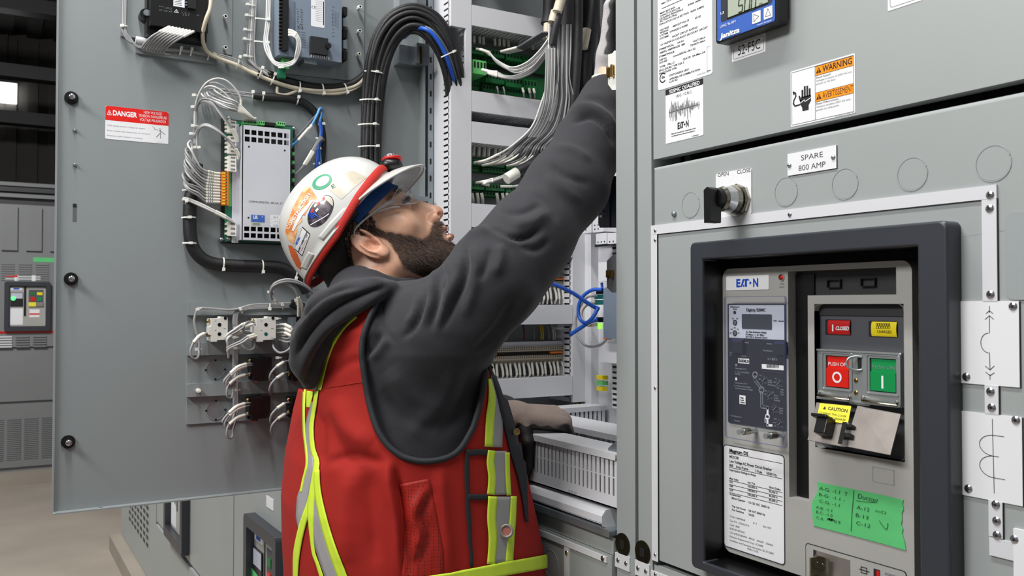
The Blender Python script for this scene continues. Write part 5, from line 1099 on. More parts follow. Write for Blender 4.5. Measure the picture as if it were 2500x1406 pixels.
# wires to the orange terminal block
T = thing('wire_bundle', D.W(490, 480, .02), 'gray wires with white numbered sleeves fanning into the orange terminal block', 'wires')
for k in range(11):
    ys = 686 + k * 19.6; sx = 340; mb = MB(); lx = 247 - min(k, 5) * 3.2
    ey = (478, 520, 545, 570, 598, 620, 650, 690, 700, 728, 740)[k]; ex = (108, 93, 92, 96, 86, 84, 92, 72, 78, 86, 80)[k]
    p = [(sx, ys, .023), (300, ys - 2, .026), (lx, ys - 4 - (10 - k) * 1.0, .030), (lx - 55, ys - 46, .040), (ex + 30, ey + 60, .046), (ex + 2, ey + 14, .040), (ex + 6, ey - 6, .026), (ex + 28, ey + 10, .014), (150, 770, .010)]
    W3 = wpath(D, d2, p); mb.tube(W3, .0018, 'wire_gray' if k % 3 else 'wire_light', 8)
    mb.tube([W3[1] * .35 + W3[0] * .65, W3[1], W3[2]], .0029, 'sleeve_white', 8, samp=3)
    for j in range(3):
        f = .35 + j * .2; c_ = W3[1] * (1 - f) + W3[2] * f; mb.obox(c_ + D.n * .0029, D.u, .0007, D.v, .0015, D.n, .0002, 'ink_gray')
    mb.build('wire', T)
# arcs of wire into the top connectors
T = thing('wire_bundle', D.W(520, 290, .02), 'gray wires arching from the left run into the top of the silver power supply', 'wires')
def W2(c, pts, r=.0018, mt_='wire_gray', sl=None, par=None, n=8, slr=.0029):
    mb = MB(); P = wpath(D, c, pts); mb.tube(P, r, mt_, n)
    if sl: mb.tube(P[sl[0]:sl[1]], slr, 'sleeve_white', 8)
    return mb.build('wire', par or T)
ends = [(940 + k * 22, 560 + k * 12) for k in range(9)]
arcs = [((235, 640), (240, 500), (290, 320), (400, 150), (560, 75), (720, 110), (860, 240), (945, 400)),
        ((240, 640), (250, 480), (320, 260), (440, 155), (560, 145), (700, 215), (820, 340), (915, 480)),
        ((235, 620), (250, 470), (310, 280), (420, 200), (520, 200), (650, 270), (760, 370), (880, 520)),
        ((260, 620), (262, 500), (330, 400), (440, 395), (540, 440), (640, 520), (760, 560), (890, 590)),
        ((330, 310), (360, 350), (440, 400), (560, 440), (680, 500), (780, 540), (850, 555), (895, 575)),
        ((380, 300), (400, 350), (480, 400), (580, 440), (690, 480), (780, 510), (850, 530), (900, 555)),
        ((415, 290), (440, 340), (520, 380), (620, 420), (720, 455), (800, 475), (860, 500), (905, 540)),
        ((450, 280), (500, 320), (580, 360), (660, 395), (740, 425), (810, 450), (870, 480), (910, 520)),
        ((510, 235), (560, 280), (620, 320), (690, 360), (760, 390), (820, 415), (870, 440), (915, 480))]
for k, a_ in enumerate(arcs):
    hs_ = [.012, .02, .032, .045, .052, .054, .052, .048]
    e = ends[k]; pts = [(x, y, h) for (x, y), h in zip(a_, hs_)] + [(e[0] + 10, e[1] + 30, .044), (1000 + k * 22, 700, .036), (1000 + k * 22, 745, .030)]
    W2(dz, pts, .0017, 'wire_gray' if k % 2 else 'wire_light', (7, 10), slr=.0026)
for a_ in (((600, 250), (700, 245), (800, 258), (900, 280), (1000, 295), (1110, 310)), ((620, 300), (740, 300), (860, 320), (960, 340), (1050, 352), (1120, 360)), ((450, 240), (540, 235), (640, 245), (740, 262), (860, 290), (1000, 318))): W2(dz, [(x, y, .014) for x, y in a_], .0019)
for k in range(3):
    o = k * 13
    W2(dz, [(225 + o, 800, .012), (228 + o, 600, .014), (250 + o, 500 - o * .2, .018), (330 + o * .5, 410 + o, .030), (430, 420 + o, .040), (520, 480 + o, .046), (620 + o, 620, .048), (720 + o, 760, .044), (790 + o, 860, .040), (850 + o, 960, .036), (880 + o * .4, 1060, .032)], .0019, 'wire_gray' if k else 'wire_light', (8, 11))
for k in range(3):
    o = k * 14
    W2(dz, [(235 + o, 1140, .014), (240 + o, 960, .016), (290 + o * .6, 840 + o * .5, .026), (390, 785 + o, .036), (500, 820 + o, .044), (620, 900 + o, .046), (720 + o * .5, 1000 + o * .5, .042), (790 + o, 1090, .040), (840 + o, 1170, .038), (900 + o * .4, 1260, .034), (905, 1330, .03)], .0019, 'wire_gray' if k != 1 else 'wire_light', (8, 11))
for k in range(3): W2(dz, [(225 + 12 * k, 1150, .012), (222 + 12 * k, 1000, .012), (222 + 12 * k, 800, .012), (235 + 12 * k, 560, .012), (250 + 12 * k, 420, .012)], .0019)
for x, y in ((250, 335), (230, 518), (235, 810), (205, 935)): tie(T, D, x, y, .018, 0, .013, -1, .004, c=dz)
for x in (215, 285): tie(T, D, x, 1150, .022, 10, .010, 0, .004, c=dz)
# lower pair and tie
T = thing('wire_bundle', D.W(500, 530, .02), 'two light wires with a white sleeve crossing to the bottom connector of the circuit board', 'wires')
for k in range(2): W2(d2, [(100, 905, .012), (80, 880, .018), (78, 858 + k * 8, .026), (110, 858 + k * 12, .034), (200, 895 + k * 14, .038), (300, 945 + k * 12, .040), (370, 980 + k * 12, .038), (420, 1012 + k * 8, .034)], .0022, 'wire_light', (5, 7))
tie(T, D, *d2(100, 872), .040, 70, .012, 0, .003)
# black sleeves on the door
T = thing('cable_bundle', D.W(480, 600, .01), 'thick black sleeved loom bending along the lower left of the power supply', 'cables')
mb = MB(); mb.tube(wpath(D, ident, ((487, 400, .014), (484, 425, .014), (472, 455, .014), (466, 480, .015), (463, 520, .015), (464, 570, .015), (472, 605, .015), (492, 630, .015), (520, 643, .015), (560, 648, .015), (620, 650, .015), (680, 653, .015), (715, 668, .016), (738, 690, .016), (750, 712, .014))), [.006, .008, .011, .0118] + [.0118] * 11, 'sleeve_black', 16); mb.build('sleeve', T)
for x, y, an in ((463, 530, 0), (466, 593, -2), (547, 645, 85), (643, 651, 88), (725, 667, 80)): tie(T, D, x, y, .030, an, .026, 0 if an < 10 else -1, .012)
tie(T, D, 462, 463, .026, 0, .022, 0, .010)
T = thing('cable_bundle', D.W(740, 260, .01), 'black loom with a blue cable curving down the right side of the power supply', 'cables')
mb = MB(); mb.tube(wpath(D, ident, ((618, 234, .010), (650, 237, .010), (690, 239, .010), (725, 245, .010), (752, 258, .010), (773, 282, .010), (784, 315, .010), (787, 350, .010), (783, 395, .010), (776, 420, .01))), [.006] + [.0080] * 9, 'sleeve_black', 14); mb.build('sleeve', T)
mb = MB(); mb.tube(wpath(D, ident, ((783, 400, .018), (781, 360, .020), (785, 320, .022), (782, 295, .024), (788, 272, .034), (781, 265, .045), (772, 285, .050), (757, 312, .048), (738, 333, .040), (722, 348, .032), (712, 355, .026))), .0024, 'wire_blue2', 8); mb.build('cable', T)
mb = MB(); mb.tube(wpath(D, ident, ((782, 295, .022), (784, 325, .022), (778, 360, .022), (774, 400, .022), (772, 430, .02))), .0042, 'wire_blue', 10); mb.build('cable', T, label='blue cable')
mb = MB(); mb.tube(wpath(D, ident, ((784, 275, .024), (786, 268, .036), (768, 285, .046), (745, 312, .044), (725, 333, .036), (714, 345, .028))), .0018, 'wire_dark', 8); mb.build('cable', T)
for k in range(2): 
    mb = MB(); mb.tube(wpath(D, ident, ((762 - k * 8, 300 + k * 8 + 5, .050), (748 - k * 7, 322 + k * 6, .046), (735 - k * 6, 336 + k * 6, .040))), .0030, 'sleeve_white', 8); mb.build('marker_sleeve', T)
for k in range(3):
    mb = MB(); mb.tube(wpath(D, ident, ((790, 342, .018), (782 + k * 2, 334 + k * 2, .034), (772 + k, 350 + k, .040), (754 + k * 2, 382 + k, .040), (738 + k * 2, 408, .034), (722, 425, .028))), .0020, 'wire_gray', 8)
    mb.tube(wpath(D, ident, ((762 + k * 2, 368 + k, .041), (753 + k * 2, 384 + k, .040), (742 + k * 2, 402, .036))), .0030, 'sleeve_white', 8); mb.build('wire', T)
for x, y, an in ((617, 232, 88), (643, 235, 88), (728, 244, 80), (789, 302, 0), (781, 340, -30), (779, 362, 0), (776, 399, 0)): tie(T, D, x, y, .022, an, .016, 1 if an > 20 else 0, .008)

# ---- lower mounting plate with switch contacts
T = thing('mounting_plate', D.W(590, 1035), 'gray bent mounting plate with round knockouts on the lower door', 'plate')
hL = .004
q = rectpx(D, ident, 457.5, 738, 735, 1036, hL); mb = MB(); mb.box(D, q[0], q[1] + .02, q[2], q[3], 0, hL, 'door_gray'); MP = mb.build('plate', T)
for y0, y1 in ((298, 396), (604, 698), (910, 1008)):
    mb = MB(); q = rectpx(D, d3, 118, y0, 118, y1, .016); x1_p = D.px(735, 800)[0] + .02
    a0 = D.px(457.5, 900, .016)[0]; mb.prism(D, [(a0, q[2]), (x1_p, q[2]), (x1_p, q[3]), (a0, q[3])], hL, .014, 'door_gray'); mb.build('rail', T, bevel=.001)
for x, y in ((323, 802), (326, 1104)):
    mb = MB(); a, b = D.px(*d3(x, y), hL); mb.disc(D, a, b, .0165, hL, hL + .0003, 'galv', 36); mb.ring(D, a, b, .0172, .0014, hL, hL + .0012, 'door_gray', 40); 
    for an in (0, 90, 180, 270): t = math.radians(an); mb.disc(D, a + .0172 * math.cos(t), b + .0172 * math.sin(t), .0020, hL, hL + .0014, 'ink', 8)
    mb.build('knockout', T)
mb = MB(); a, b = D.px(*d3(198, 958), .02); mb.disc(D, a, b, .0042, .014, .022, 'nylon', 12); mb.disc(D, a, b, .002, .014, .03, 'nylon', 10); mb.build('standoff', T)
def contact(x0, y0, x1, y1, mt_, label, h0=.014, h1=.044, dot=('black', 'black')):
    T = thing('contact_block', D.W(*d3((x0 + x1) / 2, y1), h0), label, 'switch contact', 'contact blocks on the lower door plate')
    mb = MB(); q = rectpx(D, d3, x0, y0, x1, y1, h1); W_, H_ = q[1] - q[0], q[3] - q[2]; X = lambda u: q[0] + W_ * u; Z = lambda v: q[2] + H_ * v
    mb.prism(D, [(X(.12), Z(.0)), (X(.42), Z(.0)), (X(.42), Z(.06)), (X(.9), Z(.08)), (X(.9), Z(.12)), (X(1), Z(.12)), (X(1), Z(.88)), (X(.97), Z(.97)), (X(.62), Z(1)), (X(.6), Z(.93)), (X(.12), Z(.9)), (X(.12), Z(.62)), (X(0), Z(.58)), (X(0), Z(.28)), (X(.12), Z(.25))], h0 + .004, h1, mt_)
    mb.box(D, X(.05), X(.92), Z(.04), Z(.92), h0, h0 + .012, mt_); B_ = mb.build('body', T, bevel=.0006)
    for v, m_ in ((.67, dot[0]), (.30, dot[1])):
        mb = MB(); mb.disc(D, X(.55), Z(v), .0036, h1 - .001, h1 + .0004, m_, 6); mb.box(D, X(.3), X(.38), Z(v + .14), Z(v + .155), h1, h1 + .0002, 'ink'); mb.box(D, X(.78), X(.9), Z(v - .17), Z(v - .155), h1, h1 + .0002, 'ink'); mb.build('plunger', T)
    for u, v in ((.02, .27), (.02, .82), (1.04, .30)): mb = MB(); P = D.P(X(u), Z(v), h1 - .012); mb.ball(P, .0042, 'brass', 10, 6); mb.build('terminal_screw', T)
    mb = MB(); mb.disc(D, X(.26), Z(-.0), .0028, h1 - .008, h1 - .004, 'chrome', 10); mb.disc(D, X(.86), Z(.93), .0028, h1 - .001, h1 + .001, 'black', 10)
    mb.build('mounting_screw', T)
    return T
contact(278, 405, 416, 594, 'contact_white', 'white contact block at the left of the plate')
contact(610, 405, 775, 594, 'contact_white', 'white contact block with a teal plunger, right of the other white one', dot=('black', 'teal'))
contact(590, 705, 745, 888, 'black', 'upper black contact block on the plate'); contact(575, 1000, 735, 1185, 'black', 'lower black contact block on the plate')
contact(885, 705, 1010, 888, 'black', 'black contact block half hidden behind the gray hood, upper right'); contact(880, 1000, 1010, 1168, 'black', 'black contact block beside the red vest')
mb = MB(); q = rectpx(D, d3, 903, 412, 985, 585, .05); mb.box(D, q[0] + .008, q[1] + .02, q[2], q[3], .014, .046, 'black'); mb.box(D, q[0], q[0] + .006, q[2], q[3], .014, .05, 'galv'); mb.build('terminal_housing', label='dark housing with a steel edge, half hidden behind the hood', cat='housing')
T = thing('wire_bundle', D.W(600, 960, .01), 'looping gray wires on the lower door around the contact blocks', 'wires')
def WL_(pts, hmax=.05, r=.0022, mt_='wire_gray', sl=None):
    n = len(pts); hs_ = [(.030 + (hmax - .030) * math.sin(math.pi * i / (n - 1))) if hmax > .03 else hmax for i in range(n)]
    return W2(d3, [(x, y, h) for (x, y), h in zip(pts, hs_)], r, mt_, sl, slr=.0034)
WL_([(282, 525), (240, 533), (200, 555), (160, 600), (138, 660), (150, 710), (180, 720), (200, 690), (198, 640)], .05, sl=(1, 4))
WL_([(204, 700), (202, 600), (180, 520), (166, 440), (180, 370), (204, 344), (300, 346), (420, 356), (520, 345)], .022)
for k, (x0, y0) in enumerate(((600, 445), (620, 460), (545, 515), (640, 535), (650, 545))):
    WL_([(x0 + 30, y0), (x0 - 20, y0 + 5), (x0 - 80, y0 + 22), (x0 - 130, y0 + 55), (410 + k * 3, y0 + 100), (405 + k * 4, y0 + 140), (420, y0 + 165)], .052, sl=(1, 3), mt_='wire_gray' if k % 2 else 'wire_light')
WL_([(640, 450), (570, 445), (535, 480), (540, 520), (600, 530)], .05); WL_([(590, 560), (615, 590), (610, 640), (575, 655), (530, 630), (505, 590)], .04)
for x0, y0, t in ((600, 755, 0), (600, 768, 1), (590, 835, 2), (590, 1050, 0), (590, 1070, 1), (590, 1135, 2)):
    d_ = (0, 12, 68)[t]
    WL_([(x0, y0), (x0 - 50, y0 + 6), (x0 - 110, y0 + 28), (x0 - 165, y0 + 75 ), (x0 - 208 + t * 14, y0 + 125 - t * 4), (x0 - 205 + t * 14, y0 + 150 + t * 8), (x0 - 160 + t * 8, y0 + 165 + t * 4), (x0 - 130, y0 + 100), (475, y0 + 20 + t * 10)], .055, sl=(1, 4))
for x0, y0 in ((880, 735), (880, 820), (885, 1045), (890, 1122)): WL_([(x0, y0), (x0 - 50, y0 + 12), (x0 - 100, y0 + 45), (x0 - 140, y0 + 90), (x0 - 152, y0 + 135), (x0 - 145, y0 + 165)], .05, sl=(1, 3))
for k in range(3): WL_([(780, 470 + 30 * k), (840, 465 + 30 * k), (890, 490 + 30 * k), (895, 530 + 25 * k), (860, 545 + 25 * k), (800, 540 + 20 * k)], .055, sl=(1, 3), mt_='wire_light' if k == 0 else 'wire_gray')
WL_([(750, 590), (760, 640), (800, 675), (850, 665), (885, 630), (880, 570), (840, 550)], .05)
for k in range(4): WL_([(462 + k * 9, 1180 - k * 20), (460 + k * 9, 900), (458 + k * 9, 600), (462 + k * 8, 400), (500 + k * 8, 350 + k * 4), (600, 318 + k * 9), (740, 312 + k * 9), (890, 305 + k * 10)], .018)
for k in range(2):
    WL_([(742, 280), (735, 220), (765, 160 + k * 12), (850, 130 + k * 14), (940, 145 + k * 12), (1020, 195 + k * 5), (1060, 260), (1068 + k * 14, 330)], .06, .0026, sl=(6, 8))
    WL_([(748, 240), (745, 205), (790, 170 + k * 8), (860, 165 + k * 6), (910, 200), (940, 260), (945 + k * 22, 330), (945 + k * 22, 400)], .055, .0022, sl=(5, 8))
mb = MB(); mb.tube(wpath(D, d3, ((888, 300, .02), (920, 318, .02), (990, 340, .02))), .0085, 'sleeve_black', 12); mb.build('sleeve', T)
for x, y, an in ((206, 345, 20), (203, 650, 0), (516, 362, -60), (730, 330, 85), (740, 222, 0), (825, 330, -75), (775, 290, -45), (925, 300, -75), (485, 640, 0), (490, 805, 0), (485, 890, 0), (492, 952, 0), (485, 490, 0), (472, 1112, 0), (478, 560, 0), (800, 712, 0), (795, 420, 0)): tie(T, D, *d3(x, y), .030, an, .012, -1, .004)
# ================================================================== INSIDE THE OPEN COMPARTMENT
e6 = cr(860, 0, 3.195); e7 = cr(1100, 540, 3.057); e8 = cr(1180, 940, 3.017); ez1 = cr(1140, 0, 5.408); ez2 = cr(1140, 240, 5.02)
HW = 0.092
aV0, aV1 = S.px(1100.5, 700, HW)[0], S.px(1150.5, 700, HW)[0]
aE0, aE1 = S.px(1398.5, 745, HW)[0], S.px(1438.5, 745, HW)[0]
def hduct(x, y0, y1, label, tb='both', a0=None, a1=None):
    z1, z0 = S.px(x, y0, HW)[1], S.px(x, y1, HW)[1]; a0 = a0 or aV1 + .001; a1 = a1 or aE0 - .001
    T = thing('wireway', S.P((a0 + a1) / 2, z0), label, 'wireway', 'white wireways on the compartment side wall')
    mb = MB(); mb.box(S, a0, a1, z0, z1, HW - .009, HW, 'duct_white'); mb.build('cover', T, bevel=.0012)
    mb = MB(); mb.box(S, a0, a1, z0 + .003, z1 - .003, 0, .003, 'duct_white'); n = int((a1 - a0) / .0105)
    for z in (z0 + .002, z1 - .004):
        mb.box(S, a0, a1, z, z + .002, .003, .022, 'duct_white'); mb.box(S, a0, a1, z, z + .002, HW - .016, HW - .008, 'duct_white')
        for i in range(n + 1): x_ = a0 + (a1 - a0) * i / n; mb.box(S, max(a0, x_ - .0033), min(a1, x_ + .0033), z, z + .002, .022, HW - .009, 'duct_white')
    mb.build('channel', T)
    mb = MB(); rng = random.Random(int(y0))
    for i in range(9): a = z0 + .008 + (z1 - z0 - .016) * rng.random(); mb.tube([S.P(a0 + .004, a, .02 + .05 * rng.random()), S.P((a0 + a1) / 2, a, .02 + .05 * rng.random()), S.P(a1 - .004, a, .03)], .003, 'wire_dark', 6)
    mb.build('wire_shade_fill', T, kind='stuff')  # dark filler tubes put in so the slots look shaded
for x, y0, y1, l in ((1151, 11, 61, 'topmost white wireway inside the compartment, in shade'), (1151, 220.5, 271, 'white wireway below the two upper green terminal rows'), (1151, 296, 347, 'white wireway touching the one above it, over the lower green rows'),
                     (1148, 496, 554, 'white wireway below the lower green rows, beside the worker\'s raised elbow'), (1148, 562, 620, 'white wireway between the worker\'s face and the raised arm'), (1273, 744, 792, 'white wireway under the short beige terminal strip'), (1224, 926, 975, 'lowest white wireway, right of the vest shoulder')):
    hduct(x, y0, y1, l)
def vduct(a0, a1, z0, z1, label, notch=None):
    T = thing('wireway', S.P((a0 + a1) / 2, z0), label, 'wireway')
    mb = MB()
    if notch:
        n0, n1, an = notch
        mb.box(S, a0, a1, z0, n0, HW - .010, HW, 'duct_white'); mb.box(S, a0, a1, n1, z1, HW - .010, HW, 'duct_white'); mb.box(S, an, a1, n0, n1, HW - .010, HW, 'duct_white')
    else: mb.box(S, a0, a1, z0, z1, HW - .010, HW, 'duct_white')
    mb.build('cover', T, bevel=.0012)
    mb = MB(); mb.box(S, a0, a1, z0, z1, 0, .002, 'duct_white'); n = int((z1 - z0) / .0128)
    for j, a in enumerate((a0 + .001, a1 - .003)):
        mb.box(S, a, a + .002, z0, z1, .002, .055, 'duct_white'); 
        for i in range(n): z = z0 + (z1 - z0) * i / n; mb.box(S, a, a + .002, z, z + .0086, .055, HW - .009, 'duct_white')
        if not notch: mb.box(S, a, a + .002, z0, z1, HW - .014, HW - .009, 'duct_white')
        else:
            mb.box(S, a, a + .002, z0, n0, HW - .014, HW - .009, 'duct_white'); mb.box(S, a, a + .002, n1, z1, HW - .014, HW - .009, 'duct_white')
    mb.build('channel', T)
    mb = MB(); mb.box(S, a0 + .006, a1 - .006, z0 + .01, (notch[0] if notch else z1) - .01, .008, .07, 'wire_dark'); mb.build('wire_shade_fill', T, kind='stuff')  # solid dark box added to paint the shade behind the slots
zn0, zn1 = S.px(1110, 187, HW)[1], S.px(1110, 64, HW)[1]
vduct(aV0, aV1, ZL + .03, TOP - .3, 'tall slotted white wireway that the black cable arch drops into', (zn0, zn1, S.px(1137, 120, HW)[0]))
vduct(aE0, aE1, S.px(1420, 981, HW)[1], TOP - .3, 'tall white wireway at the far right corner, seen under the raised arm')
# green terminal boards
def board(c, y0, y1, x0, x1, label, blocks, h=.045, zigs=True):
    q = rectpx(S, c, x0, y0, x1, y1, h); a1 = S.px(*c(x1, (y0 + y1) / 2), h)[0]
    z0 = q[3] - (q[3] - S.px(*c(x0, y1), h)[1])
    T = thing('terminal_board', S.P((q[0] + a1) / 2, z0), label, 'terminal board', 'green terminal boards on the compartment wall')
    mb = MB(); mb.box(S, aV1 + .002, aE0 - .004, z0, q[3], .012, .022, 'green_term'); mb.box(S, aV1 + .002, aE0 - .004, z0 + .004, q[3] - .004, 0, .012, 'steel_dark'); mb.build('board', T)
    Hh = q[3] - z0
    for (a_, b_, v0, v1, hh, mt_) in blocks:
        mb = MB(); A0 = aV1 + .002 + a_ * .185; A1 = aV1 + .002 + b_ * .185; Z0, Z1 = z0 + Hh * v0, z0 + Hh * v1
        mb.box(S, A0, A1, Z0, Z1, .022, hh, mt_); n = max(2, int((A1 - A0) / .007))
        for i in range(n):
            a = A0 + (A1 - A0) * (i + .5) / n; mb.box(S, a - .0022, a + .0022, Z0 + (Z1 - Z0) * .42, Z0 + (Z1 - Z0) * .86, hh, hh + .0004, 'black_matte')
        mb.build('plug_connector', T, bevel=.0005)
std = [(.0, .28, .35, .75, .05, 'green_term'), (.30, .55, .35, .75, .05, 'green_term'), (.58, .80, .3, .7, .05, 'green_term'), (.82, 1, .3, .7, .05, 'green_term'), (.02, .25, .02, .3, .036, 'green_term'), (.30, .6, .02, .3, .036, 'green_term'), (.62, .98, .02, .3, .036, 'green_term')]
board(ez1, 560, 790, 62, 1000, 'topmost green terminal board inside the compartment', std)
board(ez1, 850, 1170, 62, 970, 'second green terminal board with the pale plug at its left end', [(.03, .20, .42, .98, .085, 'green_light')] + std[1:4] + std[4:])
board(ez2, 700, 880, 50, 700, 'third green terminal board, below the sleeved wire ends', std)
board(ez2, 990, 1180, 50, 620, 'lowest green terminal board, beside the raised arm', std)
T = thing('wire_bundle', S.W(1200, 100, .03), 'short gray wires and white markers above and below the green terminal boards', 'wires')
def WS(c, pts, r=.0019, mt_='wire_gray', sl=None, par=None, slr=.003, nm='wire', pl=S):
    mb = MB(); P = [pl.W(*c(p[0], p[1]), p[2]) for p in pts]; mb.tube(P, r, mt_, 8)
    if sl: mb.tube(P[sl[0]:sl[1]], slr, 'sleeve_white', 8)
    return mb.build(nm, par or T)
for x in (90, 165, 215, 365, 425, 485, 545, 695, 865): WS(ez1, [(x, 400 + x * .12, .03), (x + 2, 470 + x * .12, .04), (x + 6, 560 + x * .1, .045)], .002, 'wire_gray', (1, 3), slr=.0032)
for x in (395, 480, 735, 820, 880): WS(ez1, [(x, 1120 + x * .06, .05), (x + 15, 1180 + x * .06, .055), (x + 20, 1240 + x * .06, .05)], .002, 'wire_gray', (0, 2) if x > 700 else None)
for x in (80, 145, 210, 262, 345, 400, 450): WS(ez2, [(x + 10, 556 + x * .06, .03), (x + 3, 620 + x * .05, .042), (x - 2, 700 + x * .05, .048)], .002, 'wire_gray', (0, 3), slr=.0036)
for x in (70, 135, 190, 375, 445, 500, 552): WS(ez2, [(x - 12, 1160, .048), (x, 1220 + x * .03, .048), (x + 2, 1290 + x * .03, .035)], .002, 'wire_gray', (0, 3), slr=.0036)

# big wire fans hanging in the compartment
T = thing('wire_bundle', S.W(1330, 60, .17), 'gray wires fanning from the hanging loom down to the green boards', 'wires')
hub = [(1240, 200, .17), (1215, 330, .17)]
for k in range(5):
    o = k * 14
    WS(ez1, [(1180 + o * .5, 150, .18), (1130 + o, 400, .17), (1040 + o * 1.2, 560 + o * .4, .165), (930 + o, 700 + o, .155), (780 + o, 830 + o, .14), (600 + o * .5, 890 + o * 1.2, .125), (450 - o, 830 - o * .5 + 30 * (k % 2), .11), (310 - o * .3, 730 - o * .6, .10), (200 - k * 18 + 50, 665 - k * 6 + 10, .09), (125 + k * 45, 645 + k * 11, .07)], .0019, 'wire_light' if k % 2 == 0 else 'wire_gray', (7, 10), slr=.0028)
for k in range(5):
    o = k * 15
    WS(ez1, [(1190 + o * .5, 150, .19), (1150 + o, 420, .18), (1080 + o * .8, 600, .175), (960 + o, 780, .165), (820 + o, 920 + o * .4, .15), (640 + o * .6, 1000 + o * .6, .14), (500, 1000 + o * .5, .13), (400, 975 + o * .8 - 20, .12), (300, 945 + o * .4, .11), (200 + k * 12, 920 + o * .3, .095)], .0020, 'wire_light' if k % 2 else 'wire_gray', (7, 10), slr=.0034)
rng = random.Random(9)
for k in range(16):
    o = k * 3.2; t = k / 15
    lo = k < 8
    x0 = 1339 + o * 1.1; xm = 1330 + o * 1.6
    e = (1158 + t * 150, 397 + t * 5 + (k % 3) * 3)
    p = [(x0 + 2, 60, .19), (x0 + 1, 120, .19), (x0 + rng.uniform(-3, 3), 190, .19), (xm - 8 + 3 * math.sin(k), 250, .185), (xm - 32 + o * .2, 310 + o * .1, .175), (xm - 75 + o * .3, 352 + o * .12, .16), (e[0] + 62 - t * 26, e[1] - 22 + 3 * (k % 2), .13), (e[0] + 28 - 8 * t, e[1] - 6, .10), (e[0], e[1], .07)]
    WS(ident, p, .0020, 'wire_light' if k % 3 == 0 else ('wire_gray' if k % 3 == 1 else 'wire_dark'), (6, 9) if k % 2 == 0 else None, slr=.0028)
for k in range(6):
    o = k * 4; WS(ident, [(1334 + o, 118, .2), (1333 + o, 180, .2), (1328 + o, 250, .195), (1312 + o, 300, .18), (1290 + o, 335, .17)], .0020, 'wire_light' if k % 2 else 'wire_gray')
for k in range(4):
    o = k * 5; WS(ident, [(1325 + o, 78, .16), (1292 + o, 98 + o * .3, .14), (1262 + o, 116 + o * .3, .10), (1222 + o, 126 + o * .2, .07)], .0026, 'wire_dark', (2, 4), slr=.003)
for k in range(3):
    o = k * 3; WS(ident, [(1255 + o, 420 - o, .12), (1232, 428 + o * .6, .12), (1205, 437 + o * .8, .11), (1182, 443 + o, .09), (1163 + o * 5, 446 + o, .07)], .0024, 'wire_light' if k % 2 else 'wire_gray', (2, 5), slr=.003)
WS(ident, [(1318, 402, .1), (1300, 412, .09), (1285, 420, .08)], .0028, 'wire_light'); WS(ident, [(1275, 452, .1), (1250, 455, .09), (1222, 455, .08)], .0026, 'wire_light', (1, 3))
T = thing('cable_bundle', S.W(1400, 300, .2), 'thick black sleeved cables hanging behind the gray wire fan', 'cables')
for pts, r in (([(1412, -60, .20), (1412, 60, .20), (1408, 160, .19), (1398, 250, .18), (1370, 330, .17), (1320, 385, .15), (1262, 420, .13)], .0098),
               ([(1385, -60, .14), (1383, 60, .14), (1382, 180, .14), (1378, 280, .13), (1350, 360, .11)], .020),
               ([(1425, -60, .12), (1428, 100, .12), (1430, 250, .12), (1436, 330, .12), (1420, 470, .10)], .019),
               ([(1452, -60, .16), (1450, 20, .16), (1440, 110, .16), (1432, 200, .15), (1450, 330, .13)], .012),
               ([(1345, -60, .13), (1343, 30, .13), (1338, 60, .13)], .016),
               ([(1365, -60, .21), (1366, 20, .20), (1358, 60, .20), (1347, 110, .19)], .0085)):
    mb = MB(); mb.tube([S.W(x, y, h) for x, y, h in pts], r, 'braid', 14); mb.build('cable', T)
for (x0, y0, x1, y1, r, h) in ((1262, 421, 1236, 437, .0115, .131), (1372, -10, 1360, 30, .0100, .205), (1355, 28, 1348, 55, .0090, .195), (1337, 58, 1335, 95, .0082, .150), (1433, 72, 1424, 118, .0095, .17)):
    mb = MB(); mb.tube([S.W(x0, y0, h), S.W(x1, y1, h)], r, 'beige' if y0 < 200 else 'sleeve_white', 14); mb.build('marker_sleeve', T, label='pale marker sleeve')

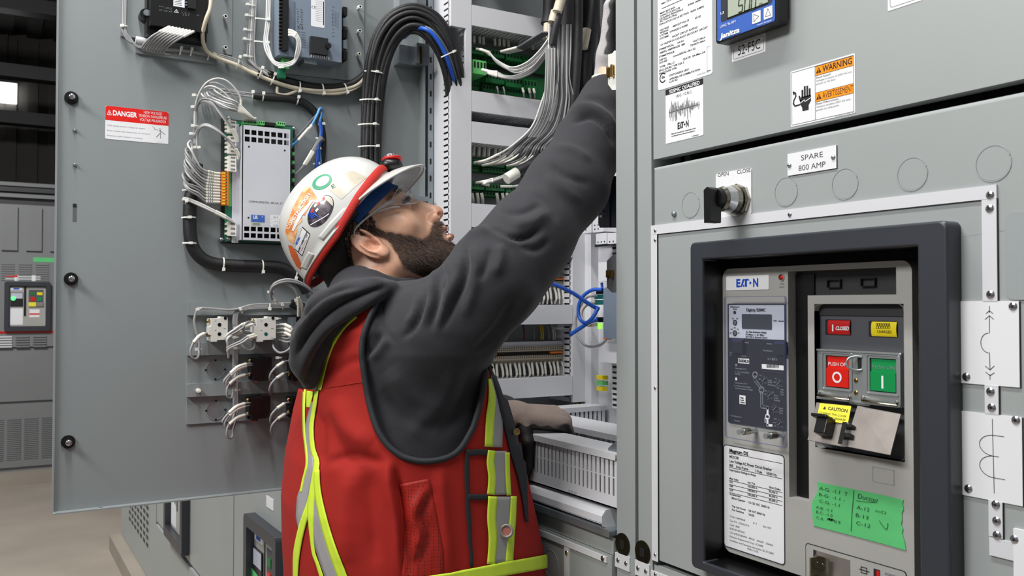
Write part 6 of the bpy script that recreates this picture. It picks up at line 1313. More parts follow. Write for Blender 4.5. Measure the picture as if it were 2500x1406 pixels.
# ---- beige terminal strips
def tstrip(x0, x1, yt, yb, label, nterm, xw, jumpers, slope=0.0):
    h0 = .05; a0 = S.px(x0, yt, h0)[0]; a1 = S.px(x1, yt, h0)[0]; z1 = S.px(x1, yt, h0)[1]; z0 = S.px(x1, yb, h0)[1]; Hh = z1 - z0; w_ = (a1 - a0) / nterm
    T = thing('terminal_strip', S.P((a0 + a1) / 2, z0), label, 'terminal strip', 'beige terminal strips on the compartment wall')
    for i in range(nterm):
        mb = MB(); A, B_ = a0 + w_ * i, a0 + w_ * (i + .93); Z = lambda v: z0 + Hh * v
        mb.prism(S, [(A, Z(0)), (B_, Z(0)), (B_, Z(1)), (A, Z(1))], .008, .038, 'term_beige')
        for v0, v1, hh, mt_ in ((.0, .22, .044, 'term_beige'), (.22, .40, .054, 'term_beige'), (.40, .58, .046, 'term_slot'), (.58, .80, .054, 'term_beige'), (.80, 1.0, .050, 'white')): mb.box(S, A, B_, Z(v0), Z(v1), .038, hh, mt_)
        for v in (.28, .35, .64, .72): mb.box(S, A + w_ * .25, A + w_ * .7, Z(v), Z(v + .045), .054, .0543, 'term_slot')
        mb.build('terminal', T)
    for f0, f1 in jumpers:
        mb = MB(); mb.box(S, a0 + (a1 - a0) * f0, a0 + (a1 - a0) * f1, z0 + Hh * .45, z0 + Hh * .54, .046, .055, 'orange_plastic'); mb.build('jumper', T, label='orange jumper')
    mb = MB(); mb.box(S, a1, a1 + .003, z0, z1, .008, .055, 'term_beige'); mb.build('end_plate', T)
    W = thing('wire_bundle', S.P((a0 + a1) / 2, z0 - .03), 'white sleeved wires dropping out of the ' + ('long' if nterm > 20 else 'short') + ' beige terminal strip', 'wires')
    for i in range(xw):
        a = a0 + (a1 - a0) * (i + .5) / xw; o = .002 * math.sin(i * 2.3); mb = MB()
        P = [S.P(a, z0 + .004, .046), S.P(a + o, z0 - .010, .052), S.P(a + o, z0 - .022, .054), S.P(a - o, z0 - .032, .052), S.P(a, z0 - .048, .04)]
        mb.tube(P, .0016, 'wire_gray', 7); mb.tube(P[:3], .0029, 'sleeve_white', 7, samp=3); mb.tube(P[2:4], .0021, 'sleeve_white', 7, samp=3); mb.build('wire', W)
    return T
tstrip(1186, 1378, 832, 886, 'long beige terminal strip with white sleeved wires below it', 42, 18, ((.02, .12), (.80, .96)))
tstrip(1290, 1379, 657, 706, 'short beige terminal strip seen just under the raised sleeve', 18, 9, ((.42, .58), (.72, .97)))
T = thing('wire_bundle', S.W(1300, 800, .05), 'thin yellow, maroon and gray wires between the wireway and the long terminal strip', 'wires')
for x, m_ in ((400, 'wire_yellow'), (410, 'wire_yellow'), (540, 'wire_maroon'), (612, 'wire_gray'), (665, 'wire_yellow'), (680, 'wire_yellow'), (722, 'wire_gray'), (755, 'wire_light'), (768, 'wire_light')): WS(e7, [(x, 770, .02), (x + 8, 810, .035), (x + 12, 850, .04), (x + 10, 885, .042)], .0016, m_)
for x in (770, 800, 820): WS(e7, [(x, 260, .03), (x + 5, 300, .04), (x, 345, .045)], .0018, 'wire_gray', (0, 2))
# ---- back wall
mb = MB(); 
T = thing('wireway', B.W(1480, 890), 'slotted white wireway on the back wall at the right post', 'wireway', 'wireways on the compartment back wall')
def backduct(T, y0, y1, yc0, yc1, ys):
    a0, a1 = B.px(1461, 860, .06)[0], B.px(1530, 860, .06)[0]
    mb = MB(); mb.box(B, a0, a1, B.px(1470, yc1, .06)[1], B.px(1470, yc0, .06)[1], .05, .06, 'duct_white'); mb.build('cover', T, bevel=.001)
    mb = MB(); b0 = a0 + .004; mb.box(B, b0, a1, B.px(1470, ys[-1] + 8, .03)[1], B.px(1470, yc1, .03)[1], 0, .028, 'duct_white')
    for y in ys: z = B.px(1470, y, .03)[1]; mb.box(B, b0 + .003, a1, z - .0022, z + .0022, .028, .0284, 'black_matte'); mb.box(B, b0 + .017, b0 + .023, z - .0032, z + .0032, .028, .0283, 'black_matte')
    mb.build('channel', T)
backduct(T, 0, 0, 836, 884, [893 + 13 * i for i in range(8)])
T = thing('wireway', B.W(1480, 690), 'short white wireway on the back wall above the blue cables', 'wireway', 'wireways on the compartment back wall')
backduct(T, 0, 0, 640, 686, [608, 621, 634]); 
mb = MB(); mb.box(B, B.px(1444, 700)[0], B.px(1461, 700)[0], ZL, TOP - .3, 0, .02, 'duct_white'); mb.build('mounting_rail', label='vertical white rail in the back corner of the compartment', cat='rail')
for k, (x0, y0, x1, y1, l) in enumerate(((1417, 530, 1444, 571, 'white relay with dark screw holes, leftmost under the blue steel bracket'), (1447, 530, 1474, 568, 'white relay with screw holes directly under the blue steel bracket'), (1455, 571, 1481, 597, 'white terminal block below the two white relays'), (1483, 570, 1512, 596, 'white terminal block below the relays, touching the post'))):
    T = thing('relay', B.W((x0 + x1) / 2, y1, .05), l, 'relay', 'white relays on the back wall'); q = rectpx(B, ident, x0, y0, x1, y1, .06)
    mb = MB(); mb.box(B, q[0], q[1], q[2], q[3], .01, .06, 'white'); mb.build('body', T, bevel=.001)
    mb = MB()
    for i in range(2 if k < 2 else 3):
        for j in range(2 if k < 2 else 1): mb.disc(B, q[0] + (q[1] - q[0]) * (.2 + .3 * i), q[2] + (q[3] - q[2]) * (.2 + .25 * j), .0019, .06, .0603, 'ink', 10)
    mb.build('screw_hole', T)
mb = MB(); q = rectpx(B, ident, 1452, 597, 1512, 603, .05); mb.box(B, q[0], q[1], q[2], q[3], 0, .05, 'black'); mb.build('din_rail', label='dark rail under the white terminal blocks beside the post', cat='rail')
T = thing('network_module', B.W(1490, 825), 'gray network module with green ports and blue cables beside the post', 'network module')
mb = MB(); q = rectpx(B, ident, 1473, 702, 1520, 826, .075); mb.rrect(B, q[0], q[1], q[2], q[3], .006, .0, .075, 'device_gray'); mb.box(B, q[0] - .006, q[0] + .004, q[2] + .004, q[3] - .004, 0, .066, 'duct_white'); mb.build('housing', T, bevel=.004)
for x0, y0, x1, y1, m_, l in ((1457, 705, 1480, 718, 'black', None), (1453, 719, 1474, 730, 'teal', 'green port'), (1453, 732, 1474, 744, 'teal', 'green port'), (1456, 774, 1474, 786, 'black', None)):
    mb = MB(); q = rectpx(B, ident, x0, y0, x1, y1, .06); mb.box(B, q[0], q[1], q[2], q[3], .03, .062, m_); mb.build('port', T, label=l)
mb = MB()
for i in range(3): q = rectpx(B, ident, 1460, 789 + 5 * i, 1465, 793 + 5 * i, .066); mb.box(B, q[0], q[1], q[2], q[3], .06, .0665, 'led_lime')
mb.build('status_light', T, label='green status lights')
mb = MB(); q = rectpx(B, ident, 1474, 823, 1484, 828, .06); mb.box(B, q[0], q[1], q[2], q[3], .05, .062, 'orange_plastic'); mb.build('cable_clip', T, label='orange clip')
T = thing('cable_bundle', B.W(1440, 760, .1), 'blue, cream and gray network cables looping beside the gray module', 'cables')
for pts, r, m_ in (([(1326, 684, .20), (1360, 697, .17), (1400, 716, .13), (1432, 738, .10), (1452, 750, .08), (1462, 754, .07)], .0042, 'wire_blue'),
                   ([(1470, 707, .065), (1445, 708, .075), (1422, 725, .085), (1412, 752, .09), (1416, 778, .09), (1430, 788, .09), (1446, 776, .085), (1460, 752, .075)], .0040, 'wire_blue'),
                   ([(1460, 780, .065), (1440, 786, .075), (1418, 800, .10), (1392, 817, .13)], .0042, 'wire_blue'),
                   ([(1455, 736, .06), (1436, 742, .065), (1421, 758, .07), (1422, 780, .07), (1436, 794, .07), (1456, 792, .065)], .0034, 'beige'),
                   ([(1460, 722, .06), (1430, 728, .06), (1408, 770, .06), (1408, 810, .06), (1425, 840, .06), (1448, 846, .06), (1470, 838, .06), (1480, 828, .06)], .0028, 'wire_gray'),
                   ([(1469, 690, .05), (1470, 700, .05), (1470, 706, .055)], .003, 'wire_blue')):
    WS(ident, pts, r, m_, pl=B, nm='cable')
# ---- lower wireways
def lowduct(pl, a0, a1, z0, z1, depth, label, pitch, tooth, lip=.010, marks=False, redw=False):
    """front comb of the duct lies on plane pl (h=0), the duct extends behind it"""
    T = thing('wireway', pl.P((a0 + a1) / 2, z0, -depth / 2), label, 'wireway', 'lower white wireways on the shelf')
    mb = MB(); mb.box(pl, a0, a1, z1 - lip, z1, -depth - .002, .003, 'duct_white'); mb.build('cover', T, bevel=.003, seg=3)
    mb = MB(); mb.box(pl, a0, a1, z0, z0 + .002, -depth, 0, 'duct_white'); H_ = z1 - z0; n = int((a1 - a0) / pitch)
    for h_ in (0, -depth + .002):
        mb.box(pl, a0, a1, z0, z0 + H_ * .22, h_ - .002, h_, 'duct_white')
        for i in range(n + 1): a = a0 + pitch * i; mb.box(pl, a, min(a1, a + pitch * tooth), z0 + H_ * .22, z1 - lip, h_ - .002, h_, 'duct_white')
        mb.box(pl, a0, a1, z0 + H_ * .54, z0 + H_ * .56, h_ - .0018, h_ - .0006, 'duct_white')
    mb.build('channel', T)
    mb = MB(); rng = random.Random(4)
    for i in range(14):
        z = z0 + .006 + (H_ - .024) * rng.random(); m_ = rng.choice(['wire_dark', 'wire_gray', 'wire_dark', 'wire_maroon' if redw else 'wire_dark']); d_ = -.006 - rng.random() * (depth - .014)
        mb.tube([pl.P(a0 + .01, z, d_), pl.P((a0 + a1) / 2, z + .004 * rng.random(), d_), pl.P(a1 - .01, z, d_)], .0032, m_, 6)
    mb.build('wire_shade_fill', T, kind='stuff')  # wires that also fill the open duct with painted shade
    return T
FD = Plane('Y', YP + .003); zt = FD.px(1490, 1104)[1]; zb = FD.px(1495, 1240)[1]
T1_ = lowduct(FD, XS + .115, XR - .004, zb, zt, .055, 'front slotted wireway that the gloved hand rests on', (Fa(1490) - Fa(1285)) / 21.5, .64, redw=True)
mb = MB(); a, b = FD.px(*e8(628, 785)); ptext(mb, FD, 'SCP 01', e8(626, 788), e8(684, 0)[0], 6, 'ink_gray', .0003); mb.build('marker_writing', T1_)
FD2 = Plane('Y', YP + .110); lowduct(FD2, XS + .16, XR - .004, zb, zt + .002, .085, 'second wireway behind the front one, with wires crossing between them', .0145, .62)
SD = Plane('X', -1.545); lowduct(SD, YP + .19, YB - .005, zb, zt + .002, .05, 'wireway along the left side of the compartment shelf', .0115, .66)
T = thing('wire_bundle', (-1.2, YP + .08, zt - .05), 'gray wires crossing between the two front wireways on the shelf', 'wires')
rng = random.Random(11)
for i in range(26):
    x = Fa(1330) + (XR - .012 - Fa(1330)) * i / 25; mb = MB(); dx = rng.uniform(.005, .02); dz_ = rng.uniform(-.004, .006)
    mb.tube([Vector((x - dx, YP + .052, zt - .036)), Vector((x - dx * .4, YP + .072, zt - .022 + dz_)), Vector((x + dx * .5, YP + .092, zt - .020 + dz_)), Vector((x + dx, YP + .118, zt - .032))], .0019, 'wire_gray' if i % 3 else 'wire_dark', 7); mb.build('wire', T)
mb = MB(); mb.tube([S.W(1404, 978, .05), S.W(1412, 985, .06), S.W(1418, 995, .06)], .004, 'wire_yellow', 8); mb.tube([S.W(1408, 978, .055), S.W(1416, 985, .065), S.W(1421, 995, .065)], .003, 'green_term', 8)
mb.build('ground_wire', label='yellow and green wires below the far right wireway', cat='wires')
mb = MB(); 
for i in range(3): mb.box(B, B.px(1497, 910)[0], B.px(1512, 910)[0], B.px(1500, 958 - 14 * i, .04)[1] , B.px(1500, 948 - 14 * i, .04)[1], .03, .045, 'yellow' if i != 1 else 'green_light')
mb.build('ground_terminal', label='yellow-green terminals beside the post above the lower wireways', cat='terminal')

# ================================================================== BLACK CABLE ARCH FROM THE DOOR INTO THE CABINET
T = thing('cable_bundle', D.W(905, 420, .03), 'thick arch of black braided cables from the open door into the tall slotted wireway', 'cables')
core = [(905, 470, .026), (905, 410, .026), (906, 350, .026), (908, 290, .026), (911, 240, .028), (916, 190, .032), (926, 140, .040), (944, 92, .050), (972, 58, .062), (1008, 45, .072), (1045, 58, .080), (1075, 92, .085), (1095, 135, .084), (1108, 185, .080), (1114, 230, .070)]
offs = []
for k in range(9): offs.append(((k - 4) * 5.2, (0, .008, .012, .006, .012, .006, .012, .008, 0)[k]))
offs += [(-14, -.004), (0, -.006), (14, -.004)]
for k, (o, dh) in enumerate(offs):
    mb = MB(); P = []; n = len(core)
    for i, (x, y, h) in enumerate(core):
        j0, j1 = max(i - 1, 0), min(i + 1, n - 1); tx, ty = core[j1][0] - core[j0][0], core[j1][1] - core[j0][1]; L_ = math.hypot(tx, ty); nx, ny = -ty / L_, tx / L_
        sp = 1.0 + .55 * math.exp(-((i - 8.5) / 3.0) ** 2); wob = 1.2 * math.sin(i * 1.1 + k * 2)
        P.append(D.W(x - nx * -(o * sp + wob), y - ny * -(o * sp + wob), h + dh + .002 * math.sin(k * 3 + i)))
    mb.tube(P, .0056 if k % 2 else .0048, 'braid' if k % 3 != 1 else 'sleeve_black', 10); mb.build('cable', T)
mb = MB(); mb.tube([D.W(*p) for p in ((985, 92, .05), (1010, 72, .07), (1035, 70, .10), (1058, 85, .11), (1080, 118, .112), (1096, 155, .108), (1106, 187, .095), (1110, 215, .08))], .0042, 'wire_blue', 10); mb.build('cable', T, label='blue cable')
mb = MB(); mb.tube([D.W(*p) for p in ((985, 88, .05), (1015, 66, .07), (1045, 68, .10), (1068, 88, .11), (1090, 122, .112), (1104, 158, .108), (1113, 189, .095), (1116, 215, .08))], .0026, 'wire_dark', 8); mb.build('cable', T)
for x, y, an, hd in ((920, 175, -10, 0), (909, 242, -2, .5), (905, 302, 0, .5), (905, 356, 0, .9)): tie(T, D, x, y, .050, an, .046, hd, .014)
tie(T, D, 1098, 130, .118, 22, .038, .7, .006)
# ================================================================== THE WORKER
mat('hoodie', (38, 38, 44), 0.85, noise=0.10, nscale=60, bump=0.5, bscale=900, sheen=0.12)
mat('vest_red', (158, 20, 7), 0.85, noise=0.05, nscale=20, bump=0.12, bscale=900)
mat('vest_trim', (34, 37, 42), 0.7)
mat('lime', (208, 236, 62), 0.5, noise=0.05, nscale=60, bump=0.2, bscale=500)
mat('silver_tape', (158, 156, 158), 0.38, bump=0.15, bscale=700)
mat('mesh_red', (150, 22, 10), 0.6)
mat('glove_knit', (178, 175, 176), 0.9, noise=0.14, nscale=500, bump=0.8, bscale=900)
mat('glove_knit_tan', (156, 140, 132), 0.9, noise=0.14, nscale=500, bump=0.8, bscale=900)
mat('glove_black', (30, 30, 33), 0.38, bump=0.5, bscale=160)
mat('helmet', (204, 205, 203), 0.28, rgb2=(198, 196, 190), nscale=9, coat=0.3)
mat('helmet_scuff', (150, 148, 140), 0.6)
mat('strap_red', (176, 30, 20), 0.75, bump=0.6, bscale=500)
mat('bandana', (26, 74, 138), 0.8)
mat('hair_dark', (16, 13, 12), 0.6)
mat('beard_hair', (52, 37, 29), 0.6)
mat('beard_light', (120, 96, 82), 0.45)
mat('lip', (164, 98, 86), 0.45)
mat('eye_white', (205, 198, 192), 0.2)
mat('iris', (40, 26, 18), 0.15)
mat('sticker_green', (62, 150, 112), 0.4)
mat('sticker_orange', (214, 128, 62), 0.45, rgb2=(232, 196, 150), nscale=55)
mat('sticker_red_orange', (206, 92, 34), 0.45, noise=0.15, nscale=40)
mat('sticker_film', (206, 202, 188), 0.3, rgb2=(190, 180, 160), nscale=30, coat=0.5)
mat('photo_dark', (40, 34, 40), 0.3, rgb2=(96, 84, 96), nscale=120, coat=0.6)
mat('lens', (240, 244, 250), 0.03, alpha=0.15, coat=1.0)
mat('lens_edge', (228, 231, 238), 0.06, alpha=0.5, coat=1.0)
mat('trousers', (38, 42, 56), 0.8)
mat('boot', (70, 52, 36), 0.6)
def skin_material():
    M = bpy.data.materials.new('skin'); M.use_nodes = True; nt = M.node_tree; N = nt.nodes; L = nt.links; b = N['Principled BSDF']
    at_ = N.new('ShaderNodeVertexColor'); at_.layer_name = 'tint'
    tc = N.new('ShaderNodeTexCoord'); nz = N.new('ShaderNodeTexNoise'); nz.inputs['Scale'].default_value = 45; nz.inputs['Detail'].default_value = 6; L.new(tc.outputs['Object'], nz.inputs['Vector'])
    rp = N.new('ShaderNodeValToRGB'); L.new(nz.outputs['Fac'], rp.inputs[0]); rp.color_ramp.elements[0].position = .3; rp.color_ramp.elements[1].position = .7
    rp.color_ramp.elements[0].color = (lin(212), lin(160), lin(132), 1); rp.color_ramp.elements[1].color = (lin(230), lin(184), lin(156), 1)
    mx = N.new('ShaderNodeMixRGB'); mx.blend_type = 'MULTIPLY'; mx.inputs[0].default_value = 1; L.new(rp.outputs[0], mx.inputs[1]); L.new(at_.outputs[0], mx.inputs[2])
    L.new(mx.outputs[0], b.inputs['Base Color']); b.inputs['Roughness'].default_value = .42
    b.inputs['Subsurface Weight'].default_value = .12; b.inputs['Subsurface Radius'].default_value = (.008, .003, .0015); b.inputs['Subsurface Scale'].default_value = 1.0
    n2 = N.new('ShaderNodeTexNoise'); n2.inputs['Scale'].default_value = 700; L.new(tc.outputs['Object'], n2.inputs['Vector']); bp = N.new('ShaderNodeBump'); bp.inputs['Strength'].default_value = .18; bp.inputs['Distance'].default_value = .0006
    L.new(n2.outputs['Fac'], bp.inputs['Height']); L.new(bp.outputs[0], b.inputs['Normal']); MATS['skin'] = M
skin_material()
def mesh_fabric():
    M = mat('mesh_panel', (190, 28, 18), 0.6); nt = M.node_tree; N = nt.nodes; L = nt.links; b = N['Principled BSDF']
    tc = N.new('ShaderNodeTexCoord'); mp = N.new('ShaderNodeMapping'); mp.inputs['Scale'].default_value = (330, 330, 210); L.new(tc.outputs['Object'], mp.inputs[0])
    v = N.new('ShaderNodeTexVoronoi'); v.inputs['Randomness'].default_value = 0.15; v.inputs['Scale'].default_value = 1; L.new(mp.outputs[0], v.inputs['Vector'])
    rp = N.new('ShaderNodeValToRGB'); rp.color_ramp.elements[0].position = .22; rp.color_ramp.elements[1].position = .34; rp.color_ramp.elements[0].color = (.08, .006, .004, 1); rp.color_ramp.elements[1].color = (lin(160), lin(24), lin(9), 1)
    L.new(v.outputs['Distance'], rp.inputs[0]); L.new(rp.outputs[0], b.inputs['Base Color'])
mesh_fabric()
# ---- numeric helpers
A3 = lambda v: np.array(v, dtype=float)
RX, FX, UX, CX0 = A3(YAWR), A3(FWD), A3(UPV), A3(CAM)
def atn(px, py, d): return A3(at(px, py, d))
def projn(P):
    v = P - CX0; z = v @ FX; return CXP + FPX * (v @ RX) / z, CYP - FPX * (v @ UX) / z, z
def smin(a, b, k): h = np.clip(.5 + .5 * (b - a) / k, 0, 1); return b * (1 - h) + a * h - k * h * (1 - h)
def smax(a, b, k): return -smin(-a, -b, k)
def sph(P, c, r): return np.linalg.norm(P - A3(c), axis=1) - r
def ell(P, c, r):
    r = A3(r); q = P - A3(c); k0 = np.linalg.norm(q / r, axis=1); k1 = np.linalg.norm(q / (r * r), axis=1); return k0 * (k0 - 1) / np.maximum(k1, 1e-9)
def cap(P, a, b, ra, rb=None):
    rb = ra if rb is None else rb; a, b = A3(a), A3(b); ab = b - a; t = np.clip(((P - a) @ ab) / (ab @ ab), 0, 1); return np.linalg.norm(P - a - t[:, None] * ab, axis=1) - (ra + (rb - ra) * t)
def chain(P, pts, k=.02):
    d = None
    for (a, ra), (b, rb) in zip(pts[:-1], pts[1:]):
        e = cap(P, a, b, ra, rb); d = e if d is None else smin(d, e, k)
    return d
def axis(lo, hi, fine, coarse, f0=None, f1=None):
    if f0 is None: return np.arange(lo, hi + fine, fine)
    return np.unique(np.concatenate([np.arange(lo, f0, coarse), np.arange(f0, f1, fine), np.arange(f1, hi + coarse, coarse)]).round(6))
def iso(f, xs, ys, zs, proj=2):
    nx, ny, nz = len(xs), len(ys), len(zs); V = np.empty((nx, ny, nz), dtype=np.float32); st = 6
    bi, bj, bk = [np.arange(0, n, st) for n in (nx, ny, nz)]
    ce = lambda c, b: np.array([(c[i] + c[min(i + st, len(c) - 1)]) / 2 for i in b]); hf = lambda c, b: np.array([(c[min(i + st, len(c) - 1)] - c[i]) / 2 for i in b])
    GX, GY, GZ = np.meshgrid(ce(xs, bi), ce(ys, bj), ce(zs, bk), indexing='ij'); HX, HY, HZ = np.meshgrid(hf(xs, bi), hf(ys, bj), hf(zs, bk), indexing='ij')
    d = f(np.stack([GX.ravel(), GY.ravel(), GZ.ravel()], 1)).reshape(GX.shape); R = np.sqrt(HX ** 2 + HY ** 2 + HZ ** 2) * 1.35 + .004
    act = np.argwhere(np.abs(d) <= R)
    V[:] = np.repeat(np.repeat(np.repeat(np.sign(d), st, 0), st, 1), st, 2)[:nx, :ny, :nz]
    buf, sl = [], []
    def flush():
        if not buf: return
        r = f(np.concatenate(buf)); o = 0
        for (a, b, c), q in zip(sl, buf): V[a, b, c] = r[o:o + len(q)].reshape(len(xs[a]), len(ys[b]), len(zs[c])); o += len(q)
        buf.clear(); sl.clear()
    tot = 0
    for (i, j, k) in act:
        a, b, c = slice(i * st, min((i + 1) * st, nx)), slice(j * st, min((j + 1) * st, ny)), slice(k * st, min((k + 1) * st, nz))
        X, Y, Z = np.meshgrid(xs[a], ys[b], zs[c], indexing='ij'); q = np.stack([X.ravel(), Y.ravel(), Z.ravel()], 1); buf.append(q); sl.append((a, b, c)); tot += len(q)
        if tot > 200000: flush(); tot = 0
    flush()
    ins = V < 0
    c8 = [(i, j, k) for i in (0, 1) for j in (0, 1) for k in (0, 1)]
    cnt = sum(ins[i:nx - 1 + i, j:ny - 1 + j, k:nz - 1 + k].astype(np.int8) for i, j, k in c8)
    cells = np.argwhere((cnt > 0) & (cnt < 8)); idx = -np.ones(cnt.shape, dtype=np.int64); idx[tuple(cells.T)] = np.arange(len(cells))
    acc = np.zeros((len(cells), 3)); num = np.zeros(len(cells))
    for a in c8:
        for ax in range(3):
            if a[ax]: continue
            b = list(a); b[ax] = 1
            A = cells + A3(a).astype(int); B_ = cells + np.array(b); va = V[tuple(A.T)].astype(float); vb = V[tuple(B_.T)].astype(float); m_ = (va < 0) != (vb < 0)
            t = np.where(m_, va / np.where(m_, va - vb, 1), 0)[:, None]
            pa = np.stack([xs[A[:, 0]], ys[A[:, 1]], zs[A[:, 2]]], 1); pb = np.stack([xs[B_[:, 0]], ys[B_[:, 1]], zs[B_[:, 2]]], 1)
            acc += np.where(m_[:, None], pa + (pb - pa) * t, 0); num += m_
    P = acc / num[:, None]; F_ = []
    for ax in range(3):
        sl0 = [slice(None)] * 3; sl1 = [slice(None)] * 3; sl0[ax] = slice(0, -1); sl1[ax] = slice(1, None)
        A, B_ = ins[tuple(sl0)], ins[tuple(sl1)]; E = np.argwhere(A != B_); o1, o2 = [k for k in range(3) if k != ax]
        sh = cnt.shape; E = E[(E[:, o1] > 0) & (E[:, o2] > 0) & (E[:, o1] < sh[o1]) & (E[:, o2] < sh[o2])]
        q = []
        for d1_, d2_ in ((-1, -1), (0, -1), (0, 0), (-1, 0)):
            e = E.copy(); e[:, o1] += d1_; e[:, o2] += d2_; q.append(idx[tuple(e.T)])
        q = np.stack(q, 1); s_ = A[tuple(E.T)]; fl = s_ if ax != 1 else ~s_
        q[~fl] = q[~fl][:, ::-1]; F_.append(q)
    F_ = np.concatenate(F_); F_ = F_[(F_ >= 0).all(1)]
    for _ in range(proj): g, v = grad(f, P); P = P - g * np.clip(v, -.004, .004)[:, None]
    return P, F_
def grad(f, P, e=.0008):
    v = f(P); g = np.stack([f(P + e * np.eye(3)[i]) - f(P - e * np.eye(3)[i]) for i in range(3)], 1); g /= np.maximum(np.linalg.norm(g, axis=1), 1e-9)[:, None]; return g, v
def mk(name, P, F_, mats_, mi=None, parent=None, label=None, tint=None, solid=0, smooth=True):
    org = A3(ABS[parent.name]) if parent else P.mean(0); me = bpy.data.meshes.new(name); me.from_pydata((P - org).tolist(), [], F_.tolist() if hasattr(F_, 'tolist') else F_)
    for m_ in mats_: me.materials.append(MATS[m_])
    if mi is not None: me.polygons.foreach_set('material_index', np.asarray(mi, dtype=np.int32))
    me.polygons.foreach_set('use_smooth', [smooth] * len(me.polygons))
    if tint is not None:
        ca = me.color_attributes.new('tint', 'FLOAT_COLOR', 'POINT'); ca.data.foreach_set('color', np.concatenate([tint, np.ones((len(tint), 1))], 1).astype(np.float32).ravel())
    me.update(); o = bpy.data.objects.new(name, me); COL.objects.link(o); o.parent = parent; ABS[o.name] = Vector(org)
    if solid: md = o.modifiers.new('thickness', 'SOLIDIFY'); md.thickness = solid; md.offset = 1
    tag(o, label); return o
def inpoly(x, y, poly):
    r = np.zeros(len(x), bool); n = len(poly); j = n - 1
    for i in range(n):
        xi, yi = poly[i]; xj, yj = poly[j]
        if yi != yj: c = ((yi > y) != (yj > y)) & (x < (xj - xi) * (y - yi) / (yj - yi) + xi); r ^= c
        j = i
    return r
def cspline(pts, n=10):
    pts = [A3(p) for p in pts]; out = []
    for i in range(len(pts) - 1):
        p0 = pts[i - 1] if i else 2 * pts[0] - pts[1]; p1, p2 = pts[i], pts[i + 1]; p3 = pts[i + 2] if i + 2 < len(pts) else 2 * pts[-1] - pts[-2]
        for j in range(n): t = j / n; out.append(.5 * (2 * p1 + (p2 - p0) * t + (2 * p0 - 5 * p1 + 4 * p2 - p3) * t * t + (3 * p1 - p0 - 3 * p2 + p3) * t ** 3))
    out.append(pts[-1]); return np.array(out)
def folds(P, N, lst):
    """cloth folds: ridges (+) or creases (-) along curves on the side seen, each as real relief"""
    x, y, z = projn(P); face = np.clip(-(N @ FX) * 2.2, 0, 1); out = np.zeros(len(P))
    for amp, wid, pts in lst:
        C = cspline(pts, 6); d = np.full(len(P), 1e9); m_ = (x > C[:, 0].min() - 4 * wid) & (x < C[:, 0].max() + 4 * wid) & (y > C[:, 1].min() - 4 * wid) & (y < C[:, 1].max() + 4 * wid)
        if not m_.any(): continue
        X = np.stack([x[m_], y[m_]], 1); dd = np.full(m_.sum(), 1e9); tt = np.zeros(m_.sum())
        for i in range(len(C) - 1):
            ab = C[i + 1] - C[i]; L2 = ab @ ab + 1e-9; t = np.clip((X - C[i]) @ ab / L2, 0, 1); e = np.linalg.norm(X - C[i] - t[:, None] * ab, axis=1); b = e < dd; dd[b] = e[b]; tt[b] = (i + t[b]) / (len(C) - 1)
        env = np.clip(np.minimum(tt, 1 - tt) * 5, 0, 1) ** .7 * .8 + .2
        out[m_] += amp * np.exp(-(dd / wid) ** 2) * env
    return P + N * (out * face)[:, None]
# ---- frames
view = A3((at(1010, 745, 1.0) - CAM)); view[2] = 0; view /= np.linalg.norm(view)
e1 = np.array([view[1], -view[0], 0.0]); e1 = e1 if e1 @ RX > 0 else -e1
th = math.radians(20); bF = math.cos(th) * e1 + math.sin(th) * view; bS = -math.cos(th) * view + math.sin(th) * e1; ZU = np.array([0, 0, 1.0])
DT = 1.45
lev = [(735, 860, 1060), (760, 850, 1080), (800, 800, 1115), (850, 775, 1150), (900, 760, 1180), (1000, 738, 1222), (1100, 722, 1258), (1200, 714, 1282), (1300, 717, 1298), (1406, 722, 1305), (1560, 735, 1290), (1750, 760, 1270), (1900, 775, 1260)]
LZ, LC, LA, LW = [], [], [], []
for py, l, r in lev:
    c = atn((l + r) / 2, py, DT); hw = (r - l) / 2 * DT / FPX; wv = min(.205, .10 + (py - 735) * .0012); LZ.append(c[2]); LC.append(c); LA.append(math.sqrt(max(.0016, hw * hw - (wv * math.sin(th)) ** 2)) / math.cos(th)); LW.append(wv)
o_ = np.argsort(LZ); LZ = np.array(LZ)[o_]; LC = np.array(LC)[o_]; LA = np.array(LA)[o_]; LW = np.array(LW)[o_]
def torso(P, grow=0.0):
    z = P[:, 2]; cx = np.interp(z, LZ, LC[:, 0]); cy = np.interp(z, LZ, LC[:, 1]); a = np.interp(z, LZ, LA) + grow; w_ = np.interp(z, LZ, LW) + grow
    q = np.stack([P[:, 0] - cx, P[:, 1] - cy, 0 * z], 1); x = np.abs(q @ bF) / a; y = np.abs(q @ bS) / w_; n = 2.25
    d = ((x ** n + y ** n) ** (1 / n) - 1) * np.minimum(a, w_) * .95
    d = smax(d, z - (LZ[-1] + grow), .05); return smax(d, LZ[0] - z, .02)
def J(px, py, d, r): return (atn(px, py, d), r)
ARM_R = [J(1010, 820, 1.33, .085), J(1106, 786, 1.285, .064), J(1216, 674, 1.285, .063), J(1292, 580, 1.31, .058), J(1385, 455, 1.36, .056), J(1446, 342, 1.40, .048), J(1474, 262, 1.42, .034), J(1484, 208, 1.43, .028)]
ARM_L = [J(1060, 820, 1.62, .075), J(1110, 960, 1.66, .068), J(1140, 1060, 1.655, .058), J(1190, 1050, 1.60, .046), J(1228, 1014, 1.560, .036)]
HOOD = [J(756, 932, 1.33, .012), J(748, 882, 1.32, .021), J(763, 826, 1.305, .027), J(800, 763, 1.285, .029), J(850, 729, 1.27, .022), J(906, 709, 1.265, .014), J(955, 702, 1.285, .011)]
NECK0, NECK1 = atn(905, 745, 1.47), atn(935, 640, 1.49)
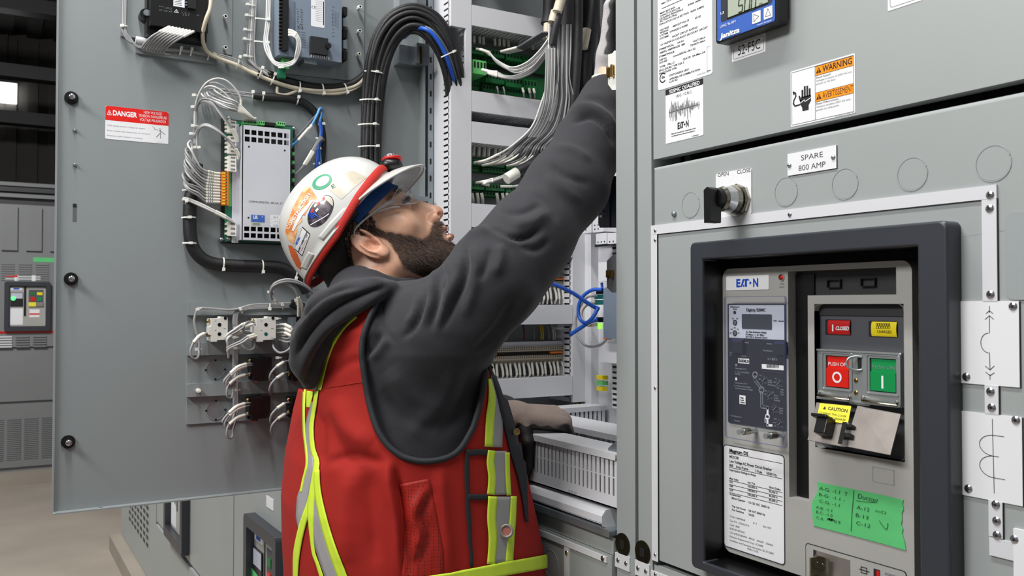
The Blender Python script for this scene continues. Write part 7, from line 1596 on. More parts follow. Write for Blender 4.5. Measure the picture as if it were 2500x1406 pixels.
def hoodie_base(P):
    d = torso(P); d = smin(d, chain(P, ARM_R, .04), .055); d = smin(d, cap(P, atn(1168, 630, 1.285), atn(1222, 618, 1.29), .034, .034), .012); return smin(d, chain(P, ARM_L, .04), .05)
def hoodie(P):
    d = hoodie_base(P)
    h_ = smin(chain(P, HOOD, .02), smin(chain(P, [(a + view * .10 + e1 * .004, r * 1.05) for a, r in HOOD], .03), chain(P, [(a + view * .22 + e1 * .012, r) for a, r in HOOD], .03), .05), .03)
    col = cap(P, atn(890, 735, 1.44), atn(960, 735, 1.48), .062)
    return smin(smin(d, h_, .012), col, .02)
T0 = thing('person', (float(LC[0][0]), float(LC[0][1]), 0.0), 'worker in red safety vest, gray hoodie and white hard hat reaching into the cabinet', 'person')
# ---- head
HO = atn(910, 605, 1.50)
hv = A3(at(910, 605, 1.0) - CAM); hv /= np.linalg.norm(hv); h1_ = np.cross(hv, UX); h1_ = h1_ / np.linalg.norm(h1_); h1_ = h1_ if h1_ @ RX > 0 else -h1_; h2_ = np.cross(h1_, hv); h2_ = h2_ if h2_[2] > 0 else -h2_
an = math.radians(44.5); hf = math.cos(an) * h1_ + math.sin(an) * h2_; hu0 = -math.sin(an) * h1_ + math.cos(an) * h2_; hl0 = -hv
ro = math.radians(8); hl = math.cos(ro) * hl0 + math.sin(ro) * hu0; hu = math.cos(ro) * hu0 - math.sin(ro) * hl0
yw = math.radians(4); hf, hl = math.cos(yw) * hf - math.sin(yw) * hl, math.cos(yw) * hl + math.sin(yw) * hf
HM3 = np.stack([hf, hl, hu], 1)
SC = 1.0
def toH(P): return (P - HO) @ HM3 * 1000 / SC
def fromH(q): return HO + (np.atleast_2d(A3(q)) * SC / 1000) @ HM3.T
def head(P):
    q = toH(P); m_ = np.abs(q[:, 1]); q2 = np.stack([q[:, 0], m_, q[:, 2]], 1); Q = q2
    d = ell(Q, (2, 0, 45), (94, 73, 76)); d = smin(d, ell(Q, (38, 0, -12), (62, 60, 84)), 22)
    jaw = smin(cap(Q, (2, 54, -52), (78, 16, -98), 16, 15), cap(Q, (78, 16, -98), (78, -16, -98), 15), 14); d = smin(d, jaw, 26)
    d = smin(d, ell(Q, (60, 0, -78), (36, 34, 26)), 22); d = smin(d, sph(Q, (85, 0, -97), 16.5), 14)
    d = smin(d, sph(Q, (64, 44, -16), 17), 20); d = smin(d, cap(Q, (92, 14, 31), (80, 42, 30), 10, 9), 14)
    d = smax(d, -ell(Q, (104, 33, 8), (20, 18, 13)), 9)
    d = smin(d, sph(Q, (81.5, 32, 9), 14.0), 2.5)
    d = smin(d, cap(Q, (90, 0, 12), (104, 0, -34), 11, 13), 8); d = smin(d, cap(Q, (97, 0, 22), (119, 0, -27), 7.5, 10.5), 9); d = smin(d, sph(Q, (121, 0, -33), 10.5), 7); d = smin(d, ell(Q, (109, 14, -38), (12, 7.5, 8.5)), 7)
    d = smax(d, -ell(Q, (120, 13.5, -39), (6, 6, 4.5)), 2)
    d = smin(d, ell(Q, (89, 0, -58), (24, 28, 22)), 12)
    d = smin(d, ell(Q, (107, 0, -62.5), (9, 24, 5.6)), 5); d = smin(d, ell(Q, (105, 0, -79), (9.5, 20, 7)), 5)
    d = smax(d, -ell(Q, (118, 0, -70), (19, 17, 3.6)), 2.5)
    d = smax(d, -cap(Q, (100, 26, -88), (108, -5, -90), 4), 6)
    # ear
    Ee = np.stack([Q[:, 0], Q[:, 1], Q[:, 2]], 1); c = A3((-7, 77, -2)); tl = math.radians(14); X_ = (Ee[:, 0] - c[0]) * math.cos(tl) + (Ee[:, 2] - c[2]) * math.sin(tl); Zz = -(Ee[:, 0] - c[0]) * math.sin(tl) + (Ee[:, 2] - c[2]) * math.cos(tl); Yy = Ee[:, 1] - c[1] - .34 * -(X_ - 6)
    E = np.stack([X_, Yy, Zz], 1); k = 1 + .18 * np.clip(Zz / 30, -1, 1); rr = np.sqrt((X_ / (16.5 * k)) ** 2 + (Zz / 31) ** 2)
    body = ell(E, (0, -3, 0), (17.5, 3.6, 32)); rim = np.sqrt(((rr - .93) * 17) ** 2 + (Yy - 2.8) ** 2) - 3.3; rim = smax(rim, -(X_ - 12 + (Zz < -4) * 3), 3)
    anti = np.sqrt(((np.sqrt(((X_ - 1) / 9.5) ** 2 + ((Zz + 3) / 19) ** 2) - .95) * 10) ** 2 + (Yy - 1.6) ** 2) - 2.4; anti = smax(anti, X_ - 5, 3)
    ear = smin(smin(body, rim, 3), anti, 2.5); ear = smin(ear, ell(E, (3, 1, -26), (9, 4.5, 10)), 4); ear = smax(ear, -ell(E, (3, 3, -5), (8.5, 8, 11)), 3); ear = smin(ear, ell(E, (13, 0, -6), (4, 4, 7)), 3)
    ear = smax(ear, -ell(E, (-1, 4.5, 17), (9, 4, 9)), 3)
    d = smin(d, ear, 4)
    d = d * SC / 1000
    far = np.linalg.norm(P - HO, axis=1) - .17
    return np.where(far > .12, far, d)
def arms_in(P): return smin(chain(P, [(a, r - .016) for a, r in ARM_R], .03), chain(P, [(a, r - .014) for a, r in ARM_L], .03), .02)
HR0, HR1 = ARM_R[-1][0], atn(1483, 120, 1.455); HL0, HL1 = ARM_L[-1][0], atn(1290, 1010, 1.555)
def body(P):
    d = smin(torso(P, -.022), arms_in(P), .04); d = smin(d, cap(P, NECK0, NECK1, .062, .054), .035)
    d = smin(d, cap(P, HR0 - ZU * .02, HR0 * .3 + HR1 * .7, .019, .017), .01); d = smin(d, cap(P, HL0, HL0 * .3 + HL1 * .7, .018, .016), .01)
    return smin(d, head(P), .022)
hb0, hb1 = HO - .17, HO + .17
allp = np.array([a for a, r in ARM_R + ARM_L] + [HR1, HL1, HO + .15, HO - .15]); lo = allp.min(0) - .12; hi = allp.max(0) + .12; lo[2] = 1.0
P_, Fq = iso(body, axis(lo[0], hi[0], .0022, .012, hb0[0], hb1[0]), axis(lo[1], hi[1], .0022, .012, hb0[1], hb1[1]), axis(lo[2], hi[2], .0022, .012, hb0[2], hb1[2]), 2)
q = toH(P_); ql = q.copy(); ql[:, 1] = np.abs(ql[:, 1])
BEARD = [(893, 562), (900, 545), (915, 552), (935, 562), (960, 566), (1000, 572), (1030, 582), (1046, 572), (1052, 552), (1058, 537), (1096, 541), (1094, 552), (1082, 562), (1078, 578), (1090, 586), (1110, 590), (1145, 612), (1120, 660), (1040, 680), (985, 655), (968, 622), (948, 590), (930, 580), (908, 575)]
nearP = fromH(np.stack([q[:, 0], np.abs(q[:, 1]), q[:, 2]], 1)); bx, by, _ = projn(nearP); beard = inpoly(bx, by, BEARD) & (np.linalg.norm(P_ - HO, axis=1) < .2) & (ql[:, 0] > -12)
mouth = (np.abs(q[:, 2] + 70) < 14) & (q[:, 0] > 96) & (ql[:, 1] < 24 - np.abs(q[:, 2] + 70) * .35)
beard &= ~mouth
tint = np.ones((len(P_), 3)); n_b = beard.astype(float)
# soften the stubble edge
soft = np.zeros(len(P_)); cntv = np.zeros(len(P_))
val = n_b.copy()
for _ in range(3):
    s_ = np.zeros(len(P_)); c_ = np.zeros(len(P_)); fv = val[Fq].mean(1)
    for k in range(4): np.add.at(s_, Fq[:, k], fv); np.add.at(c_, Fq[:, k], 1)
    val = s_ / np.maximum(c_, 1)
tint *= (1 - val[:, None] * (1 - np.array([.30, .25, .22])))
red = np.exp(-((q[:, 0] - 118) ** 2 + q[:, 1] ** 2 + (q[:, 2] + 35) ** 2) / 250) + .7 * np.exp(-((ql[:, 0] + 8) ** 2 + (ql[:, 1] - 84) ** 2 + (ql[:, 2]) ** 2) / 900)
tint *= (1 - np.clip(red, 0, 1)[:, None] * np.array([.02, .22, .24]))
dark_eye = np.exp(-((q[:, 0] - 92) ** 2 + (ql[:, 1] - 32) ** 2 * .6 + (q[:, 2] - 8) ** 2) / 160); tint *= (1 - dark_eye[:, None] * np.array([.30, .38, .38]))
fc = P_[Fq].mean(1); qf = toH(fc); mi = np.zeros(len(Fq), int)
lips = (((qf[:, 2] + 64) ** 2 / 30 + (qf[:, 1]) ** 2 / 500 < 1) | ((qf[:, 2] + 78) ** 2 / 42 + (qf[:, 1]) ** 2 / 360 < 1)) & (qf[:, 0] > 103); mi[lips] = 1
inm = (np.abs(qf[:, 2] + 70.3) < 2.4) & (np.abs(qf[:, 1]) < 17) & (qf[:, 0] > 94); mi[inm] = 2
ey = np.linalg.norm(np.stack([qf[:, 0] - 80.5, np.abs(qf[:, 1]) - 32, qf[:, 2] - 9], 1), axis=1) < 14.9
slit = ey & (qf[:, 0] > 88) & (np.abs(qf[:, 2] - 8.5) < 4.2 * (1 - ((np.abs(qf[:, 1]) - 32) / 13) ** 2)); mi[slit] = 3
irs = slit & ((np.abs(qf[:, 1]) - 31.5) ** 2 + (qf[:, 2] - 10) ** 2 < 30); mi[irs] = 4
BODY = mk('body', P_, Fq, ['skin', 'lip', 'hair_dark', 'eye_white', 'iris'], mi, T0, tint=tint)
BT = BVHTree.FromPolygons(P_.tolist(), Fq.tolist())
# ---- hair and beard as separate strands
def strands(name, face_ok, n, length, dirf, mats_, rnd, wid=.00015, label=None, split=.12):
    idx = np.where(face_ok)[0]; ar = np.linalg.norm(np.cross(P_[Fq[idx, 1]] - P_[Fq[idx, 0]], P_[Fq[idx, 3]] - P_[Fq[idx, 0]]), axis=1); r = np.random.RandomState(rnd)
    pick = idx[r.choice(len(idx), n, p=ar / ar.sum())]; a, b = r.rand(n, 1), r.rand(n, 1); c = P_[Fq[pick]]
    B0 = c[:, 0] * (1 - a) * (1 - b) + c[:, 1] * a * (1 - b) + c[:, 2] * a * b + c[:, 3] * (1 - a) * b
    nr = np.cross(c[:, 2] - c[:, 0], c[:, 3] - c[:, 1]); nr /= np.linalg.norm(nr, axis=1)[:, None] + 1e-12
    dv = dirf(B0, nr) + r.randn(n, 3) * .22; dv /= np.linalg.norm(dv, axis=1)[:, None]; L_ = length * (.6 + .8 * r.rand(n, 1))
    M_ = B0 + (nr * .55 + dv * .6) * L_ * .5; Tp = M_ + (nr * .1 + dv) * L_ * .55; sd = np.cross(dv, nr + r.randn(n, 3) * .3); sd /= np.linalg.norm(sd, axis=1)[:, None] + 1e-9; sd *= wid
    V = np.stack([B0 - sd, B0 + sd, M_ + sd * .8, M_ - sd * .8, Tp], 1).reshape(-1, 3); k = np.arange(n)[:, None] * 5
    fs = [(int(i), int(i) + 1, int(i) + 2, int(i) + 3) for i in k[:, 0]] + [(int(i) + 3, int(i) + 2, int(i) + 4) for i in k[:, 0]]
    m2 = (r.rand(n) < split).astype(int); o = mk(name, V, fs, mats_, np.concatenate([m2, m2]), T0, label); return o
fb2 = beard[Fq].all(1)
down = -hu
strands('beard', fb2, 24000, .0062, lambda B0, nr: down * .75 + hf * .15 - nr * 0 - hf * .0, ['beard_hair', 'beard_light'], 1, label='short dark beard', split=.06)
nfx, nfy, _ = projn(fromH(np.stack([qf[:, 0], np.abs(qf[:, 1]), qf[:, 2]], 1))); headm = np.linalg.norm(fc - HO, axis=1) < .19
BROW = [(944, 488), (955, 470), (975, 456), (986, 458), (981, 468), (962, 480), (950, 491)]
strands('eyebrow', inpoly(nfx, nfy, BROW) & headm & (qf[:, 0] > 60), 900, .008, lambda B0, nr: -hf * .5 + np.sign(((B0 - HO) @ hl))[:, None] * hl * .8 + hu * .1, ['beard_hair', 'beard_light'], 2, split=0)
SIDE = [(842, 600), (846, 560), (862, 530), (884, 512), (900, 518), (912, 535), (916, 550), (905, 565), (893, 572), (872, 578), (858, 590), (856, 612), (868, 660), (872, 700), (800, 700), (760, 600)]
strands('hair', inpoly(nfx, nfy, SIDE) & headm & (np.abs(qf[:, 1]) < 76) , 12000, .0055, lambda B0, nr: down * .9 - hf * .3, ['hair_dark', 'beard_hair'], 3, wid=.0003, label='short dark hair', split=.2)
strands('eyelashes', (np.linalg.norm(np.stack([qf[:, 0] - 81.5, np.abs(qf[:, 1]) - 32, qf[:, 2] - 9], 1), axis=1) < 16) & (qf[:, 0] > 84) & (qf[:, 2] > 9) & (qf[:, 2] < 15), 500, .008, lambda B0, nr: hf * .9 + hu * .5, ['hair_dark', 'hair_dark'], 5, wid=.0003)
def hair_cap(P):
    q = toH(P); d = ell(q, (0, 0, 44), (99, 78, 82)); d = smin(d, ell(q, (-40, 0, -20), (48, 52, 60)), 20); d = smax(d, np.minimum(q[:, 0] - 2.2 * q[:, 2] + 97, q[:, 0] - .65 * q[:, 2] + 48), 5); d = d / 1000; d = smin(d, cap(P, fromH((-62, 0, -20))[0], fromH((-88, 0, -70))[0], .044, .048), .02); return smax(d, (q[:, 2] - 74) / 1000, .004)
Ph, Fh_ = iso(hair_cap, axis(hb0[0], hb1[0], .005, .005), axis(hb0[1], hb1[1], .005, .005), axis(hb0[2], hb1[2], .005, .005), 1)
mk('hair_back', Ph, Fh_, ['hair_dark'], None, T0, 'black hair at the back of the head')
# ---- hoodie
lo2 = np.array([a for a, r in ARM_R + ARM_L + HOOD]).min(0) - .11; hi2 = np.array([a for a, r in ARM_R + ARM_L + HOOD]).max(0) + .11; lo2[2] = LZ[0]; hi2[0] = max(hi2[0], (LC[:, 0].max() + .24)); lo2[0] = min(lo2[0], LC[:, 0].min() - .24); lo2[1] = min(lo2[1], LC[:, 1].min() - .24); hi2[1] = max(hi2[1], LC[:, 1].max() + .24)
NK = cspline([(905, 690), (960, 684), (1010, 672), (1060, 650), (1128, 612)], 4)
def hoodie_open(P):
    d = hoodie(P); d = smax(d, -cap(P, NECK0 + (NECK1 - NECK0) * .42, NECK1 + (NECK1 - NECK0) * 1.0, .060, .075), .010); d = smax(d, -(head(P) - .007), .008)
    return smax(d, (P - HR0) @ ((HR1 - HR0) / np.linalg.norm(HR1 - HR0)) - .002, .004)
Pc, Fc_ = iso(hoodie_open, axis(lo2[0], hi2[0], .0034, 0), axis(lo2[1], hi2[1], .0034, 0), axis(lo2[2], hi2[2], .0034, 0), 1)
Nc, _v = grad(hoodie_open, Pc)
a_ = lambda *p: [(690 + x / 3.01, 500 + y / 3.01) for x, y in p]
FO = [(-.007, 8, a_((1165, 430), (1150, 560), (1140, 700), (1090, 900))), (.006, 11, a_((1120, 440), (1105, 570), (1090, 700), (1040, 880))), (.006, 12, a_((1215, 420), (1215, 560), (1200, 720), (1150, 900))),
      (-.008, 8, a_((1345, 330), (1350, 460), (1320, 600), (1240, 760), (1180, 900))), (.007, 13, a_((1300, 360), (1290, 500), (1250, 620), (1190, 760))), (.006, 14, a_((1400, 300), (1420, 460), (1400, 620), (1330, 820))),
      (-.006, 7, a_((1185, 470), (1205, 560), (1190, 640))), (-.006, 8, a_((1060, 660), (1020, 790), (960, 900), (890, 970))), (.005, 12, a_((1010, 640), (980, 780), (920, 880))), (-.0035, 5, a_((735, 690), (738, 800), (760, 920), (810, 1010))),
      (-.006, 8, a_((620, 1105), (680, 1040), (720, 950))), (.006, 12, a_((650, 1130), (720, 1060), (780, 980))), (.006, 10, a_((600, 1010), (660, 920), (700, 820))),
      (-.009, 8, a_((1500, 160), (1580, 200), (1680, 245), (1790, 240), (1900, 180))), (.008, 12, a_((1340, 250), (1420, 205), (1520, 185), (1620, 225), (1720, 275))), (.006, 13, a_((1600, 290), (1600, 400), (1560, 520))), (-.005, 10, a_((1520, 320), (1500, 430), (1440, 560))),
      (-.005, 9, a_((1750, 300), (1860, 330), (1960, 260))), (.006, 14, a_((1700, 150), (1820, 130), (1950, 60))), (-.004, 9, a_((1620, 60), (1760, 60), (1900, 0))), (.005, 16, a_((1480, 1130), (1640, 960), (1780, 760), (1850, 620))), (-.005, 12, a_((1400, 1100), (1580, 900), (1700, 700))),
      (-.004, 10, [(1340, 400), (1380, 430), (1440, 450)]), (.004, 14, [(1330, 430), (1370, 460), (1420, 490)]), (.010, 11, [(1392, 280), (1430, 262), (1475, 285), (1505, 330)]), (-.008, 7, [(1400, 298), (1440, 284), (1480, 310), (1500, 350)]), (-.005, 8, [(1425, 240), (1465, 245), (1500, 275)]),
      (.004, 10, [(1350, 360), (1400, 365), (1440, 390)]), (-.003, 8, [(1300, 470), (1340, 500), (1360, 540)]),
      (.007, 11, [(735, 905), (760, 850), (800, 800), (870, 755), (930, 722)]), (-.010, 7, [(722, 870), (750, 820), (790, 775), (850, 735), (940, 700)]), (.006, 9, [(718, 835), (745, 785), (790, 740), (860, 708)]), (-.008, 7, [(748, 935), (775, 870), (815, 815), (870, 770)]), (-.006, 7, [(730, 790), (760, 750), (810, 715), (870, 700)]), (.006, 9, [(765, 945), (790, 880), (830, 825)]),
      (.006, 26, [(950, 900), (1000, 960), (1080, 990)]), (-.005, 20, [(930, 950), (990, 1020), (1070, 1050)]), (.006, 24, [(1120, 900), (1080, 980), (1000, 1060)]), (-.005, 16, [(1150, 900), (1130, 980), (1080, 1060)])]
Pc = folds(Pc, Nc, FO)
nz_ = np.sin(Pc[:, 0] * 61 + 2 * np.sin(Pc[:, 2] * 43)) * np.sin(Pc[:, 2] * 57 + 1.5 * np.sin(Pc[:, 1] * 47)); Pc = Pc + Nc * (nz_ * .0008)[:, None]
mk('hoodie', Pc, Fc_, ['hoodie'], None, T0, 'charcoal hooded sweatshirt')
HT = BVHTree.FromPolygons(Pc.tolist(), Fc_.tolist())
# ---- vest
ARMH = cspline([(925, 733), (900, 790), (887, 840), (889, 890), (905, 985), (930, 1060), (975, 1108), (1040, 1124), (1108, 1106), (1148, 1050), (1170, 980), (1184, 900), (1192, 860)], 5)
armpoly = [tuple(p) for p in ARMH] + [(1230, 700), (1100, 560), (960, 640)]
HOODEDGE = [(926, 722), (902, 724), (846, 762), (800, 815), (772, 870), (760, 925), (750, 950), (600, 960)]
vestpoly = HOODEDGE + [(600, 2100), (1450, 2100), (1450, 1600), (1350, 1450), (1322, 1320), (1304, 1235), (1286, 1155), (1268, 1080), (1248, 1010), (1222, 950), (1197, 893), (1184, 868), (1100, 730)]
def vestf(P):
    d = torso(P, .009); d = smin(d, cap(P, atn(985, 800, 1.335), atn(940, 800, 1.36), .088), .05); d2 = hoodie_base(P) - .005; d2 = np.where(np.abs(d2) < .3, d2, .3)
    z = P[:, 2]; ax_ = chain(P, ARM_R[1:], .04) - .02
    return smin(smin(d, torso(P, .004), .01), smax(d2, -ax_, .01), .012) + np.clip((z - 1.66) * 0, 0, 0)
lo3 = LC.min(0) - .27; hi3 = LC.max(0) + .27; lo3[2] = LZ[0] + .25; hi3[2] = LZ[-1] + .12
Pv, Fv = iso(vestf, axis(lo3[0], hi3[0], .0046, 0), axis(lo3[1], hi3[1], .0046, 0), axis(lo3[2], hi3[2], .0046, 0), 1)
Nv, _v = grad(vestf, Pv)
fcv = Pv[Fv].mean(1); nv = Nv[Fv].mean(1); X, Y, Zz = projn(fcv); rel = fcv - np.stack([np.interp(fcv[:, 2], LZ, LC[:, k]) for k in range(3)], 1); sdist = rel @ bS
front = ((fcv - CX0) * nv).sum(1) < 0
keep_n = inpoly(X, Y, vestpoly) & ~inpoly(X, Y, armpoly) & ~(chain(fcv, ARM_L, .03) < .035)
mx_, my_, mz_ = projn(fcv + view * .0)
armL = np.minimum(chain(fcv, ARM_L, .03), sph(fcv, ARM_L[0][0] - ZU * .03, .13)) < .055
keep_f = (Y > 800) & ~armL & (fcv[:, 2] < 1.60)
keep = np.where(sdist > .0, keep_n, keep_f & (inpoly(X, Y, vestpoly) | (Y > 960))); keep = np.where(front & ~inpoly(X, Y, vestpoly), False, keep); keep = np.where(front & (sdist > -.05) & inpoly(X, Y, armpoly), False, keep)
Fv = Fv[keep]; used = np.unique(Fv); mp_ = -np.ones(len(Pv), int); mp_[used] = np.arange(len(used)); Pv, Nv, Fv = Pv[used], Nv[used], mp_[Fv]
# snap the cut edges onto the armhole curve
vx, vy, vz = projn(Pv); D2 = np.min(np.hypot(vx[:, None] - ARMH[None, :, 0], vy[:, None] - ARMH[None, :, 1]), 1); near = np.where((D2 < 7) & (((Pv - CX0) * Nv).sum(1) < 0))[0]
ed = {}
for f_ in Fv:
    for a, b in zip(f_, np.roll(f_, -1)): k = (min(a, b), max(a, b)); ed[k] = ed.get(k, 0) + 1
bd = set(i for k, c in ed.items() if c == 1 for i in k)
AH = cspline(ARMH, 4)
for i in near:
    if i in bd:
        j = np.argmin(np.hypot(AH[:, 0] - vx[i], AH[:, 1] - vy[i])); Pv[i] += ((AH[j, 0] - vx[i]) * RX - (AH[j, 1] - vy[i]) * UX) * vz[i] / FPX
c_ = lambda x, y: (690 + x / 1.937, 680 + y / 1.937)
FV = [(.010, 16, [c_(500, 860), c_(515, 1000), c_(545, 1150), c_(560, 1400)]), (-.014, 12, [c_(530, 900), c_(560, 1060), c_(575, 1200), c_(590, 1400)]), (.007, 26, [c_(250, 560), c_(300, 700), c_(420, 790)]), (-.006, 22, [c_(200, 640), c_(260, 780), c_(350, 900)]), (.007, 26, [c_(330, 900), c_(300, 1100), c_(310, 1350)]),
      (-.006, 20, [c_(400, 920), c_(420, 1100), c_(440, 1350)]), (.008, 12, [c_(680, 990), c_(620, 1110), c_(650, 1200), c_(610, 1330)]), (-.007, 9, [c_(700, 1010), c_(650, 1120), c_(680, 1210), c_(640, 1340)]), (-.006, 12, [c_(215, 870), c_(330, 840), c_(470, 870)]), (.006, 16, [c_(740, 900), c_(760, 1100), c_(790, 1390)]),
      (-.007, 12, [c_(160, 620), c_(180, 760), c_(180, 880)]), (.005, 14, [c_(230, 380), c_(270, 300), c_(360, 230)]), (-.004, 12, [c_(240, 440), c_(310, 400), c_(370, 380)])]
Pv = folds(Pv, Nv, FV)
VEST = mk('safety_vest', Pv, Fv, ['vest_red'], None, T0, 'red high visibility vest')
md = VEST.modifiers.new('thickness', 'SOLIDIFY'); md.thickness = .0022; md.offset = -1
VT = BVHTree.FromPolygons(Pv.tolist(), Fv.tolist())
def hit(tree, px, py, off, lift=None):
    r = ray(px, py).normalized(); h = tree.ray_cast(CAM, r)
    if h[0] is None: return None
    n = h[1] if h[1].dot(r) < 0 else -h[1]; return A3(h[0] + n * off)
def drape(tree, cl, wd, name, mt_, off=.0022, cols=5, par=None, label=None, conv=c_, step=6, solid=.0012):
    C = cspline([conv(*p) for p in cl], 8); W_ = np.interp(np.linspace(0, 1, len(C)), np.linspace(0, 1, len(wd)), wd) / (1.937 if conv is c_ else 1.0); G_ = []; last = {}
    for i, p in enumerate(C):
        t = C[min(i + 1, len(C) - 1)] - C[max(i - 1, 0)]; t = t / (np.linalg.norm(t) + 1e-9); nrm_ = np.array([-t[1], t[0]]); row = []
        for j in range(cols): s_ = (j / (cols - 1) - .5) * W_[i]; q_ = p + nrm_ * s_; row.append(hit(tree, q_[0], q_[1], off))
        ok_ = [j for j in range(cols) if row[j] is not None]
        if ok_: row = [row[j] if row[j] is not None else row[min(ok_, key=lambda k: abs(k - j))] for j in range(cols)]
        G_.append(row)
    V, ids = [], {}
    for i, row in enumerate(G_):
        for j, v in enumerate(row):
            if v is not None: ids[(i, j)] = len(V); V.append(v)
    fs = [(ids[(i, j)], ids[(i + 1, j)], ids[(i + 1, j + 1)], ids[(i, j + 1)]) for i in range(len(G_) - 1) for j in range(cols - 1) if all(k in ids for k in ((i, j), (i + 1, j), (i + 1, j + 1), (i, j + 1)))]
    fs = [f for f in fs if max(np.linalg.norm(V[f[a]] - V[f[(a + 1) % 4]]) for a in range(4)) < .03]
    if not fs: return None
    return mk(name, np.array(V), fs, [mt_], None, par or T0, label, solid=solid)
def drape_tube(tree, cl, r, name, mt_, par=None, label=None, conv=c_, off=.001, n=8):
    C = cspline([conv(*p) for p in cl], n); pts = []
    for p in C:
        h = hit(tree, p[0], p[1], off)
        if h is not None and (not pts or np.linalg.norm(h - pts[-1]) < .06): pts.append(h)
    mb = MB(); mb.tube([Vector(p) for p in pts], r, mt_, 8, smooth_path=False); return mb.build(name, par or T0, label)
idn = lambda x, y: (x, y)
V_ = VEST
drape(VT, [(352, 178), (292, 232), (241, 305), (210, 385), (192, 460), (178, 528)], [16, 20, 20, 16], 'reflective_stripe', 'lime', par=V_, label='lime shoulder edging')
drape(VT, [(184, 430), (172, 480), (160, 530)], [8, 12, 12], 'reflective_stripe', 'silver_tape', par=V_)
drape(VT, [(134, 534), (130, 565), (125, 610)], [34, 28, 16], 'reflective_stripe', 'lime', par=V_, label='lime stripe')
drape(VT, [(108, 525), (105, 620), (108, 730), (116, 800), (120, 880), (103, 955), (92, 1010)], [12, 10], 'reflective_stripe', 'lime', .0026, 3, V_, 'lime stripe')
drape(VT, [(150, 585), (138, 660), (124, 730), (130, 800), (138, 880), (124, 950), (100, 1040), (90, 1130), (84, 1180)], [14, 36, 30, 26, 26, 36, 52, 42, 8], 'reflective_stripe', 'silver_tape', .0024, 5, V_)
drape(VT, [(168, 530), (158, 600), (142, 700), (148, 800), (166, 870), (158, 950), (148, 1010), (140, 1080), (142, 1180), (152, 1290), (172, 1350), (200, 1440)], [16, 18, 20, 22, 30, 30, 30, 16, 14, 18], 'reflective_stripe', 'lime', .0030, 5, V_, 'lime stripe')
drape(VT, [(146, 1010), (128, 1080), (104, 1150), (84, 1230), (70, 1320), (66, 1440)], [24, 28, 30, 30, 20], 'reflective_stripe', 'lime', .0026, 5, V_, 'lime stripe')
drape(VT, [(158, 1000), (160, 1100), (174, 1200), (200, 1300), (250, 1440)], [10, 40, 56, 60, 62], 'reflective_stripe', 'silver_tape', .0028, 5, V_)
drape(VT, [(168, 905), (172, 1000), (190, 1100), (216, 1200), (252, 1310), (300, 1440)], [24, 30, 36, 40, 44], 'reflective_stripe', 'lime', .0032, 5, V_, 'lime stripe')
drape(VT, [(985, 430), (1000, 540), (1012, 650), (1010, 798)], [10, 34, 46, 46], 'reflective_stripe', 'silver_tape', .0024, 5, V_)
drape(VT, [(972, 470), (984, 560), (976, 660), (970, 795)], [10, 32, 38, 38], 'reflective_stripe', 'lime', .0028, 5, V_, 'lime stripe')
drape(VT, [(1020, 815), (1020, 920), (1022, 1022)], [62], 'reflective_stripe', 'silver_tape', .0034, 5, V_)
drape(VT, [(982, 812), (976, 870), (984, 940), (978, 1020)], [34], 'reflective_stripe', 'lime', .0040, 5, V_, 'lime stripe'); drape(VT, [(1054, 822), (1056, 920), (1062, 1024)], [20], 'reflective_stripe', 'lime', .0040, 4, V_, 'lime stripe')
drape(VT, [(1035, 1030), (1032, 1180), (1026, 1342)], [72, 66, 56], 'reflective_stripe', 'silver_tape', .0044, 6, V_)
drape(VT, [(986, 1028), (980, 1130), (986, 1230), (978, 1348)], [42, 36], 'reflective_stripe', 'lime', .0050, 5, V_, 'lime stripe'); drape(VT, [(1082, 1028), (1078, 1130), (1070, 1220), (1062, 1340)], [26, 34], 'reflective_stripe', 'lime', .0050, 4, V_, 'lime stripe')
drape(VT, [(500, 1470), (640, 1440), (760, 1420), (900, 1396), (1050, 1368), (1180, 1346), (1260, 1332)], [54, 60, 64, 62], 'reflective_stripe', 'lime', .0054, 7, V_, 'lime waist stripe')
drape(VT, [(872, 806), (868, 900), (872, 1040), (880, 1180), (892, 1362)], [20, 22, 20, 14], 'pocket_edging', 'vest_trim', .0028, 4, V_); drape(VT, [(872, 824), (920, 820), (962, 822)], [28], 'pocket_edging', 'vest_trim', .003, 4, V_); drape(VT, [(874, 1030), (920, 1032), (962, 1032)], [26], 'pocket_edging', 'vest_trim', .003, 4, V_)
drape(VT, [(972, 405), (1018, 500), (1056, 610), (1085, 720), (1104, 820), (1124, 930), (1138, 1040), (1148, 1150)], [12, 50, 74, 76, 68, 42, 24, 12], 'front_placket', 'vest_trim', .0036, 6, V_)
drape(VT, [(620, 960), (640, 1060), (655, 1180), (665, 1300), (660, 1420)], [150, 150, 165, 190, 200], 'mesh_panel', 'mesh_panel', .0009, 10, V_, 'perforated red side panel', solid=.0003)
drape_tube(VT, [(180, 522), (280, 506), (382, 488)], .0007, 'seam', 'mesh_red', V_, off=.0005)
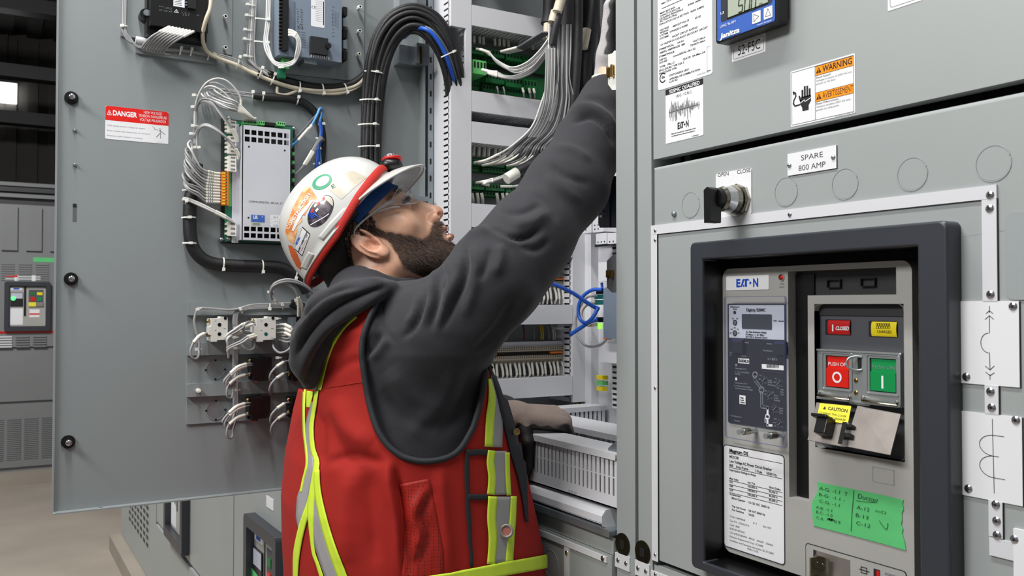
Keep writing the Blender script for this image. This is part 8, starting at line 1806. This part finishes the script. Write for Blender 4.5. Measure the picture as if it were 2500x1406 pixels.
# armhole piping on the seen side
pts = []
for p in cspline(ARMH, 3):
    dirn = np.array([1030, 930.]) - p; dirn /= np.linalg.norm(dirn); h = None
    for s_ in (-2, -5, -9, -14): 
        h = hit(VT, p[0] + dirn[0] * s_, p[1] + dirn[1] * s_, .001)
        if h is not None: break
    if h is not None and (not pts or np.linalg.norm(h - pts[-1]) < .05): pts.append(h)
Q = np.array(pts)
for _ in range(4): Q[1:-1] = (Q[:-2] + Q[1:-1] * 2 + Q[2:]) / 4
mb = MB(); mb.tube([Vector(p) for p in Q], .0046, 'vest_trim', 10, smooth_path=False); mb.build('armhole_piping', V_, 'black armhole piping')
def button(px, py, r, mt_, name, tree, par, inner=None):
    c = hit(tree, px, py, .0085); mb = MB(); c = Vector(c); n = (CAM - c).normalized(); u = n.cross(Vector((0, 0, 1))).normalized(); v = u.cross(n)
    ring_ = [c + (u * math.cos(t) + v * math.sin(t)) * r for t in [2 * math.pi * k / 16 for k in range(17)]]; mb.tube(ring_, r * .28, mt_, 8, smooth_path=False)
    if inner: mb.add([c + (u * math.cos(t) + v * math.sin(t)) * r * .9 for t in [2 * math.pi * k / 16 for k in range(16)]], [tuple(range(16))], inner)
    mb.build(name, par)
button(*c_(1040, 1190), .0085, 'zinc_matte', 'grommet', VT, V_, 'lip'); button(*c_(1081, 729), .0045, 'brass', 'snap', VT, V_, 'brass')
# ---- trousers and boots (below the frame)
hip = LC[0] + ZU * .02; foot = [np.array([hip[0] + bF[0] * dx + bS[0] * sy, hip[1] + bF[1] * dx + bS[1] * sy, 0.0]) for dx, sy in ((.04, .12), (-.02, -.12))]
def legs(P):
    d = None
    for i, ft in enumerate(foot):
        s_ = (.10, -.10)[i]; h_ = hip + bS * s_ * .9; kn = (h_ + ft) / 2 + bF * .03; kn[2] = .52; an_ = ft + ZU * .12
        e = chain(P, [(h_, .105), (kn, .068), (an_, .058)], .04); d = e if d is None else smin(d, e, .04)
    d = smin(d, ell((P - hip) @ np.stack([bF, bS, ZU], 1), (0, 0, .02), (.15, .185, .13)), .04); return smax(d, .10 - P[:, 2], .01)
lo4 = np.minimum(hip, foot[0]) - .3; hi4 = hip + .3; lo4[2] = 0; hi4[2] = LZ[0] + .12
Pl, Fl = iso(legs, axis(lo4[0], hi4[0], .012, 0), axis(lo4[1], hi4[1], .012, 0), axis(lo4[2], hi4[2], .012, 0), 1); mk('trousers', Pl, Fl, ['trousers'], None, T0, 'dark work trousers')
for ft in foot:
    def boot(P): 
        q_ = (P - ft) @ np.stack([bF, bS, ZU], 1); d = smin(ell(q_, (.07, 0, .045), (.135, .05, .055)), cap(q_, (-.02, 0, .04), (-.02, 0, .17), .052), .03); return smax(d, -q_[:, 2], .004)
    Pb, Fb_ = iso(boot, axis(ft[0] - .25, ft[0] + .25, .01, 0), axis(ft[1] - .25, ft[1] + .25, .01, 0), axis(-.02, .26, .01, 0), 1); mk('boot', Pb, Fb_, ['boot'], None, T0)
# ---- hard hat
def toW(q): return fromH(q)
HAT = bpy.data.objects.new('hard_hat', None)
def rim_u(ph): return 39 + 27 * ((1 + np.cos(ph)) / 2) ** 1.1
def shell_pt(ph, h, r, g=0.0):
    """ph around, r radial 0..1, h height 0..1 over the rim"""
    c, s_ = np.cos(ph), np.sin(ph); A_ = np.where(c > 0, 113, 117) + g; ur = rim_u(ph); top = 161 + g
    f = -3 + A_ * c * r; l = (104 + g) * s_ * r; u = ur + (top - ur) * h
    rg = np.exp(-(l / 15) ** 2) * np.clip((h - .35) * 2, 0, 1) * 3.0 + (np.exp(-((np.abs(l) - 34) / 8) ** 2)) * np.clip((h - .5) * 2, 0, 1) * 1.6
    return np.stack([f, l, u + rg], -1)
n1, n2 = 120, 26; PH = np.linspace(0, 2 * np.pi, n1, endpoint=False); TA = np.linspace(0, np.pi / 2, n2); V = []; Fs = []
for j, t in enumerate(TA): V.append(shell_pt(PH, np.full(n1, np.sin(t) ** (2 / 2.35)), np.full(n1, np.cos(t) ** (2 / 2.35) if t < 1.5707 else 0)))
fl = shell_pt(PH, np.zeros(n1), np.ones(n1), 4.0); fl[:, 2] = rim_u(PH) - 2.5; V.insert(0, fl); V = np.concatenate(V)
for j in range(n2):
    for i in range(n1): Fs.append((j * n1 + i, j * n1 + (i + 1) % n1, (j + 1) * n1 + (i + 1) % n1, (j + 1) * n1 + i))
SV = toW(V); HAT = mk('hard_hat', SV, Fs, ['helmet', 'helmet_scuff'], None, T0, 'white hard hat with worn stickers'); md = HAT.modifiers.new('thickness', 'SOLIDIFY'); md.thickness = .0026; md.offset = 1
KT = BVHTree.FromPolygons(SV.tolist(), Fs)
pb = np.radians(np.linspace(-74, 74, 60)); V = []; Fs = []; nv_ = 12
for j in range(nv_):
    v = j / (nv_ - 1); e = 50 * np.clip(np.cos(pb * 1.21), 0, 1) ** .6 * v; b0_ = shell_pt(pb, np.zeros(60), np.ones(60), 0); dirn = np.stack([np.cos(pb) * 1.0, np.sin(pb) * .55], -1); dirn /= np.linalg.norm(dirn, axis=1)[:, None]
    p = b0_.copy(); p[:, 0] += dirn[:, 0] * e; p[:, 1] += dirn[:, 1] * e; p[:, 2] = rim_u(pb) + 1 - (e / 50) ** 1.6 * 28; V.append(p)
V = np.concatenate(V)
for j in range(nv_ - 1):
    for i in range(59): Fs.append((j * 60 + i, j * 60 + i + 1, (j + 1) * 60 + i + 1, (j + 1) * 60 + i))
o = mk('brim', toW(V), Fs, ['helmet'], None, HAT); md = o.modifiers.new('thickness', 'SOLIDIFY'); md.thickness = .0032; md.offset = 0
mb = MB(); E_ = toW(V[-60:]); mb.tube([Vector(p) for p in E_], .0024, 'helmet', 8, smooth_path=False); mb.build('brim_edge', HAT)
# red strap
rows = []
pr = np.linspace(0, 2 * np.pi, 121)
us = rim_u(pr) + np.interp(np.degrees(np.minimum(pr, 2 * np.pi - pr)), [0, 30, 54, 72, 90, 105, 180], [18, 14, 9, 4, -3, -8, -9])
gr = np.interp(us - rim_u(pr), [-8, -3, 2, 8], [0, 3.5, 4.5, 1.5])
for k in (-1, -.5, 0, .5, 1):
    u_ = us + 6.5 * k; hh = np.clip((u_ - rim_u(pr)) / (161 - rim_u(pr)), 0, 1); r_ = (1 - hh ** 2.35) ** (1 / 2.35); p = shell_pt(pr, hh, r_, 0); out_ = np.stack([np.cos(pr), np.sin(pr)], -1) * (gr + 1.8 * (1 - k * k))[:, None]; p[:, :2] += out_; p[:, 2] = u_; rows.append(p)
V = np.concatenate(rows); Fs = [(j * 121 + i, j * 121 + i + 1, (j + 1) * 121 + i + 1, (j + 1) * 121 + i) for j in range(4) for i in range(120)]
o = mk('headlamp_strap', toW(V), Fs, ['strap_red'], None, HAT, 'red elastic headlamp strap'); md = o.modifiers.new('thickness', 'SOLIDIFY'); md.thickness = .002; md.offset = 0
# headlamp
LM = lambda q, a, b, c, r, mt_, nm, lb: None
def ellip(name, c, r, mt_, parent, label=None, tilt=35, n_=2.6):
    th_ = math.radians(tilt); ex = np.array([math.cos(th_), 0, math.sin(th_)]); ez = np.array([-math.sin(th_), 0, math.cos(th_)]); ey_ = np.array([0, 1.0, 0]); V, Fs = [], []
    for i in range(17):
        a = math.pi * i / 16
        for k in range(24):
            b = 2 * math.pi * k / 24; s1 = lambda v: math.copysign(abs(v) ** (2 / n_), v); q_ = ex * s1(math.cos(a)) * r[0] + ey_ * s1(math.sin(a) * math.cos(b)) * r[1] + ez * s1(math.sin(a) * math.sin(b)) * r[2]; V.append(A3(c) + q_)
    Fs = [(i * 24 + k, i * 24 + (k + 1) % 24, (i + 1) * 24 + (k + 1) % 24, (i + 1) * 24 + k) for i in range(16) for k in range(24)]
    return mk(name, toW(np.array(V)), Fs, [mt_], None, parent, label)
ellip('headlamp', (121, 0, 79), (12, 27, 20), 'black', HAT, 'black headlamp body', 45); ellip('headlamp_rim', (130, 0, 87), (5, 24, 18), 'red', HAT, 'red headlamp rim', 52); ellip('headlamp_lens', (132, 0, 91), (6, 19, 13), 'chrome', HAT, 'shiny headlamp lens', 52)
# lugs and raised slots on the seen side
mb = MB(); c = Vector(hit(KT, 851, 528, .002)); n = Vector(hl.tolist()); u = Vector(hf.tolist()); v = Vector(hu.tolist()); cc = c - v * .004 + n * .007
mb.tube([cc - n * .0015, cc + n * .0022], .0075, 'helmet', 20, smooth_path=False); mb.tube([cc - v * .003 + n * .0021, cc - v * .003 + n * .0026], .0016, 'ink', 12, smooth_path=False); mb.build('chin_strap_lug', HAT)
drape(KT, [(783, 583), (812, 548), (845, 512)], [14, 16, 14], 'accessory_slot', 'helmet', .001, 4, HAT, None, idn, solid=.0035); drape(KT, [(742, 655), (752, 632), (760, 618)], [18, 16], 'accessory_slot', 'helmet', .001, 4, HAT, None, idn, solid=.003)
def drape_poly(tree, poly, mt_, name, off=.0004, n=26, par=None, label=None):
    """lay a cut-out shape on a curved surface, with a clean edge"""
    P = []; m_ = len(poly)
    for i in range(m_):
        a_, b_ = np.array(poly[i]), np.array(poly[(i + 1) % m_]); k_ = max(1, int(np.linalg.norm(b_ - a_) / 3)); P += [a_ + (b_ - a_) * j / k_ for j in range(k_)]
    bm = bmesh.new(); vs = [bm.verts.new((p[0], p[1], 0)) for p in P]; bm.faces.new(vs)
    g_ = 5.0; 
    for ax_, lo_, hi_ in ((0, min(p[0] for p in P), max(p[0] for p in P)), (1, min(p[1] for p in P), max(p[1] for p in P))):
        t = lo_ + g_
        while t < hi_: bmesh.ops.bisect_plane(bm, geom=bm.verts[:] + bm.edges[:] + bm.faces[:], plane_co=(t, t, 0), plane_no=((1, 0, 0) if ax_ == 0 else (0, 1, 0))); t += g_
    bm.verts.index_update(); V, ok = [], []
    for v in bm.verts: h = hit(tree, v.co.x, v.co.y, off); ok.append(h is not None); V.append(h if h is not None else HO)
    Fs = [tuple(v.index for v in f.verts) for f in bm.faces if all(ok[v.index] for v in f.verts)]; bm.free()
    if Fs: return mk(name, np.array(V), Fs, [mt_], None, par, label)
def dtext(tree, txt, x, y, xe, cap_, ang, mt_, name, par, off=.0007, bold=0, label=None):
    vs, fs = glyphs(txt, bold); x0 = min(v[0] for v in vs); x1 = max(v[0] for v in vs); k = cap_ / CAPH; kx = xe / (x1 - x0); t = math.radians(ang); V = []
    for a, b in vs:
        X_, Y_ = (a - x0) * kx, b * k; h = hit(tree, x + X_ * math.cos(t) - Y_ * math.sin(t), y - X_ * math.sin(t) - Y_ * math.cos(t), off); V.append(h if h is not None else HO)
    return mk(name, np.array(V), fs, [mt_], None, par, label, smooth=False)
ep = lambda cx, cy, a, b, an_, n=28: [(cx + a * math.cos(t) * math.cos(an_) - b * math.sin(t) * math.sin(an_), cy + a * math.cos(t) * math.sin(an_) + b * math.sin(t) * math.cos(an_)) for t in [2 * math.pi * k / n for k in range(n)]]
k5 = lambda *p: [(680 + x / 3.7, 360 + y / 3.7) for x, y in p]; k6 = lambda *p: [(690 + x / 4.395, 380 + y / 4.395) for x, y in p]
drape_poly(KT, ep(786.5, 444.5, 26, 16.5, -.52), 'sticker_green', 'sticker', .0004, 40, HAT, 'green ring sticker'); drape_poly(KT, ep(788, 443, 18, 10.5, -.52) , 'label_white', 'sticker', .0007, 34, HAT, 'white centre of the green sticker')
drape_poly(KT, k5((520, 270), (580, 232), (665, 212), (735, 240), (800, 270), (690, 360), (570, 470), (460, 385)), 'sticker_film', 'sticker', .0004, 30, HAT, 'peeling see-through sticker'); dtext(KT, 'E', 812, 461, 9, 9, 30, 'teal', 'sticker_print', HAT)
OR = k6((240, 350), (290, 330), (385, 470), (300, 470), (330, 490), (270, 580), (240, 640), (200, 640), (215, 700), (150, 760), (160, 800), (120, 955), (60, 905), (30, 810), (60, 690), (110, 560), (180, 430))
drape_poly(KT, OR, 'sticker_orange', 'sticker', .0004, 44, HAT, 'torn orange sticker'); drape_poly(KT, k6((250, 545), (305, 475), (325, 490), (270, 570), (215, 640), (180, 700), (120, 810), (100, 800), (160, 660), (165, 630)), 'label_white', 'sticker', .0007, 34, HAT, 'white torn part of the orange sticker')
dtext(KT, 'CONSTRUCTION', 706, 560, 100, 8, 58, 'label_white', 'sticker_print', HAT, .001, 1)
drape_poly(KT, k6((60, 960), (100, 965), (150, 1040), (205, 1170), (195, 1225), (150, 1190), (90, 1070)), 'sticker_red_orange', 'sticker', .0004, 30, HAT, 'dark orange oval sticker at the back')
drape_poly(KT, ep(783, 515.5, 44, 25, -.98), 'photo_dark', 'sticker', .0005, 44, HAT, 'oval photo sticker'); drape_poly(KT, [p for p in ep(783, 515.5, 42, 23, -.98) if p[1] < 505 and p[0] > 788], 'sticker_film', 'sticker', .0008, 24, HAT)
for k in range(5): drape(KT, [k6((275 + k * 9, 640 + k * 10))[0], k6((300 + k * 16, 590 + k * 14))[0], k6((330 + k * 14, 580 + k * 22))[0]], [2.2], 'sticker_print', 'logo_blue', .0009, 2, HAT, None, idn, solid=.0002)
for k, (x, y) in enumerate(((300, 600), (335, 540), (365, 520), (395, 480), (420, 470), (350, 590))): drape_poly(KT, k6((x, y), (x + 26, y - 30), (x + 40, y - 14), (x + 16, y + 18)), 'red' if k % 2 == 0 else 'label_white', 'sticker_print', .0010, 8, HAT)
drape(KT, [k6((300, 745))[0], k6((380, 700))[0], k6((450, 660))[0], k6((500, 625))[0]], [2.4], 'sticker_print', 'label_white', .0009, 2, HAT, None, idn, solid=.0002)
LBL = k6((128, 1000), (215, 762), (298, 840), (210, 1078)); drape_poly(KT, LBL, 'ink', 'sticker', .0004, 30, HAT, 'black edged white label'); lc = np.mean(LBL, 0); drape_poly(KT, [tuple(lc + (np.array(p) - lc) * .92) for p in LBL], 'label_white', 'sticker', .0006, 30, HAT, 'white label')
dtext(KT, 'SAFETY ORIENTATION', *k6((178, 1030))[0], 52, 3.4, 66, 'ink', 'sticker_print', HAT, .0009, 2); dtext(KT, 'MCSA', *k6((158, 955))[0], 20, 5, 66, 'logo_blue', 'sticker_print', HAT, .0009, 2); dtext(KT, 'TORONTO', *k6((205, 1040))[0], 34, 4, 66, 'lip', 'sticker_print', HAT, .0009, 0); dtext(KT, '496', *k6((262, 880))[0], 8, 3.6, 66, 'ink', 'sticker_print', HAT, .0009, 0)
# ---- blue bandana and black liner
def band(P):
    q = toH(P); d = np.abs(head(P) * 1000 - 2.6) - 2.0; d = smax(d, 33.5 + .10 * q[:, 0] - q[:, 2], 1.5); d = smax(d, q[:, 2] - 84, 2); d = smax(d, 4 - q[:, 0], 2); return d / 1000
Ph, Fh_ = iso(band, axis(hb0[0], hb1[0], .0024, 0), axis(hb0[1], hb1[1], .0024, 0), axis(hb0[2], hb1[2], .0024, 0), 1); mk('bandana', Ph, Fh_, ['bandana'], None, T0, 'blue head band under the hard hat')
def liner(P):
    q = toH(P); d = ell(q, (-6, 0, 48), (103, 90, 50)); d = smax(d, 42 + .12 * q[:, 0] - q[:, 2], 3); d = smax(d, q[:, 2] - 70, 3); return smax(d, q[:, 0] - 18, 3) / 1000
Ph, Fh_ = iso(liner, axis(hb0[0], hb1[0], .005, 0), axis(hb0[1], hb1[1], .005, 0), axis(hb0[2], hb1[2], .005, 0), 1); mk('hat_suspension', Ph, Fh_, ['hair_dark'], None, HAT, 'black hat suspension')
# ---- safety glasses
GL = bpy.data.objects.new('x', None); bpy.data.objects.remove(GL)
def lens_pt(s, v, sd):
    l = 7 + 55 * s; f = 115 - 5 * s - 38 * s ** 2.3; top = 35 + 4 * math.sin(math.pi * min(1, s * 1.1)) - 8 * s ** 4; bot = 12 - 13 * math.sin(math.pi * min(1, s * .9 + .05)) ** .8 + 12 * s ** 3
    u = bot + (top - bot) * v; f -= abs(v - .55) ** 2 * 10; return (f, sd * l, u)
GLO = None
for sd in (1, -1):
    V = [lens_pt(i / 18, j / 10, sd) for i in range(19) for j in range(11)]; Fs = [(i * 11 + j, (i + 1) * 11 + j, (i + 1) * 11 + j + 1, i * 11 + j + 1) for i in range(18) for j in range(10)]
    if GLO is None: GLO = mk('safety_glasses', toW(np.array(V)), Fs, ['lens'], None, T0, 'clear safety glasses')
    else: mk('lens', toW(np.array(V)), Fs, ['lens'], None, GLO)
    mb = MB(); E = [lens_pt(i / 18, 1, sd) for i in range(19)] + [lens_pt(1, 1 - j / 6, sd) for j in range(1, 7)] + [lens_pt(1 - i / 18, 0, sd) for i in range(1, 19)] + [lens_pt(0, j / 6, sd) for j in range(1, 7)]
    mb.tube([Vector(p) for p in toW(E)], .0008, 'lens_edge', 6, smooth_path=False)
    TP = toW([(72, sd * 63, 24), (60, sd * 70, 27), (35, sd * 76, 30), (10, sd * 80, 31), (-6, sd * 82, 29), (-14, sd * 80, 22)]); mb.build('lens_edge', GLO)
    mb = MB(); mb.tube([Vector(p) for p in TP], [.0042, .0036, .0020, .0016, .0015, .0012], 'lens_edge', 8)
    mb.tube([Vector(p) for p in toW([(74, sd * 63, 10), (62, sd * 69, 18), (40, sd * 75, 27)])], [.0016, .0014, .001], 'lens_edge', 8); mb.build('temple', GLO)
mb = MB(); mb.tube([Vector(p) for p in toW([(113, 8, 26), (119, 0, 29), (113, -8, 26)])], .0018, 'lens_edge', 8); mb.build('bridge', GLO)
# ---- gloves: palm, four unequal fingers and a thumb each
FY = (27, 9, -9, -26); FB = (88, 93, 90, 82); FLn = ((42, 26, 22), (46, 30, 23), (43, 28, 22), (33, 21, 19))
def hand_sdf(q, curl, thumb, splay=1.0):
    d = None
    for i in range(4):
        b = (FB[i], FY[i], 0); e = cap(q, (6, FY[i] * .62, -1), b, 15, 12.5); d = e if d is None else smin(d, e, 12)
    d = smin(d, cap(q, (-28, 0, -1), (8, 0, -1), 25, 24), 14)
    for i in range(4):
        p = np.array([FB[i], FY[i], 0.0]); a = 0
        for k in range(3):
            a += math.radians(curl[i][k]); dr = np.array([math.cos(a), .0, -math.sin(a)]); dr[1] = splay * (FY[i] / 26) * .06; dr /= np.linalg.norm(dr); p2 = p + dr * FLn[i][k]; r0 = (11.6, 10.6, 9.8, 9.0)[k] - (1.2 if i == 3 else 0); r1 = r0 - .9; d = smin(d, cap(q, p, p2, r0, r1), 5 if k == 0 else 2.5); p = p2
    p = np.array([16.0, 24.0, -6.0])
    for (dx, r0, r1) in thumb: p2 = p + A3(dx); d = smin(d, cap(q, p, p2, r0, r1), 5); p = p2
    return d
for nm_ in ('glove_knit', 'glove_knit_tan'):
    nt_ = MATS[nm_].node_tree; b_ = nt_.nodes['Principled BSDF']; vc = nt_.nodes.new('ShaderNodeVertexColor'); vc.layer_name = 'tint'; mx = nt_.nodes.new('ShaderNodeMixRGB'); mx.blend_type = 'MULTIPLY'; mx.inputs[0].default_value = 1
    src_ = b_.inputs['Base Color'].links[0].from_socket; nt_.links.new(src_, mx.inputs[1]); nt_.links.new(vc.outputs[0], mx.inputs[2]); nt_.links.new(mx.outputs[0], b_.inputs['Base Color'])
    mr_ = nt_.nodes.new('ShaderNodeMapRange'); mr_.inputs['To Min'].default_value = .35; mr_.inputs['To Max'].default_value = .9; nt_.links.new(vc.outputs[0], mr_.inputs[0]); nt_.links.new(mr_.outputs[0], b_.inputs['Roughness'])
def glove(name, O, hx, hz, side, curl, thumb, knit, label, res=.0018):
    hx = A3(hx); hx /= np.linalg.norm(hx); hz = A3(hz); hz -= hx * (hz @ hx); hz /= np.linalg.norm(hz); hy = np.cross(hz, hx) * side; M_ = np.stack([hx, hy, hz], 1)
    f = lambda P: hand_sdf((P - O) @ M_ * 1000, curl, thumb) / 1000
    c = O + hx * .07; P, Fq_ = iso(f, axis(c[0] - .16, c[0] + .16, res, 0), axis(c[1] - .16, c[1] + .16, res, 0), axis(c[2] - .16, c[2] + .16, res, 0), 2)
    q = (P[Fq_].mean(1) - O) @ M_ * 1000; g, _ = grad(f, P[Fq_].mean(1)); nz2 = (g @ M_)[:, 2]
    qv = (P - O) @ M_ * 1000; sd = lambda v: np.clip(v / 1.6 + .5, 0, 1)
    bl = np.maximum(np.minimum(sd(-1 + 1.6 * np.sin(qv[:, 0] * .25) - qv[:, 2]), sd(qv[:, 0] - 2)), np.maximum(sd(qv[:, 0] - 116 - 4 * np.sin(qv[:, 1] * .3)), np.minimum(sd(qv[:, 1] - 38), sd(qv[:, 0] - 26))))
    tnt = (1 - bl)[:, None] * np.array([1, 1, 1]) + bl[:, None] * np.array([.03, .03, .035])
    cuff = [Vector(v) for v in (O + np.array([[-.030, 25.5e-3 * math.cos(t), 25.5e-3 * math.sin(t) - .001] for t in np.linspace(0, 2 * math.pi, 25)]) @ M_.T)]
    o = mk(name, P, Fq_, [knit], None, T0, label, tint=tnt); mb = MB(); mb.tube(cuff, .003, 'sleeve_white', 8, smooth_path=False); mb.build('cuff', o); return o
up_ = A3(UPV); e1n = A3(RX)
OR_ = atn(1490, 150, 1.45)
glove('glove', OR_, up_ * .95 + e1n * .12, -e1n * .90 + view * .46 + up_ * .15, 1, ((28, 45, 30), (25, 42, 28), (22, 40, 26), (18, 38, 25)), (((14, 20, -10), 15, 13), ((26, 12, -12), 12.5, 11), ((22, 2, -8), 11, 9.5)), 'glove_knit', 'light gray knitted glove with dark palm, raised')
OL = atn(1250, 1012, 1.530)
glove('glove', OL, e1n * .95 - up_ * .10 + view * .22, up_ * .95 + e1n * .12 - view * .25, -1, ((62, 30, 20), (64, 30, 20), (66, 30, 20), (68, 30, 20)), (((8, 22, -24), 14, 13), ((6, 4, -36), 13, 12), ((0, -4, -30), 11.5, 10)), 'glove_knit_tan', 'gray glove with black fingers gripping the wireway')
bpy.context.view_layer.update()
